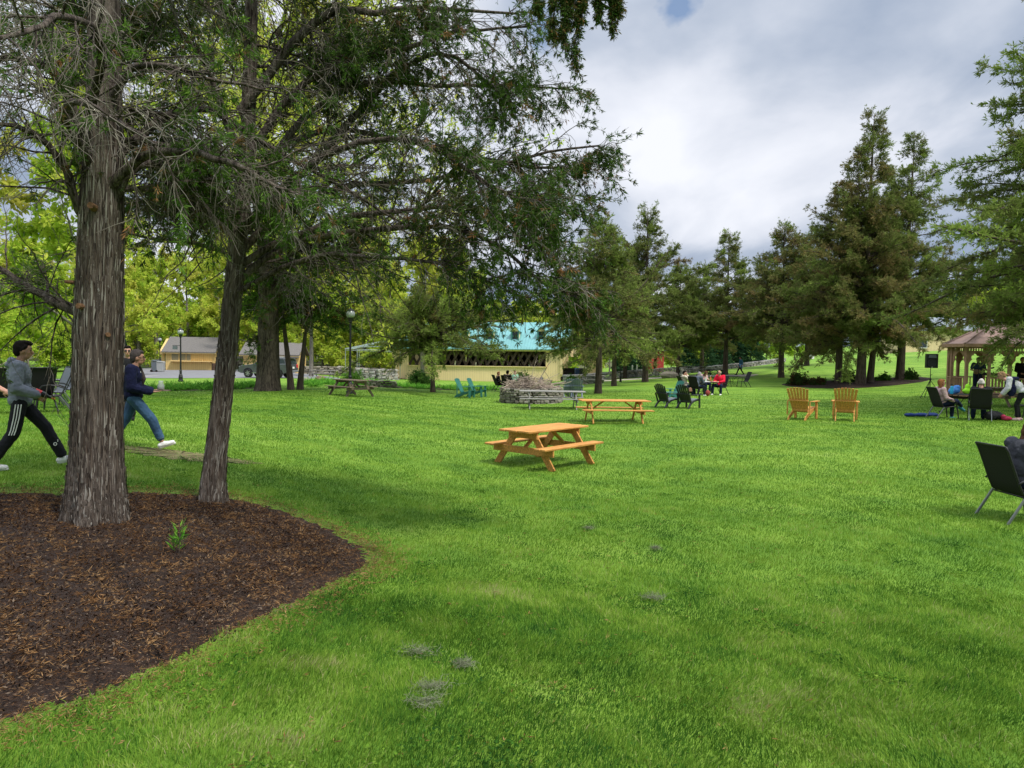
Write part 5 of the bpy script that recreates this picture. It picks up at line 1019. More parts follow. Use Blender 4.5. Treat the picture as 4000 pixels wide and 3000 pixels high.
for k in range(NP): m = MB(); p = gp(k); m.box((p.x, p.y, (.22 + ZT) / 2), (.125, .125, ZT - .22), 0 if 1 < k < 5 or 8 < k < 11 else R(22)); m.build('post', BROWN, T, .006)
for k in range(NP):
    a_, b_ = gp(k), gp(k + 1); dd = (b_ - a_).normalized(); a1 = a_ + dd * .075; b1 = b_ - dd * .075; L = (b1 - a1).length; nn = Vector((-dd.y, dd.x, 0))
    if k != 1:
        m = MB(); m.beam(a1 + Vector((0, 0, 1.0)), b1 + Vector((0, 0, 1.0)), .09, .05, side=nn); m.beam(a1 + Vector((0, 0, .32)), b1 + Vector((0, 0, .32)), .06, .05, side=nn); rl = m.build('railing', BROWN, T)
        m = MB(); nb_ = max(5, int(L / .125))
        for j in range(nb_): q = a1 + dd * (L * (j + .5) / nb_); m.box((q.x, q.y, .66), (.045, .03, .64), math.atan2(dd.y, dd.x))
        m.build('baluster', BROWN, rl)
    m = MB(); m.beam(a1 + Vector((0, 0, 2.26)), b1 + Vector((0, 0, 2.26)), .06, .04, side=nn); m.beam(a1 + Vector((0, 0, ZT - .03)), b1 + Vector((0, 0, ZT - .03)), .10, .10, side=nn)
    nf = max(5, int(L / .10))
    for j in range(nf): q = a1 + dd * (L * (j + .5) / nf); m.box((q.x, q.y, 2.36), (.035, .03, .17), math.atan2(dd.y, dd.x))
    m.build('frieze', BROWN, T)
    for e, s_ in ((a1, 1), (b1, -1)):
        sc = min(1, L / 1.25); m = MB(); prof = [(0, 2.238), (.50 * sc, 2.238), (.48 * sc, 2.18), (.36 * sc, 2.15), (.29 * sc, 2.05), (.22 * sc, 2.07), (.16 * sc, 1.98), (.13, 1.84), (.07, 1.79), (0, 1.64)]; vs = []
        for t_ in (-.02, .02):
            for x, z in prof: p = e + dd * (s_ * x) + nn * t_; vs.append((p.x, p.y, z))
        n_ = len(prof); m.add(vs, [tuple(range(n_)), tuple(range(n_, 2 * n_))[::-1]] + [(i, (i + 1) % n_, n_ + (i + 1) % n_, n_ + i) for i in range(n_)]); m.build('bracket', BROWN, T)
RZ = ZT + 1.12; ra = Vector((1.15, 1.28, RZ)); rb = Vector((2.2, 1.28, RZ)); ed = [gp(k, .30, ZT + .09) for k in range(NP)]
top = [ra if p.x < 1.6 else rb for p in (gp(k) for k in range(NP))]; m = MB()
for k in range(NP):
    q = (k + 1) % NP; m.add([ed[k], ed[q], top[q], top[k]] if top[k] is not top[q] else [ed[k], ed[q], top[k]], [(0, 1, 2, 3) if top[k] is not top[q] else (0, 1, 2)])
rf = m.build('roof', ROOFB, T); rs = rf.modifiers.new('thick', 'SOLIDIFY'); rs.thickness = .05; rs.offset = -1
m = MB()
for k in range(NP): a_, b_ = gp(k, .30, ZT + .01), gp(k + 1, .30, ZT + .01); m.beam(a_, b_, .04, .15, side=(b_ - a_).cross(Vector((0, 0, 1))))
m.build('fascia', BROWN, T); m = MB()
for k in (0, 1, 5, 6, 7, 8, 11, 12): m.beam(ed[k] + Vector((0, 0, .03)), top[k] + Vector((0, 0, .03)), .11, .025, side=(top[k] - ed[k]).cross(Vector((0, 0, 1))))
m.beam(ra + Vector((0, 0, .035)), rb + Vector((0, 0, .035)), .14, .03, side=(0, 1, 0)); m.build('ridge_cap', ROOFB, rf)
# ================================================================ FURNITURE
def wood(name, col, var=.3, sc=(.8, 9, 9), bump=.35, wear=None, rough=.65):
    return pm(name, col, rough, var, 3.2, bump, 18, stretch=sc, wear=wear, spec=.25)
ORANGE = wood('orange_stained_wood', (.58, .275, .07), .45, bump=.6, wear=((.36, .15, .04), .58)); GREYW = wood('grey_weathered_wood', (.27, .26, .235), .35, rough=.9, wear=((.15, .15, .12), .6)); BROWNW = wood('brown_weathered_wood', (.17, .13, .09), .4, rough=.9, wear=((.26, .22, .16), .58)); DARKT = wood('dark_table_wood', (.05, .045, .04), .35, rough=.8)
def picnic_table(L, lx, mat, label, loc, rz, group, top_w=.74, H=.75, seat=.62, boards_n=5, name='picnic_table', splay=.69, lw=.105, cb=.11):
    t = empty(name, loc, rz, label, 'picnic table', group); r = random.Random(int(L * 1000 + rz * 77)); bw = top_w / boards_n
    m = MB()
    for k in range(boards_n): m.box((r.uniform(-.012, .012), -top_w / 2 + bw * (k + .5), H - .02 + r.uniform(-.002, .002)), (L, bw - .008, .038))
    m.build('tabletop', mat, t, .006)
    for s_ in (-1, 1):
        m = MB()
        for k in (0, 1): m.box((r.uniform(-.01, .01), s_ * (seat + (k - .5) * .135), .44), (L, .128, .038))
        m.build('seat', mat, t, .006)
    for e in (-1, 1):
        x = e * lx
        m = MB(); m.box((x + e * .0, 0, H - .041 - cb / 2), (.045, top_w - .06, cb)); m.box((x, 0, .42 - cb / 2), (.045, 2 * seat + .24, cb)); m.build('crossbeam', mat, t, .005)
        for s_ in (-1, 1): m = MB(); m.beam((x - e * .041, s_ * splay, -.01), (x - e * .041, s_ * .20, H - .04), .04, lw, side=(1, 0, 0)); m.build('leg', mat, t, .005)
        m = MB(); m.beam((x - e * .07, 0, .40), (e * max(.12, lx - .52), 0, H - .045), .085, .04, side=(0, 1, 0)); m.build('brace', mat, t, .005)
    return t
def place_by_feet(a, b):
    """near-left and far-right feet -> centre"""
    return (a + b) / 2
h1, h2, h3 = hit(2141, 1842), hit(1927, 1806), hit(2321, 1808)
PT = 'orange picnic tables on the lawn'
dv = h3 - h1; rz1 = math.atan2(dv[1], dv[0]); c = (h2 + h3) / 2
picnic_table(1.98, .70, ORANGE, 'nearest orange picnic table, set at an angle with chipped board ends', (c[0], c[1], terr(c[0], c[1])), rz1, PT, .80, .77, .66, splay=.74, lw=.14, cb=.135)
h1, h3, h2 = hit(2314, 1656), hit(2521, 1653), hit(2277, 1641); dv = h3 - h1; c = (h2 + h3) / 2
picnic_table(2.35, .87, ORANGE, 'long orange picnic table behind and right of the nearest one', (c[0], c[1], terr(c[0], c[1])), math.atan2(dv[1], dv[0]), PT)
c = hit(2158, 1598); picnic_table(2.75, 1.0, GREYW, 'long grey weathered picnic table in front of the stone fire pit', (c[0], c[1] + .3, terr(c[0], c[1])), R(0.5), None)
c = hit(1371, 1546); picnic_table(2.0, .72, BROWNW, 'brown weathered picnic table in front of the lamp post on the left', (c[0], c[1], terr(c[0], c[1])), R(-42), None, splay=.74)
c = G(1262, 1470, 40); picnic_table(2.5, .9, GREYW, 'far pale picnic table at the edge of the wood behind the boulder', c, R(-4), None)
c = G(2320, 1488, 47); picnic_table(1.9, .72, GREYW, 'far grey picnic table in front of the boulder wall by the bridge portal', c, R(2), None)
c = G(2765, 1462, 42); picnic_table(2.4, .9, GREYW, 'grey picnic table beyond the cedars, left of the dark one', (c[0] - .7, c[1] + 2, c[2] + .1), R(8), None)
c = G(2790, 1475, 45); picnic_table(1.7, .6, DARKT, 'dark picnic table between two cedar trunks behind the seated group', c, R(-40), None)
c = G(3955, 1590, 96); picnic_table(1.9, .7, BROWNW, 'brown picnic table in front of the gazebo, behind the leaning woman', c, R(3), None)
c = G(18, 1478, 62); picnic_table(1.9, .7, DARKT, 'dark picnic table behind the shoulder of the boy in the hoodie', c, R(5), None)

# -- slatted wooden garden chairs (facing +x) --
def adirondack(name, mat, label, loc, rz, group, plastic=False, sc=1.0, matseat=None):
    t = empty(name, loc, rz, label, 'chair', group); t.scale = (sc,) * 3
    n = 7 if not plastic else 6; bx0, bz0, bx1, bz1 = -.22, .24, -.58, 1.0
    for k in range(n):
        f = (k - (n - 1) / 2) / ((n - 1) / 2); yb = f * .19; yt = f * (.29 if not plastic else .27); top = 1.0 - (.05 * f * f if not plastic else .13 * f * f); w = .072 if not plastic else .082
        m = MB(); p0 = Vector((bx0, yb, bz0)); p1 = Vector((bx0 + (bx1 - bx0) * top, yt, bz0 + (bz1 - bz0) * top)); m.beam(p0, p1, w, .018 if not plastic else .022, side=(0, 1, 0)); m.build('back_slat', mat, t, .004)
    m = MB(); zz = .62; xx = bx0 + (bx1 - bx0) * ((zz - bz0) / (bz1 - bz0)) - .03; m.box((xx, 0, zz - .02), (.07 if not plastic else .04, .60, .035)); m.box((bx0 - .03, 0, .30), (.05, .46, .06)); m.build('back_rail', mat, t, .004)
    m = MB()
    for k in range(5): x = .32 - k * .118; z = .375 - k * .026; m.box((x, 0, z), (.1, .52, .02), Matrix.Rotation(-.22, 3, 'Y'))
    m.build('seat', matseat or mat, t, .004)
    for s_ in (-1, 1):
        m = MB(); m.box((.06, s_ * .33, .575), (.66, .115, .022)); a = m.build('armrest', mat, t, .006)
        m = MB(); m.beam((.30, s_ * .315, 0), (.27, s_ * .315, .565), .05 if not plastic else .045, .10 if not plastic else .085, side=(0, 1, 0)); m.build('leg', mat, t, .004)
        if plastic:
            m = MB(); m.tube([(.34, s_ * .26, .36), (.12, s_ * .265, .345), (-.12, s_ * .27, .29), (-.30, s_ * .275, .20), (-.46, s_ * .28, 0)], [.05, .045, .045, .045, .04], 8); m.build('leg', mat, t)
            m = MB(); m.beam((xx, s_ * .30, .60), (-.28, s_ * .29, .22), .035, .07, side=(0, 1, 0)); m.build('arm_strut', mat, t, .004)
        else:
            m = MB(); m.prism([(.36, .30), (.36, .375), (-.2, .255), (-.50, .12), (-.60, .0), (-.50, .0), (-.25, .12)], s_ * .25 - .014, s_ * .25 + .014, 'y'); m.build('leg', mat, t)
            m = MB(); m.box((xx + .03, s_ * .33, .36), (.05, .03, .42)); m.build('arm_strut', mat, t, .004)
    return t
OG = 'orange slatted garden chairs'; c = hit(3082, 1640); adirondack('garden_chair', ORANGE, 'left orange slatted garden chair, turned a little to the right', (c[0] + .58, c[1] + .3, c[2]), R(49), OG, sc=1.1)
c = hit(3305, 1644); adirondack('garden_chair', ORANGE, 'right orange slatted garden chair, seen squarely from behind', (c[0] + .1, c[1] + .3, c[2]), R(64), OG, sc=1.1)
GREENP = pm('green_plastic', (.035, .17, .14), .45, .15, 3, spec=.4); GREYP = pm('blue_grey_plastic', (.17, .20, .25), .5, .15, 3); BLKP = pm('black_chair_plastic', (.014, .015, .017), .4, .15, 3, spec=.5); GREYS = pm('grey_seat', (.14, .16, .18), .45, .1, 3)
c = hit(1822, 1553); adirondack('garden_chair', GREENP, 'left one of the two green slatted chairs left of the fire pit', (c[0], c[1], c[2]), R(-18), 'green slatted garden chairs')
c = hit(1868, 1550); adirondack('garden_chair', GREENP, 'right one of the two green slatted chairs left of the fire pit', (c[0], c[1], c[2]), R(-18), 'green slatted garden chairs')
c = hit(2208, 1550); adirondack('garden_chair', GREYP, 'left grey slatted chair behind the end of the grey picnic table', (c[0], c[1], c[2]), R(112), 'grey slatted garden chairs', True)
c = hit(2252, 1550); adirondack('garden_chair', GREYP, 'right grey slatted chair behind the end of the grey picnic table', (c[0], c[1], c[2]), R(86), 'grey slatted garden chairs', True)
c = hit(2590, 1590); adirondack('garden_chair', BLKP, 'left black slatted chair right of the long orange table', (c[0] + .2, c[1], c[2]), R(34), 'black slatted garden chairs', True, 1.02, GREYS)
c = hit(2672, 1594); adirondack('garden_chair', BLKP, 'right black slatted chair right of the long orange table', (c[0] + .2, c[1], c[2]), R(42), 'black slatted garden chairs', True, 1.02, GREYS)
c = hit(2622, 1562); adirondack('garden_chair', GREENP, 'green slatted chair behind the two black slatted ones', (c[0], c[1], c[2]), R(200), None, False, .95)
c = hit(2215 - 195, 1533); adirondack('garden_chair', GREYP, 'grey slatted chair behind the heap of sticks', (c[0] + 1, c[1], c[2]), R(200), None, True)

# -- sling patio chairs (facing +x) --
MESHB = pm('black_sling', (.014, .014, .015), .8, .25, 60, .3, 300); MESHG = pm('grey_sling', (.10, .115, .13), .75, .2, 60, .3, 300); TUBEG = pm('grey_tube', (.16, .17, .17), .35, .1, 4, metal=.5, spec=.5); TUBEB = pm('black_tube', (.02, .02, .021), .4, .1, 4)
chair_protos = {}
def patio_chair(label, loc, rz, group, sling='b', tube='g', sc=1.0, arms=True, armt=None):
    key = (sling, tube, arms)
    if key in chair_protos: return copy_tree(chair_protos[key], loc, rz, label, scale=sc)
    tm = TUBEG if tube == 'g' else TUBEB; sm = MESHB if sling == 'b' else MESHG
    t = empty('patio_chair', loc, rz, label, 'chair', group); t.scale = (sc,) * 3; w = .27
    prof = [(.26, .405), (.22, .425), (.0, .395), (-.16, .385), (-.22, .42), (-.28, .55), (-.37, .78), (-.45, .98), (-.49, 1.05)]
    P = [(x, z) for x, z in prof]
    def strip(P, off): return [(x, z) for x, z in P]
    vs = []; fs = []
    for i, (x, z) in enumerate(P):
        a = P[max(i - 1, 0)]; b_ = P[min(i + 1, len(P) - 1)]; tx, tz = b_[0] - a[0], b_[1] - a[1]; l = math.hypot(tx, tz); nx, nz = tz / l * .004, -tx / l * .004; sag = -.012
        for y in (-w, 0, w):
            for s_ in (-1, 1): vs.append((x + nx * s_ + (nz * 0 if y else 0), y, z + nz * s_ + (sag if y == 0 and i < 4 else 0)))
    n_ = len(P)
    for i in range(n_ - 1):
        for j in (0, 1):
            a0 = i * 6 + j * 2; b0 = (i + 1) * 6 + j * 2; fs += [(a0, a0 + 2, b0 + 2, b0), (a0 + 1, b0 + 1, b0 + 3, a0 + 3)]
    m = MB(); m.add(vs, fs); m.build('sling', sm, t, smooth=True)
    m = MB()
    for s_ in (-1, 1): m.tube([(x, s_ * (w + .012), z) for x, z in P], .014, 7)
    m.tube([(-.485, -w, 1.045), (-.485, w, 1.045)], .014, 7); m.tube([(.25, -w, .40), (.25, w, .40)], .012, 7); m.tube([(-.20, -w, .375), (-.20, w, .375)], .012, 7); m.build('frame', TUBEB, t, smooth=True)
    for s_ in (-1, 1):
        y = s_ * (w + .035)
        m = MB(); m.beam((-.44, y, 0), (-.19, y, .39), .022, .035, side=(0, 1, 0)); m.build('leg', tm, t, .004)
        if arms:
            m = MB(); m.beam((.30, y, 0), (.24, y, .42), .022, .035, side=(0, 1, 0)); m.build('leg', TUBEB, t, .004)
            m = MB(); m.tube([(.24, y, .40), (.22, y, .55), (.15, y, .635), (.02, y, .655), (-.16, y, .63), (-.27, y, .58), (-.31, y, .55)], [.014, .014, .018, .018, .018, .015, .012], 7); m.build('armrest', TUBEB, t, smooth=True)
        else:
            m = MB(); m.beam((.30, y, 0), (.22, y, .42), .022, .03, side=(0, 1, 0)); m.build('leg', TUBEB, t, .004)
    chair_protos[key] = t; return t
def place(u, v): return tuple(hit(u, v))
PG1 = 'black sling patio chairs on the left'; 
c = hit(168, 1612); patio_chair('black patio chair just right of the boy, its back towards the camera', (c[0] - .42, c[1] + .35, c[2]), R(146), PG1)
c = hit(238, 1612); patio_chair('black backed patio chair seen side on, nearest the thick trunk', (c[0] - .34, c[1] + .15, c[2]), R(212), PG1)
c = hit(225, 1600); patio_chair('grey sling patio chair with its tall back leaning right behind the boy', (c[0] - .62, c[1] + .7, c[2]), R(236), 'grey sling patio chairs on the left', 'g')
c = hit(150, 1590); patio_chair('grey sling patio chair showing over the boy shoulder', (c[0] - .3, c[1] + 1.4, c[2]), R(250), 'grey sling patio chairs on the left', 'g')
c = hit(10, 1618); patio_chair('black patio chair at the left edge, behind the boy in the hoodie', (c[0], c[1] + .25, c[2]), R(122), PG1)
def by_feet(uv1, uv2):
    a = hit(*uv1); b_ = hit(*uv2); y = (a - b_)[:2]; y = y / np.linalg.norm(y); x = np.array([y[1], -y[0]]); m_ = (a + b_) / 2; c = m_[:2] + x * .44
    return (c[0], c[1], terr(c[0], c[1])), math.atan2(x[1], x[0])
PG2 = 'black sling patio chairs by the gazebo'
c = hit(3651, 1633); RP = R(0); CH_P = (c[0] + .38, c[1] + .1, c[2]); patio_chair('black patio chair with the woman in pink sitting in it', CH_P, RP, PG2)
c = hit(3829, 1645); RB = R(60); CH_B = (c[0] + .22, c[1] + .38, c[2]); patio_chair('black patio chair with the white haired man, seen from behind', CH_B, RB, PG2)
c = hit(3990, 1630); patio_chair('black patio chair at the right edge beside the leaning woman', (c[0] + .25, c[1], c[2]), R(165), PG2, tube='b')
CH_N, RN = by_feet((3849, 2000), (3927, 2044)); RN += R(16); CH_N = (CH_N[0] - .10, CH_N[1] + .05, CH_N[2]); patio_chair('nearest black patio chair at the right edge of the lawn', CH_N, RN, None)
print('near chair', CH_N, math.degrees(RN))
PG3 = 'black sling patio chairs round the far tables'
c = hit(2682, 1543); CH_C = (c[0], c[1] + .1, c[2]); patio_chair('black patio chair of the man in the cream hoodie', CH_C, R(8), PG3, tube='b')
c = hit(2722, 1545); CH_G = (c[0], c[1] + .0, c[2]); patio_chair('black patio chair of the grey haired woman, with a handbag on its back', CH_G, R(38), PG3, tube='b')
c = hit(2812, 1541); CH_R = (c[0], c[1] + .15, c[2]); patio_chair('black patio chair of the man in red', CH_R, R(212), PG3, tube='b')
c = hit(2758, 1530); CH_H = (c[0], c[1] + .4, c[2]); patio_chair('black patio chair of the brown haired woman behind the table', CH_H, R(-75), PG3, tube='b')
c = hit(2902, 1512); patio_chair('empty black patio chair at the right of the far empty table', (c[0], c[1], c[2]), R(188), PG3, tube='b')
c = hit(2832, 1512); patio_chair('empty black patio chair left of the far empty table', (c[0], c[1], c[2]), R(10), PG3, tube='b')
c = hit(1952, 1528); CH_O = (c[0], c[1], c[2]); patio_chair('black patio chair of the red haired woman left of the fire pit', CH_O, R(20), PG3, tube='b')
c = hit(1985, 1530); CH_K = (c[0], c[1], c[2]); patio_chair('black patio chair of the person in black left of the fire pit', CH_K, R(60), PG3, tube='b')

def round_table(label, loc, rad=.55, H=.71, group=None, mat=None, name='patio_table'):
    t = empty(name, loc, 0, label, 'table', group); m = MB(); m.lathe([(rad, H - .02), (rad + .005, H - .01), (rad, H)], 28); m.build('tabletop', mat or DARKT, t)
    for k in range(4):
        a = PI / 4 + k * PI / 2; ca, sa = math.cos(a), math.sin(a); m = MB(); m.tube([(rad * .85 * ca, rad * .85 * sa, H - .02), (rad * .45 * ca, rad * .45 * sa, H - .14), (rad * .25 * ca, rad * .25 * sa, H * .5), (rad * .4 * ca, rad * .4 * sa, .16), (rad * .85 * ca, rad * .85 * sa, 0)], .013, 6); m.build('leg', TUBEB, t, smooth=True)
    m = MB(); m.tube([(rad * .3 * math.cos(a), rad * .3 * math.sin(a), H * .45) for a in np.linspace(0, 2 * PI, 13)], .008, 5); m.build('ring', TUBEB, t); return t
c = hit(2765, 1541); TB1 = (c[0], c[1] + .15, c[2]); round_table('round patio table with bottles where the four people sit', TB1, .55)
c = hit(2855, 1508); round_table('empty round patio table on the far lawn, right of the seated group', tuple(c), .62)
c = hit(3800, 1622); TB2 = (c[0], c[1] + 1.0, c[2]); round_table('dark round patio table with the blue bottle in front of the gazebo', TB2, .62)
c = hit(2010, 1526); TB3 = (c[0], c[1] + .3, c[2]); round_table('round patio table behind the heap of sticks', TB3, .5)
c = hit(2640, 1578); m = MB(); t = empty('side_table', (c[0] - .1, c[1] + .3, c[2]), R(5), 'small dark green slatted table between the black slatted chairs', 'table'); [m.box((0, (k - 2) * .11, .52), (.75, .1, .025)) for k in range(5)]; m.build('tabletop', GREENP, t, .004)
for x in (-.32, .32):
    for y in (-.2, .2): m = MB(); m.box((x, y, .255), (.05, .05, .51)); m.build('leg', GREENP, t)

# -- small things --
def bottle(loc, h, rad, mat, capm, label, name='bottle', prof=None, group=None):
    t = empty(name, loc, 0, label, 'bottle', group); m = MB(); m.lathe(prof or [(rad * .95, 0), (rad, .01), (rad, h * .58), (rad * .85, h * .66), (rad * .38, h * .78), (rad * .34, h * .93)], 14); m.build('body', mat, t, smooth=True); m = MB(); m.lathe([(rad * .42, h * .92), (rad * .42, h), (rad * .3, h * 1.01)], 10); m.build('cap', capm, t); return t
CYAN = pm('cyan_bottle', (.03, .38, .62), .3, .1, 3); AMB = pm('amber_glass', (.45, .20, .04), .12, .15, 3); LGR = pm('pale_green_glass', (.45, .60, .48), .15, .1, 3); WINE = pm('wine_glass_bottle', (.015, .012, .012), .08, .1)
zt = .71
bottle((TB2[0] - .34, TB2[1] - .30, TB2[2] + zt), .36, .055, CYAN, DBLK, 'tall cyan water bottle with a black lid on the table by the gazebo', prof=[(.05, 0), (.055, .01), (.055, .17), (.053, .175), (.055, .24), (.04, .29)])
bottle((TB1[0] + .16, TB1[1] - .05, TB1[2] + zt), .36, .045, AMB, WHITE, 'amber wine bottle with a white top in front of the man in red')
bottle((TB1[0] - .12, TB1[1] - .08, TB1[2] + zt), .25, .045, LGR, WHITE, 'pale green bottle left of the amber one on the table')
m = MB(); m.box((0, 0, .02), (.42, .28, .03), .1); m.box((.05, 0, .045), (.2, .16, .02), -.3); o = m.build('papers', WHITE, loc=(TB1[0] - .15, TB1[1] - .2, TB1[2] + zt)); tag(o, 'white papers lying on the table of the four people', 'paper')
m = MB(); m.lathe([(.15, 0), (.17, .02), (.16, .05), (.02, .06)], 14); o = m.build('food_plate', pm('pizza', (.62, .32, .22), .7, .4, 20), loc=(TB1[0] + .25, TB1[1] - .28, TB1[2] + zt)); tag(o, 'plate of food on the table in front of the man in red', 'plate')
def soft(name, blobs, mat, loc, rz=0, voxel=.02, parent=None, label=None, cat=None, noise_=0):
    m = MB()
    for b in blobs:
        if len(b) == 2: m.ell(b[0], b[1], 12, 8)
        else: m.cap(*b)
    o = m.build(name, mat, parent, loc=loc, rz=rz, smooth=True); rm = o.modifiers.new('remesh', 'REMESH'); rm.mode = 'VOXEL'; rm.voxel_size = voxel; rm.use_smooth_shade = True
    sm_ = o.modifiers.new('smooth', 'SMOOTH'); sm_.factor = .5; sm_.iterations = 3
    if noise_:
        tx = bpy.data.textures.new(name + '_folds', 'CLOUDS'); tx.noise_scale = .09; d = o.modifiers.new('folds', 'DISPLACE'); d.texture = tx; d.strength = noise_; d.mid_level = .5
    return tag(o, label, cat)
BLUEP = pm('blue_patterned_cloth', (.03, .12, .42), .8, .6, 16, col2=(.10, .30, .60)); NEON = pm('neon_green_cloth', (.38, .85, .03), .7, .2, 6); LTB = pm('light_blue_cloth', (.25, .40, .65), .8, .2, 8); BLKC = pm('black_cloth', (.016, .016, .018), .85, .3, 8, .2, 60)
soft('blue_jacket', [((0, 0, .12), (.2, .14, .13)), ((.1, .02, .22), (.14, .11, .1)), ((-.12, -.02, .08), (.12, .12, .1))], BLUEP, (TB2[0] - .02, TB2[1] + .05, TB2[2] + zt), 0, .02, None, 'bright blue patterned jacket heaped on the table by the gazebo', 'jacket', .04)
soft('neon_bag', [((0, 0, .10), (.22, .12, .12)), ((-.02, 0, .24), (.10, .07, .14)), ((.14, 0, .06), (.14, .1, .07))], NEON, (TB2[0] + .52, TB2[1] + .1, TB2[2] + zt), 0, .02, None, 'neon green bag standing behind the white haired man', 'bag', .03)
c = hit(3600, 1628); soft('blue_bag', [((-.42, 0, .05), (.22, .12, .07)), ((0, .02, .055), (.3, .13, .07)), ((.4, .05, .06), (.22, .13, .08))], pm('dark_blue_cloth', (.01, .035, .16), .7, .4, 8), (c[0] + .1, c[1] + .15, c[2]), 0, .02, None, 'flat dark blue bag lying on the grass left of the woman in pink', 'bag', .03)
c = hit(3905, 1643); soft('black_backpack', [((-.14, 0, .14), (.2, .17, .15)), ((.12, .02, .13), (.2, .16, .14)), ((.02, .05, .2), (.18, .12, .1))], BLKC, (c[0], c[1] + .25, c[2]), 0, .02, None, 'black backpack on the grass right of the white haired man', 'backpack', .04)
c = hit(3948, 1645); soft('pink_bag', [((0, 0, .07), (.17, .12, .08)), ((-.1, 0, .12), (.08, .08, .08))], pm('crimson_cloth', (.35, .02, .06), .7, .4, 8), (c[0], c[1] + .2, c[2]), 0, .02, None, 'crimson bag on the grass at the feet of the leaning woman', 'bag', .03)
c = hit(2722, 1540); soft('handbag', [((0, 0, .0), (.13, .07, .12)), ((0, 0, -.07), (.15, .09, .08))], pm('tan_leather', (.22, .11, .07), .6, .3, 8), (CH_G[0] - .46, CH_G[1] - .36, CH_G[2] + .34), R(38), .02, None, 'brown handbag hanging from the chair of the grey haired woman', 'handbag')
c = hit(2700, 1537); soft('dark_bag', [((0, 0, .1), (.2, .15, .11)), ((.15, 0, .08), (.14, .13, .09))], pm('dark_brown_cloth', (.04, .03, .03), .8, .3, 8), (c[0], c[1] + .2, c[2]), 0, .02, None, 'dark bag on the grass under the handbag', 'bag', .03)
soft('red_backpack', [((0, 0, .16), (.13, .1, .17))], pm('red_cloth', (.30, .05, .045), .8, .5, 9), (CH_G[0] + .52, CH_G[1] - .25, CH_G[2]), 0, .02, None, 'red and white bag under the table of the four people', 'bag', .02)

# -- loudspeaker and stand --
c = hit(3640, 1558); SPK = (c[0], c[1] + .2, c[2]); t = empty('speaker_stand', SPK, 0, 'black tripod stand carrying the loudspeaker beside the gazebo', 'stand')
m = MB(); m.tube([(0, 0, .35), (0, 0, 1.2)], .02, 8); m.tube([(0, 0, 1.1), (0, 0, 1.52)], .015, 8); m.build('pole', IRON, t); m = MB(); m.lathe([(.035, .9), (.035, .98)], 10); m.tube([(0, 0, 1.18), (.09, 0, 1.19)], .014, 6); m.build('collar', IRON, t)
for k in range(3): a = R(80 + 120 * k); m = MB(); m.tube([(0, 0, .92), (.62 * math.cos(a), .62 * math.sin(a), .02)], .014, 7); m.tube([(0, 0, .42), (.32 * math.cos(a), .32 * math.sin(a), .44)], .009, 6); m.build('leg', IRON, t)
S0 = 1.52; t = empty('loudspeaker', (SPK[0], SPK[1], SPK[2] + S0), R(-8), 'black loudspeaker on the tripod stand beside the gazebo', 'loudspeaker')
m = MB(); m.prism([(-.27, -.16), (.27, -.16), (.20, .20), (-.20, .20)], 0, .70, 'z'); m.build('cabinet', DBLK, t, .012)
m = MB(); m.lathe([(.205, 0), (.205, .012), (.19, .014), (.17, -.02), (.07, -.06), (.065, -.035), (.01, -.03)], 24); w_ = m.build('woofer', pm('speaker_cone', (.035, .036, .04), .5, .2, 5), t); w_.rotation_euler = (PI / 2, 0, 0); w_.location = (-.02, -.165, .25)
m = MB(); m.prism([(-.19, .50), (.19, .50), (.15, .65), (-.15, .65)], -.176, -.163, 'y'); m.build('horn', GREYM, t); m = MB(); m.box((-.02, -.182, .045), (.035, .012, .05)); m.build('badge', WHITE, t); m = MB(); m.box((.238, -.02, .48), (.02, .12, .1), Matrix.Rotation(.19, 3, 'Z')); m.build('handle', BLACK, t)

# -- the parked car, nose to the left --
PAINT = pm('grey_car_paint', (.11, .115, .13), .25, .05, 1, metal=.5, spec=.6); TYRE = pm('tyre_rubber', (.02, .02, .02), .8, .1); RIM = pm('alloy_rim', (.5, .5, .51), .3, .1, 3, metal=.8); CHR = pm('chrome', (.6, .6, .62), .2, .05, 3, metal=.9)
c = G(1048, 1473, 43.5); t = empty('parked_car', c, R(-10), 'dark grey four wheel drive car parked behind the big oak, nose to the left', 'car'); Wc = .93
def arch(cx, r=.46, n=9): return [(cx + r * math.cos(a), .40 + r * math.sin(a)) for a in np.linspace(0, PI, n)]
# x runs nose (-) to tail (+)
low = [(-2.38, .55), (-2.36, .78), (-2.30, .98), (-2.05, 1.10), (-1.15, 1.20), (-.8, 1.26), (2.15, 1.28), (2.36, 1.22), (2.40, .95), (2.42, .55), (2.2, .50)] + [p for p in arch(1.42)] + [(.9, .42), (-.95, .42)] + [p for p in arch(-1.45)] + [(-2.2, .42)]
m = MB(); m.prism(low, -Wc, Wc, 'y'); m.build('body', PAINT, t, .05)
m = MB(); top = [(-.95, 1.22), (-.25, 1.74), (.1, 1.80), (1.9, 1.80), (2.25, 1.72), (2.33, 1.25)]; n_ = len(top)
vs = [(x, s_ * (Wc - .02 - (z - 1.22) * .28), z) for s_ in (-1, 1) for x, z in top]; m.add(vs, [tuple(range(n_)), tuple(range(n_, 2 * n_))[::-1]] + [(i, n_ + i, n_ + (i + 1) % n_, (i + 1) % n_) for i in range(n_)]); m.build('cabin', PAINT, t, .03)
def side_win(pts, s1):
    m = MB()
    for s_ in (s1,):
        vs = [(x, s_ * (Wc - .02 - (z - 1.22) * .28 + .006), z) for x, z in pts]; m.add(vs, [tuple(range(len(pts)))])
    return m
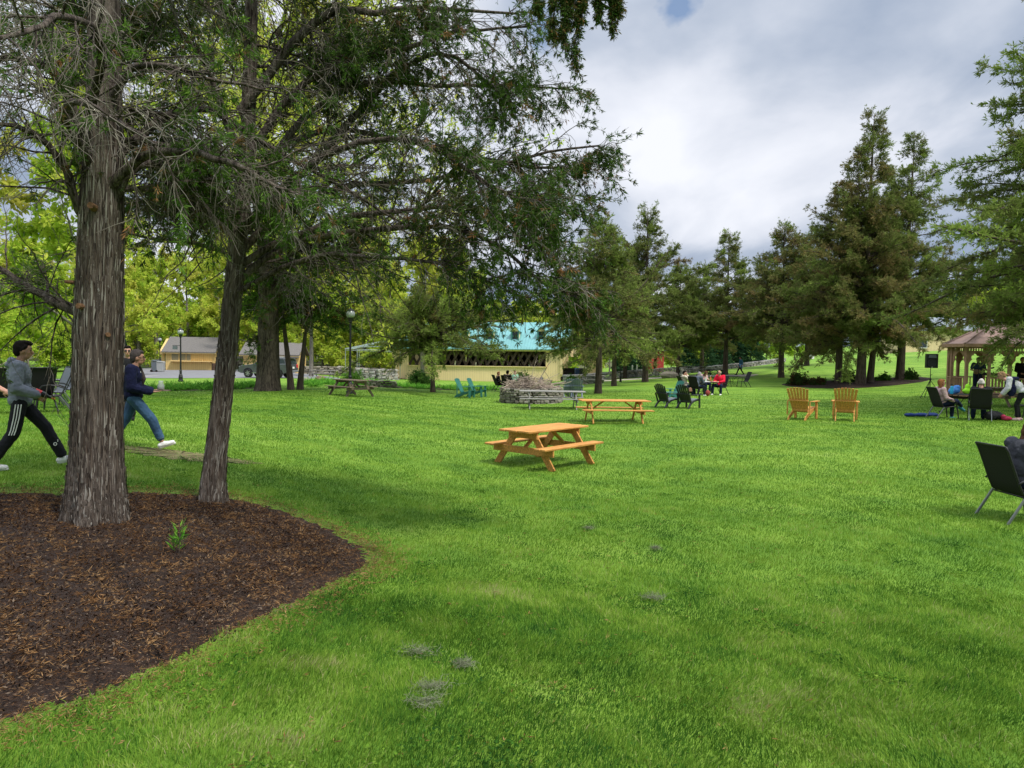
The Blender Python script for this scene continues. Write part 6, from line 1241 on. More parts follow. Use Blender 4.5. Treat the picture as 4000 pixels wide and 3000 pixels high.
for pts in ([(-.78, 1.28), (-.25, 1.68), (.22, 1.72), (.22, 1.28)], [(.30, 1.28), (.30, 1.72), (1.12, 1.72), (1.2, 1.28)], [(1.3, 1.3), (1.24, 1.72), (1.85, 1.70), (2.1, 1.34)]): [side_win(pts, s1).build('window', GLASS, t) for s1 in (-1, 1)]
m = MB(); m.add([(-.97, -.72, 1.25), (-.97, .72, 1.25), (-.31, .66, 1.72), (-.31, -.66, 1.72)], [(0, 1, 2, 3)]); m.build('windscreen', GLASS, t); m = MB(); m.add([(2.345, -.7, 1.3), (2.345, .7, 1.3), (2.285, .62, 1.68), (2.285, -.62, 1.68)], [(0, 1, 2, 3)]); m.build('rear_window', GLASS, t)
for x in (-1.45, 1.42):
    for s_ in (-1, 1):
        m = MB(); m.lathe([(.24, -.12), (.36, -.12), (.395, -.09), (.395, .09), (.36, .12), (.24, .12)], 22); w_ = m.build('wheel', TYRE, t); w_.rotation_euler = (PI / 2, 0, 0); w_.location = (x, s_ * (Wc - .10), .395)
        m = MB(); m.lathe([(.245, -.128 * 1), (.25, .1), (.235, .1), (.23, -.10)], 20); m.lathe([(.06, -.13), (.06, .125), (.01, .13)], 10)
        for k in range(12): a = 2 * PI * k / 12 + (.12 if k % 2 else -.12); m.beam((.05 * math.cos(a), .05 * math.sin(a), s_ * -.118), (.24 * math.cos(a), .24 * math.sin(a), s_ * -.118), .035, .03, side=(0, 0, 1))
        m.build('rim', RIM, w_)
for s_ in (-1, 1):
    m = MB(); m.box((-2.28, s_ * .68, .93), (.16, .36, .15)); m.build('headlight', GLOBE, t, .02); m = MB(); m.box((2.36, s_ * .78, 1.08), (.12, .22, .30)); m.build('taillight', REDP, t, .02)
    m = MB(); m.box((-.62, s_ * (Wc + .06), 1.32), (.14, .16, .14)); m.build('mirror', DBLK, t, .02); m = MB(); m.box((.0, s_ * (Wc + .02), .44), (2.0, .12, .05)); m.build('side_step', CHR, t); m = MB(); m.tube([(.1, s_ * .60, 1.87), (1.8, s_ * .60, 1.87)], .02, 6); m.build('roof_rail', CHR, t)
    for x in (-.05, .85): m = MB(); m.box((x, s_ * (Wc + .012), 1.12), (.14, .03, .03)); m.build('door_handle', PAINT, t)
m = MB(); m.box((-2.38, 0, .62), (.14, 1.75, .25)); m.build('bumper', DBLK, t, .04); m = MB(); m.box((2.46, 0, .62), (.12, 1.75, .14)); m.build('bumper', CHR, t, .03); m = MB(); m.box((2.435, 0, .95), (.02, .34, .16)); m.build('licence_plate', WHITE, t); m = MB(); m.box((2.28, 0, 1.80), (.3, 1.2, .04)); m.build('spoiler', DBLK, t)
# ================================================================ PEOPLE
SKIN = pm('skin', (.50, .27, .19), .55, .12, 7, spec=.35); SKIN2 = pm('tan_skin', (.36, .19, .125), .55, .12, 7, spec=.35); LIPS = pm('lips', (.36, .12, .10), .5, .1); EYEW = pm('eye', (.03, .02, .015), .2, .1)
def hair_m(name, c): return pm(name, c, .9, .45, 16, .5, 60, stretch=(1, 1, .3), spec=.08)
HBLK = hair_m('black_hair', (.012, .009, .008)); HBRN = hair_m('brown_hair', (.10, .05, .028)); HGRY = hair_m('grey_hair', (.30, .28, .27)); HAUB = hair_m('auburn_hair', (.28, .12, .045)); HWHT = hair_m('white_hair', (.55, .50, .46)); HDKG = hair_m('greying_dark_hair', (.055, .045, .042)); HLBR = hair_m('light_brown_hair', (.26, .16, .085))
def cloth(name, c, var=.2, rough=.85): return pm(name, c, rough, var, 9, .35, 40, spec=.15)
def Vv(*a): return Vector(a)
def mirror(p): return Vector((p.x, -p.y, p.z))
STAND = dict(pel=(0, 0, .93), waist=(0, 0, 1.08), chest=(.01, 0, 1.26), neck=(.0, 0, 1.43), head=(.025, 0, 1.58), shL=(0, .175, 1.38), elL=(.0, .22, 1.10), wrL=(.08, .22, .86), shR=(0, -.175, 1.38), elR=(0, -.22, 1.10), wrR=(.08, -.22, .86),
 hipL=(0, .09, .90), knL=(.02, .095, .49), anL=(0, .1, .09), hipR=(0, -.09, .90), knR=(.02, -.095, .49), anR=(0, -.1, .09))
SIT = dict(pel=(0, 0, .50), waist=(-.03, 0, .66), chest=(-.06, 0, .84), neck=(-.08, 0, 1.01), head=(-.05, 0, 1.16), shL=(-.08, .175, .97), elL=(-.02, .23, .70), wrL=(.22, .18, .64), shR=(-.08, -.175, .97), elR=(-.02, -.23, .70), wrR=(.22, -.18, .64),
 hipL=(0, .09, .50), knL=(.44, .13, .50), anL=(.46, .13, .09), hipR=(0, -.09, .50), knR=(.44, -.13, .50), anR=(.46, -.13, .09))
def remesh(o, vox, it=3):
    rm = o.modifiers.new('remesh', 'REMESH'); rm.mode = 'VOXEL'; rm.voxel_size = vox; rm.use_smooth_shade = True; s_ = o.modifiers.new('smooth', 'SMOOTH'); s_.factor = .5; s_.iterations = it; return o
def folds(o, amt, sc=.07):
    tx = bpy.data.textures.get('cloth_folds') or bpy.data.textures.new('cloth_folds', 'CLOUDS'); tx.noise_scale = sc; d = o.modifiers.new('folds', 'DISPLACE'); d.texture = tx; d.strength = amt; d.mid_level = .5; d.texture_coords = 'GLOBAL'; return o
def person(loc, rz, label, base, pose={}, skin=SKIN, hair=('short', HBLK), top=None, topslack=.012, legs=None, legslack=.012, shoes=WHITE, sleeve='long', hd=(0, 0), vox=.010, scale=1.0, hood=False, build=1.0, foot={}, toes=None, hands=None, glasses=None, socks=None, jacket=None, group=None, cuffs=None):
    J = {k: Vector(v) for k, v in {**base, **pose}.items()}; t = empty('person', loc, rz, label, 'person', group); t.scale = (scale,) * 3
    Hm = Matrix.Rotation(hd[0], 3, 'Z') @ Matrix.Rotation(hd[1], 3, 'Y'); hc = J['head']
    def H(x, y, z): return hc + Hm @ Vector((x, y, z))
    b = MB(); k = build
    # skull, jaw, nose, ears, neck
    b.ell(H(-.004, 0, .022), (.098, .077, .108), 16, 12, Hm); b.ell(H(.028, 0, -.055), (.062, .056, .062), 12, 8, Hm); b.ell(H(.045, 0, -.088), (.030, .028, .022), 8, 6, Hm); b.cap(H(.086, 0, .018), H(.108, 0, -.022), .010, .016, 8)
    b.ell(H(.085, 0, -.055), (.015, .026, .012), 8, 6, Hm); b.ell(H(.074, 0, .036), (.022, .052, .012), 8, 6, Hm)
    for s_ in (-1, 1): b.ell(H(-.004, s_ * .078, -.008), (.020, .010, .032), 8, 6, Hm); b.ell(H(.058, s_ * .038, -.022), (.024, .022, .022), 8, 6, Hm)
    b.cap(H(-.012, 0, -.06), J['neck'] + Vv(0, 0, -.04), .052 * k, .062 * k); b.ell(J['chest'], (.10 * k, .14 * k, .17), 12, 8); b.ell(J['waist'], (.09 * k, .12 * k, .14), 12, 8); b.ell(J['pel'], (.10 * k, .135 * k, .11), 12, 8); b.cap(J['pel'], J['chest'], .09 * k, .10 * k)
    for S in 'LR':
        s_ = 1 if S == 'L' else -1; b.cap(J['chest'] + Vv(0, s_ * .04, .08), J['sh' + S], .07, .052 * k); b.cap(J['sh' + S], J['el' + S], .046 * k, .036 * k); b.cap(J['el' + S], J['wr' + S], .037 * k, .025)
        b.cap(J['hip' + S], J['kn' + S], .078 * k, .052 * k); b.cap(J['kn' + S], J['an' + S], .053 * k, .036)
        # hand: palm, four fingers with a bend, thumb from the side of the palm
        fd = (J['wr' + S] - J['el' + S]).normalized(); hs = (hands or {}).get(S, {}); fd = Vector(hs.get('dir', fd)).normalized(); pn = Vector(hs.get('palm', (0, -s_, 0))); pn = (pn - fd * pn.dot(fd)).normalized(); sd_ = fd.cross(pn); w = J['wr' + S]; curl = hs.get('curl', .5)
        pc = w + fd * .045; rot = Matrix((fd, sd_, pn)).transposed(); b.ell(pc, (.052, .040, .016), 10, 8, rot)
        for q, (off, ln) in enumerate(((-.029, .066), (-.010, .075), (.010, .070), (.028, .055))):
            a = w + fd * .082 + sd_ * off; d1 = (fd * math.cos(curl * .6) + pn * math.sin(curl * .6)); m1 = a + d1 * ln * .55; d2 = (fd * math.cos(curl * 1.7) + pn * math.sin(curl * 1.7)); b.cap(a - fd * .02, m1, .0095, .0088, 6); b.cap(m1, m1 + d2 * ln * .5, .0088, .0072, 6)
        a = w + fd * .02 - sd_ * .034; d1 = (fd * .7 - sd_ * .55 + pn * .4 * curl).normalized(); b.cap(a, a + d1 * .042, .013, .010, 6); b.cap(a + d1 * .042, a + d1 * .042 + (fd * .9 + pn * .5).normalized() * .028, .010, .008, 6)
    bo = b.build('body', skin, t, smooth=True); remesh(bo, vox, 2)
    for s_ in (-1, 1):
        m = MB(); m.ell(H(.083, s_ * .030, .012), (.009, .013, .0075), 8, 6, Hm); m.build('eye', EYEW, t, smooth=True); m = MB(); m.cap(H(.094, s_ * .016, .036), H(.080, s_ * .050, .037), .0045, .0035, 6); m.build('eyebrow', hair[1] if hair[1] not in (HWHT,) else HGRY, t)
    m = MB(); m.cap(H(.098, -.016, -.050), H(.098, .016, -.050), .005, .005, 6); m.build('mouth', LIPS, t)
    # hair
    m = MB(); kind = hair[0]
    if kind in ('short', 'bun', 'long', 'pony'):
        m.ell(H(-.022, 0, .042), (.100, .084, .100), 16, 10, Hm); m.ell(H(-.055, 0, -.005), (.060, .076, .080), 12, 8, Hm); m.ell(H(.045, 0, .100), (.055, .062, .035), 10, 8, Hm)
        for s_ in (-1, 1): m.cap(H(.02, s_ * .070, .06), H(-.02, s_ * .078, .0), .022, .016, 6)
    if kind == 'short' : m.ell(H(.015, 0, .108), (.075, .066, .036), 10, 8, Hm)
    if kind == 'long':
        ln = hair[2] if len(hair) > 2 else .28
        for s_ in (-1, -.5, 0, .5, 1): m.cap(H(-.05 + .02 * abs(s_), s_ * .062, .02), H(-.080 + .05 * abs(s_), s_ * .070, -ln + .10 * abs(s_)), .034, .018, 8)
        for s_ in (-1, 1): m.cap(H(.02, s_ * .078, .02), H(.025, s_ * .080, -ln * .6), .018, .014, 6)
    if kind == 'pony': m.cap(H(-.10, 0, .03), H(-.17, -.01, -.03), .03, .028, 8); m.cap(H(-.17, -.01, -.03), H(-.20, -.02, -.13), .028, .012, 8)
    if kind == 'side': # tied back and falling over the shoulder
        m.ell(H(-.018, 0, .044), (.100, .084, .103), 16, 10, Hm); m.ell(H(.035, 0, .098), (.055, .062, .035), 10, 8, Hm); m.ell(H(-.06, 0, -.01), (.055, .076, .085), 12, 8, Hm); m.cap(H(-.06, .05, -.08), H(.03, .10, -.16), .035, .035, 8); m.cap(H(.03, .10, -.16), H(.09, .12, -.34), .038, .045, 8); m.cap(H(.09, .12, -.34), H(.08, .12, -.46), .042, .018, 8)
    if kind == 'fringe': 
        for a in range(9): q = PI * .42 + a * (2 * PI - PI * .84) / 8; m.ell(H(.085 * math.cos(q) - .006, .074 * math.sin(q), -.005), (.025, .022, .045), 8, 6, Hm)
        m.ell(H(-.022, 0, .036), (.088, .0745, .092), 12, 8, Hm) if len(hair) > 2 else None
    ho = m.build('hair', hair[1], t, smooth=True); remesh(ho, .009, 1); folds(ho, .012, .02)
    if glasses:
        m = MB()
        for s_ in (-1, 1): m.tube([H(.101, s_ * .034 + .024 * math.cos(a), .012 + .017 * math.sin(a)) for a in np.linspace(0, 2 * PI, 11)], .0032, 5); m.tube([H(.097, s_ * .057, .018), H(.0, s_ * .083, .012)], .003, 5)
        m.tube([H(.103, -.01, .016), H(.103, .01, .016)], .003, 5); g_ = m.build('glasses', DBLK, t)
        if glasses == 'sun':
            m = MB(); [m.ell(H(.100, s_ * .034, .010), (.006, .027, .021), 10, 6, Hm) for s_ in (-1, 1)]; m.build('dark_lens', DBLK, g_)
    # clothes
    e = topslack
    if top:
        m = MB(); m.ell(J['chest'], (.115 * k + e, .155 * k + e, .17 + e), 14, 10); m.ell(J['waist'], (.108 * k + e, .14 * k + e, .16 + e), 14, 10); m.ell(J['pel'] + Vv(0, 0, .03), (.115 * k + e, .152 * k + e, .085 + e), 14, 10); m.cap(J['waist'], J['chest'] + Vv(0, 0, .03), .10 * k + e, .105 * k + e); m.cap(J['chest'] + Vv(0, 0, .1), J['neck'] + Vv(0, 0, -.045), .10, .062)
        for S in 'LR':
            s_ = 1 if S == 'L' else -1; m.cap(J['chest'] + Vv(0, s_ * .05, .07), J['sh' + S], .085 + e * .5, .060 * k + e); el = J['el' + S]; wr = J['wr' + S]
            if sleeve == 'long': m.cap(J['sh' + S], el, .057 * k + e, .047 * k + e); m.cap(el, wr - (wr - el).normalized() * .03, .048 * k + e, .034 + e * .9)
            elif sleeve == 'short': m.cap(J['sh' + S], J['sh' + S].lerp(el, .6), .062 * k + e, .055 * k + e)
        if hood:
            m.cap(J['neck'] + Vv(-.075, -.06, .015), J['neck'] + Vv(-.075, .06, .015), .05, .05); m.cap(J['neck'] + Vv(-.10, -.05, -.05), J['neck'] + Vv(-.10, .05, -.05), .052, .052)
            for s_ in (-1, 1): m.cap(J['neck'] + Vv(-.06, s_ * .065, .01), J['neck'] + Vv(.055, s_ * .05, -.03), .038, .026)
        to = m.build('top', top, t, smooth=True); remesh(to, vox, 3); folds(to, .022 if e > .015 else .012)
        if hood or cuffs:
            m = MB()
            for S in 'LR': wr = J['wr' + S]; d = (wr - J['el' + S]).normalized(); m.cap(wr - d * .055, wr - d * .012, .036, .033)
            cf = m.build('cuff', top, to, smooth=True)
    if jacket:
        m = MB(); m.ell(J['chest'] + Vv(-.01, 0, 0), (.13 * k + e, .172 * k + e, .17 + e), 14, 10); m.ell(J['waist'] + Vv(-.02, 0, 0), (.125 * k + e, .16 * k + e, .17 + e), 14, 10)
        for S in 'LR': m.cap(J['sh' + S], J['el' + S], .066 * k + e, .056 * k + e); m.cap(J['el' + S], J['wr' + S].lerp(J['el' + S], .25), .056 + e, .045 + e)
        remesh(m.build('jacket', jacket, t, smooth=True), vox, 3)
    e = legslack
    if legs:
        m = MB(); m.ell(J['pel'], (.112 * k, .148 * k, .105), 14, 10); m.cap(J['pel'] + Vv(0, 0, .05), J['pel'], .10 * k, .11 * k)
        for S in 'LR':
            an = J['an' + S]; kn = J['kn' + S]; m.cap(J['hip' + S], kn, .088 * k + e * .6, .060 * k + e); m.cap(kn, an + (kn - an).normalized() * (.07 if cuffs else .03), .060 * k + e, .046 + e)
        lo = m.build('trousers', legs, t, smooth=True); remesh(lo, vox, 3); folds(lo, .014)
        if cuffs:
            m = MB()
            for S in 'LR': an = J['an' + S]; d = (J['kn' + S] - an).normalized(); m.tube([an + d * .05, an + d * .12], [.062, .062], 12)
            m.build('turned_up_cuff', cuffs, lo, smooth=True)
    for S in 'LR':
        an = J['an' + S]; fdir = Vector((foot or {}).get(S, (1, 0, 0))).normalized(); upv = Vv(0, 0, 1) - fdir * fdir.z; upv.normalize()
        m = MB(); h0 = an - upv * .055; m.cap(h0 - fdir * .045, h0 + fdir * .06, .040, .042); m.cap(h0 + fdir * .04 - upv * .006, h0 + fdir * .15 - upv * .012, .043, .034); m.cap(an - upv * .03, an + fdir * .04 - upv * .045, .040, .036); so_ = m.build('shoe', shoes, t, smooth=True); remesh(so_, .008, 2)
        m = MB(); m.cap(h0 - fdir * .05 - upv * .030, h0 + fdir * .165 - upv * .034, .026, .024); sl = m.build('sole', shoes, so_, smooth=True)
        if socks: m = MB(); m.cap(an - upv * .02, an + (J['kn' + S] - an).normalized() * .10, .042, .043); m.build('sock', socks, t, smooth=True)
    return t, J, H
GREYH = cloth('grey_hoodie_fleece', (.17, .185, .215), .3); TRK = cloth('black_tracksuit', (.014, .014, .017), .3); NAVYS = cloth('navy_sweater', (.008, .010, .035), .4); JEAN = pm('blue_denim', (.045, .10, .175), .85, .5, 4, .3, 50, col2=(.02, .045, .09)); DJEAN = cloth('dark_denim', (.012, .020, .045), .35); JCUFF = cloth('pale_denim', (.22, .32, .42)); CREAM = cloth('cream_fleece', (.58, .52, .40), .15); REDS = cloth('red_sweatshirt', (.62, .012, .04), .15); PINK = cloth('pink_cardigan', (.52, .36, .34), .2); CHAR = cloth('charcoal_cloth', (.045, .047, .055), .35); SLATE = cloth('slate_cloth', (.09, .11, .14), .35); BLKT = cloth('black_garment', (.012, .012, .013), .3); TEAB = cloth('blue_shirt', (.03, .055, .10), .3); LGT = cloth('pale_grey_knit', (.50, .50, .50), .12); TEALS = cloth('teal_shoe', (.05, .20, .25), .2); PEACH = cloth('peach_blouse', (.60, .30, .20), .2); MINT = cloth('mint_cloth', (.30, .62, .42), .2)

# the boy in the hoodie, striding right
b0 = hit(100, 1826); s_ = b0[1] / FPX
BOYL = (b0[0] - .06, b0[1], b0[2])
boy, J, H = person(BOYL, R(33), 'boy in a grey hoodie and black striped track trousers walking right at the left edge', STAND,
 dict(pel=(.0, 0, .87), waist=(.0, 0, 1.02), chest=(-.01, 0, 1.22), neck=(-.01, 0, 1.40), head=(.04, 0, 1.545), shL=(-.02, .17, 1.34), shR=(-.02, -.17, 1.34), hipL=(0, .09, .87), hipR=(0, -.09, .87), knL=(.27, .09, .52), anL=(.46, .09, .12), knR=(-.07, -.10, .47), anR=(-.31, -.10, .10),
   elR=(-.04, -.25, 1.06), wrR=(.20, -.20, .97), elL=(.0, .22, 1.05), wrL=(.19, .10, .93)), SKIN2, ('short', HBLK), GREYH, .035, TRK, .022, WHITE, hd=(0, .08), vox=.009, hood=True, build=.92, scale=.99,
 foot={'L': (1, 0, .18), 'R': (1, 0, -.04)}, socks=LGT, hands={'R': dict(curl=1.1, palm=(0, 1, .2)), 'L': dict(curl=1.0)})
m = MB()
for dy in (-.03, 0, .03): m.tube([J['hipR'] + Vv(-.01 + dy, -.118, -.02), (J['hipR'] + J['knR']) / 2 + Vv(dy, -.105, 0), J['knR'] + Vv(dy * .9, -.088, .04), J['knR'] + Vv(-.02 + dy * .9, -.088, -.02)], .0065, 5)
m.build('side_stripe', WHITE, boy)
m = MB(); a = J['anL'] + (J['knL'] - J['anL']) * .42; m.tube([a + Vv(.018 * math.cos(q) + .0, -.070, .02 * math.sin(q)) for q in np.linspace(0, 2 * PI, 9)], .006, 4); m.tube([a + Vv(.03, -.068, .03), a + Vv(.03, -.068, .06)], .006, 4); m.build('emblem', WHITE, boy)
t = empty('wine_bottle', (BOYL[0] + .20, BOYL[1] - .10, BOYL[2] + 1.04), R(33), 'dark bottle with a red label tucked under the arm of the boy', 'bottle'); t.rotation_euler = (0, R(118), R(33))
m = MB(); m.lathe([(.036, 0), (.038, .01), (.038, .17), (.02, .22), (.014, .25), (.014, .30)], 14); m.build('body', WINE, t, smooth=True); m = MB(); m.lathe([(.0392, .06), (.0392, .13)], 14); m.build('label', REDP, t); m = MB(); m.lathe([(.0155, .26), (.0155, .305)], 10); m.build('cap', AMB, t)
# somebody's bare arm and coral sleeve just inside the left edge
b1 = hit(-140, 1800)
person((b1[0] - .12, b1[1] + .5, terr(b1[0] - .12, b1[1] + .5)), R(30), 'person at the left edge behind the boy, only a swinging bare arm in view', STAND, dict(wrR=(.28, -.26, .95), elR=(.05, -.25, 1.08), wrL=(.26, .2, .93)), SKIN, ('long', HBRN), cloth('coral_shirt', (.55, .18, .12)), .02, DJEAN, .012, WHITE, 'short', vox=.012, scale=.98)
# the woman in navy, striding right with a glass jug on her palms
b2 = hit(590, 1757); WL = (b2[0] - .27, b2[1], b2[2])
wom, J, H = person(WL, R(27), 'woman in a navy sweater and rolled jeans walking right, carrying a small glass jug', STAND,
 dict(pel=(-.02, 0, .86), waist=(-.02, 0, 1.01), chest=(-.03, 0, 1.20), neck=(.0, 0, 1.37), head=(.05, 0, 1.505), shL=(-.04, .165, 1.32), shR=(-.04, -.165, 1.32), hipL=(0, .09, .86), hipR=(-.02, -.09, .86), knL=(-.13, .09, .50), anL=(-.36, .09, .12), knR=(.26, -.10, .49), anR=(.40, -.10, .13),
   elR=(-.04, -.24, 1.03), wrR=(.25, -.14, .955), elL=(-.02, .23, 1.03), wrL=(.25, .06, .965)), SKIN2, ('side', HDKG), NAVYS, .034, JEAN, .018, WHITE, hd=(0, .04), vox=.009, scale=1.0, glasses='clear', cuffs=JCUFF,
 foot={'R': (1, 0, .32), 'L': (1, 0, -.10)}, hands={'R': dict(dir=(1, .15, 0), palm=(0, .1, 1), curl=.25), 'L': dict(dir=(1, -.25, 0), palm=(0, -.1, 1), curl=.25)})
m = MB(); m.tube([Vv(.085, -.05, 1.27) + Vv(.012 * math.cos(q), -.012, .02 * math.sin(q)) for q in np.linspace(0, 2 * PI, 9)], .005, 4); m.build('chest_emblem', WHITE, wom)
t = empty('glass_jug', (WL[0] + .37, WL[1] + .13, WL[2] + .985), 0, 'small glass jug of dark drink held on the palms of the woman in navy', 'jug')
CG_ = pm('clear_glass', (.55, .57, .57), .08, .05, 3, spec=.6); CG_.node_tree.nodes['Principled BSDF'].inputs['Alpha'].default_value = .42
m = MB(); m.lathe([(.05, .0), (.055, .02), (.052, .07), (.034, .115), (.040, .15)], 16); m.build('body', CG_, t, smooth=True); m = MB(); m.lathe([(.046, .004), (.050, .02), (.048, .045), (.0, .046)], 16); m.build('drink', WINE, t)
m = MB(); m.box((.0, .0, -.012), (.24, .16, .012)); o = m.build('board', BROWNW, loc=(WL[0] + .37, WL[1] + .14, WL[2] + .985)); tag(o, 'small flat wooden board under the glass jug', 'board')
# the woman in black behind her
p = hit(500, 1640); person((p[0] + .0, p[1], p[2]), R(-62), 'dark haired woman in a black T-shirt facing the camera, half hidden by the thick trunk', STAND, {}, SKIN, ('short', HBLK), BLKT, .012, BLKT, .015, BLKT, 'short', vox=.013, glasses='sun', scale=.97)
t_ = bpy.data.objects.get('person')
# the group at the far round table
def seated(ch, dx, rz, label, pose, **kw):
    c, s_ = math.cos(rz), math.sin(rz); return person((ch[0] + dx * c, ch[1] + dx * s_, ch[2] - .04), rz, label, SIT, pose, vox=.014, **kw)
seated(CH_C, -.08, R(8), 'dark haired man in a cream hoodie leaning back with a hand at his mouth', dict(wrR=(.10, -.06, 1.03), elR=(.12, -.22, .84), head=(-.03, 0, 1.15)), hair=('short', HBLK), top=CREAM, topslack=.03, legs=DJEAN, hood=True, shoes=BLKT, hd=(R(-50), .05), scale=1.08)
seated(CH_G, -.06, R(38), 'woman with long grey hair and a slate jacket bent over the table', dict(chest=(.08, 0, .83), neck=(.15, 0, .99), head=(.22, 0, 1.10), shL=(.12, .175, .95), shR=(.12, -.175, .95), elL=(.25, .22, .70), elR=(.25, -.22, .70), wrL=(.45, .12, .72), wrR=(.45, -.12, .72), anL=(.30, .13, .09), anR=(.50, -.13, .09)), hair=('long', HGRY, .30), top=SLATE, topslack=.03, legs=DJEAN, shoes=WHITE, hd=(0, .45), scale=1.08)
seated(CH_H, -.05, R(-75), 'woman with wavy brown hair facing the camera across the table, head bowed', dict(chest=(.05, 0, .83), neck=(.12, 0, .98), head=(.18, 0, 1.10), wrL=(.40, .05, .74), wrR=(.40, -.10, .74)), hair=('long', HBRN, .26), top=PINK, topslack=.02, legs=DJEAN, shoes=BLKT, hd=(R(40), .5), scale=1.05)
seated(CH_R, -.05, R(235), 'balding man in a bright red sweatshirt and dark jeans sitting at the round table', dict(chest=(.0, 0, .84), neck=(.05, 0, 1.0), head=(.10, 0, 1.14), knL=(.42, .20, .50), knR=(.42, -.20, .50), anL=(.40, .20, .09), anR=(.44, -.22, .09), elL=(.12, .25, .72), elR=(.12, -.25, .72), wrL=(.32, .07, .68), wrR=(.32, -.07, .68)), hair=('fringe', HGRY), top=REDS, topslack=.025, legs=DJEAN, legslack=.02, shoes=WHITE, hd=(R(-10), .35), scale=1.1)
seated(CH_O, -.05, R(20), 'red haired woman in peach and black sitting left of the brush heap', dict(), hair=('short', HAUB), top=PEACH, legs=BLKT, shoes=BLKT, hd=(R(-60), 0), jacket=BLKT)
seated(CH_K, -.05, R(60), 'person all in black with their back to the camera, left of the brush heap', dict(), hair=('short', HBLK), top=BLKT, topslack=.04, legs=BLKT, shoes=BLKT, hd=(0, .1), scale=1.08)
p = cam_pt(2004, 1498, 64); person((p.x + .1, TB3[1] + .7, TB3[2]), R(-120), 'person in a mint green shirt at the table behind the brush heap', SIT, dict(), SKIN, ('short', HBRN), MINT, .02, DJEAN, shoes=BLKT, vox=.016)
# by the gazebo
seated(CH_P, -.08, RP, 'woman with auburn hair and a pink cardigan sitting cross legged, facing right', dict(knR=(.42, -.06, .60), anR=(.66, .06, .42), knL=(.40, .12, .50), anL=(.40, .12, .09), wrR=(.30, -.12, .60), wrL=(.30, .08, .62)), hair=('long', HAUB, .27), top=PINK, topslack=.022, legs=DJEAN, shoes=TEALS, hd=(R(-15), 0), glasses='clear', scale=1.06, foot={'R': (1, .1, -.5)})
seated(CH_B, -.06, RB, 'white haired man in a black jacket seated with his back to the camera', dict(), hair=('fringe', HWHT, 1), top=BLKT, topslack=.03, legs=DJEAN, legslack=.02, shoes=BLKT, hd=(R(10), .05), scale=1.1, build=1.08)
c = hit(3958, 1642); lw, J, H = person((c[0] + .16, c[1] + .1, c[2]), R(148), 'woman in dark glasses, navy wrap and pale top leaning over the table', STAND,
 dict(pel=(-.12, 0, .88), waist=(-.02, 0, 1.02), chest=(.14, 0, 1.16), neck=(.30, 0, 1.28), head=(.42, 0, 1.37), shL=(.22, .17, 1.27), shR=(.22, -.17, 1.27), elL=(.25, .24, 1.0), elR=(.22, -.24, 1.0), wrL=(.38, .20, .80), wrR=(.38, -.20, .80), hipL=(-.12, .09, .86), hipR=(-.12, -.09, .86), knL=(.02, .1, .48), knR=(-.02, -.1, .48), anL=(-.02, .10, .09), anR=(-.10, -.10, .09)),
 SKIN, ('pony', HLBR), LGT, .03, BLKT, .0, PINK, hd=(0, .30), vox=.012, glasses='sun', scale=1.05)
m = MB(); 
for y in (-.20, .20): m.ell((.20, y * .9, 1.18), (.13, .05, .17), 10, 8); m.ell((.16, y, .95), (.13, .04, .22), 10, 8)
m.ell((.10, 0, 1.30), (.15, .2, .06), 10, 8); folds(remesh(m.build('navy_wrap', NAVYS, lw, smooth=True), .014, 3), .03)
# the musician in the gazebo and his partner
gz = gc.z + .22
mu, J, H = person(gzp(.62, 1.0, .22), R(-115), 'musician in a blue T-shirt playing a guitar inside the gazebo', STAND, dict(elL=(.02, .30, 1.16), wrL=(.22, .30, 1.12), elR=(-.02, -.27, 1.12), wrR=(.20, -.06, 1.06)), SKIN2, ('short', HBLK), TEAB, .022, DJEAN, .015, BLKT, 'short', vox=.013, scale=1.03, build=1.12)
t = empty('guitar', gzp(.60, .76, 1.30), R(5), 'slim dark guitar held by the musician in the gazebo', 'guitar'); m = MB(); m.ell((-.12, -.02, -.02), (.16, .03, .12), 14, 8); m.ell((.03, -.02, .0), (.12, .03, .09), 14, 8); m.build('body', pm('guitar_wood', (.30, .20, .12), .35, .2, 6), t, smooth=True)
m = MB(); m.beam((.08, -.03, .02), (.62, -.05, .16), .04, .03, side=(0, 0, 1)); m.build('neck', DBLK, t); m = MB(); m.beam((.62, -.05, .16), (.76, -.055, .20), .07, .03, side=(0, 0, 1)); m.build('headstock', DBLK, t)
t = empty('music_stand', gzp(1.15, .6, .22), 0, 'black music stand with an angled desk in the gazebo', 'stand'); m = MB(); m.tube([(0, 0, .2), (0, 0, 1.0)], .012, 6); m.build('pole', IRON, t); m = MB(); m.prism([(-.55, 1.05), (.50, 1.0), (.40, .84), (-.48, .90)], -.03, .03, 'y'); m.build('desk', DBLK, t)
for k in range(3): a = R(30 + 120 * k); m = MB(); m.tube([(0, 0, .35), (.3 * math.cos(a), .3 * math.sin(a), .01)], .01, 5); m.build('leg', IRON, t)
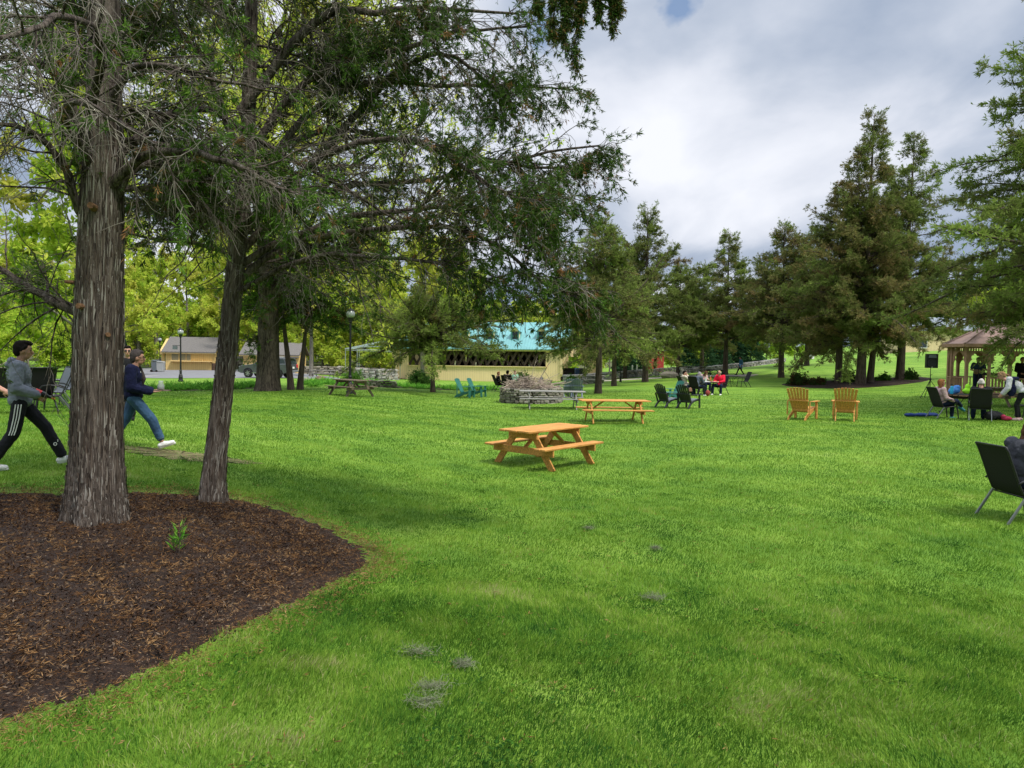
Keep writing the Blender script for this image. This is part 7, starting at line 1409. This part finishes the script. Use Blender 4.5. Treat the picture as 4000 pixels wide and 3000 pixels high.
t = empty('microphone_stand', gzp(.55, .42, .22), 0, 'thin microphone stand in front of the musician', 'stand'); m = MB(); m.lathe([(.14, 0), (.14, .02), (.02, .04)], 14); m.build('base', IRON, t); m = MB(); m.tube([(0, 0, .02), (0, 0, 1.5)], .012, 6); m.build('pole', IRON, t); m = MB(); m.cap((0, 0, 1.5), (0, .1, 1.56), .02, .03); m.build('microphone', DBLK, t)
person(gzp(2.35, .9, .22), R(-110), 'person in black standing in the gazebo behind the leaning woman', STAND, dict(wrR=(.2, -.1, 1.0), wrL=(.2, .25, 1.1)), SKIN, ('short', HBLK), BLKT, .03, BLKT, .015, BLKT, vox=.014, scale=1.05)
# the near person cut by the right edge
person((CH_N[0] - .02, CH_N[1] + .06, CH_N[2]), RN, 'seated person with brown hair and a charcoal sweater, cut off by the right edge', SIT, dict(chest=(.02, 0, .84), neck=(.07, 0, 1.0), head=(.13, 0, 1.13), shL=(.03, .18, .97), shR=(.03, -.18, .97), elL=(.16, .25, .66), elR=(.16, -.25, .66), wrL=(.4, .15, .62), wrR=(.4, -.15, .62)), SKIN, ('long', HBRN, .32), CHAR, .03, DJEAN, .015, BLKT, vox=.010, hd=(0, .35), scale=1.08)
# the distant walker
p = G(2892, 1452, 43); person((p[0], p[1], p[2]), R(180), 'distant walker in a blue top with a pale jacket tied round the waist', STAND, dict(knL=(.22, .09, .50), anL=(.38, .09, .12), knR=(-.10, -.1, .48), anR=(-.34, -.1, .12), pel=(0, 0, .88), hipL=(0, .09, .87), hipR=(0, -.09, .87), elL=(-.12, .2, 1.12), wrL=(-.05, .2, .92)), SKIN2, ('short', HBLK), cloth('slate_blue_top', (.05, .14, .24)), .02, BLKT, .01, BLKT, vox=.018, scale=.98)
pw = empty('tied_jacket', (p[0], p[1], p[2] + .95), 0, 'pale jacket tied round the waist of the distant walker', 'jacket'); m = MB(); m.ell((0, 0, 0), (.17, .2, .07), 12, 8); m.ell((.12, 0, -.18), (.05, .12, .2), 10, 8); m.ell((-.08, -.16, -.12), (.05, .05, .18), 8, 6); remesh(m.build('cloth', LTB, pw, smooth=True), .02)
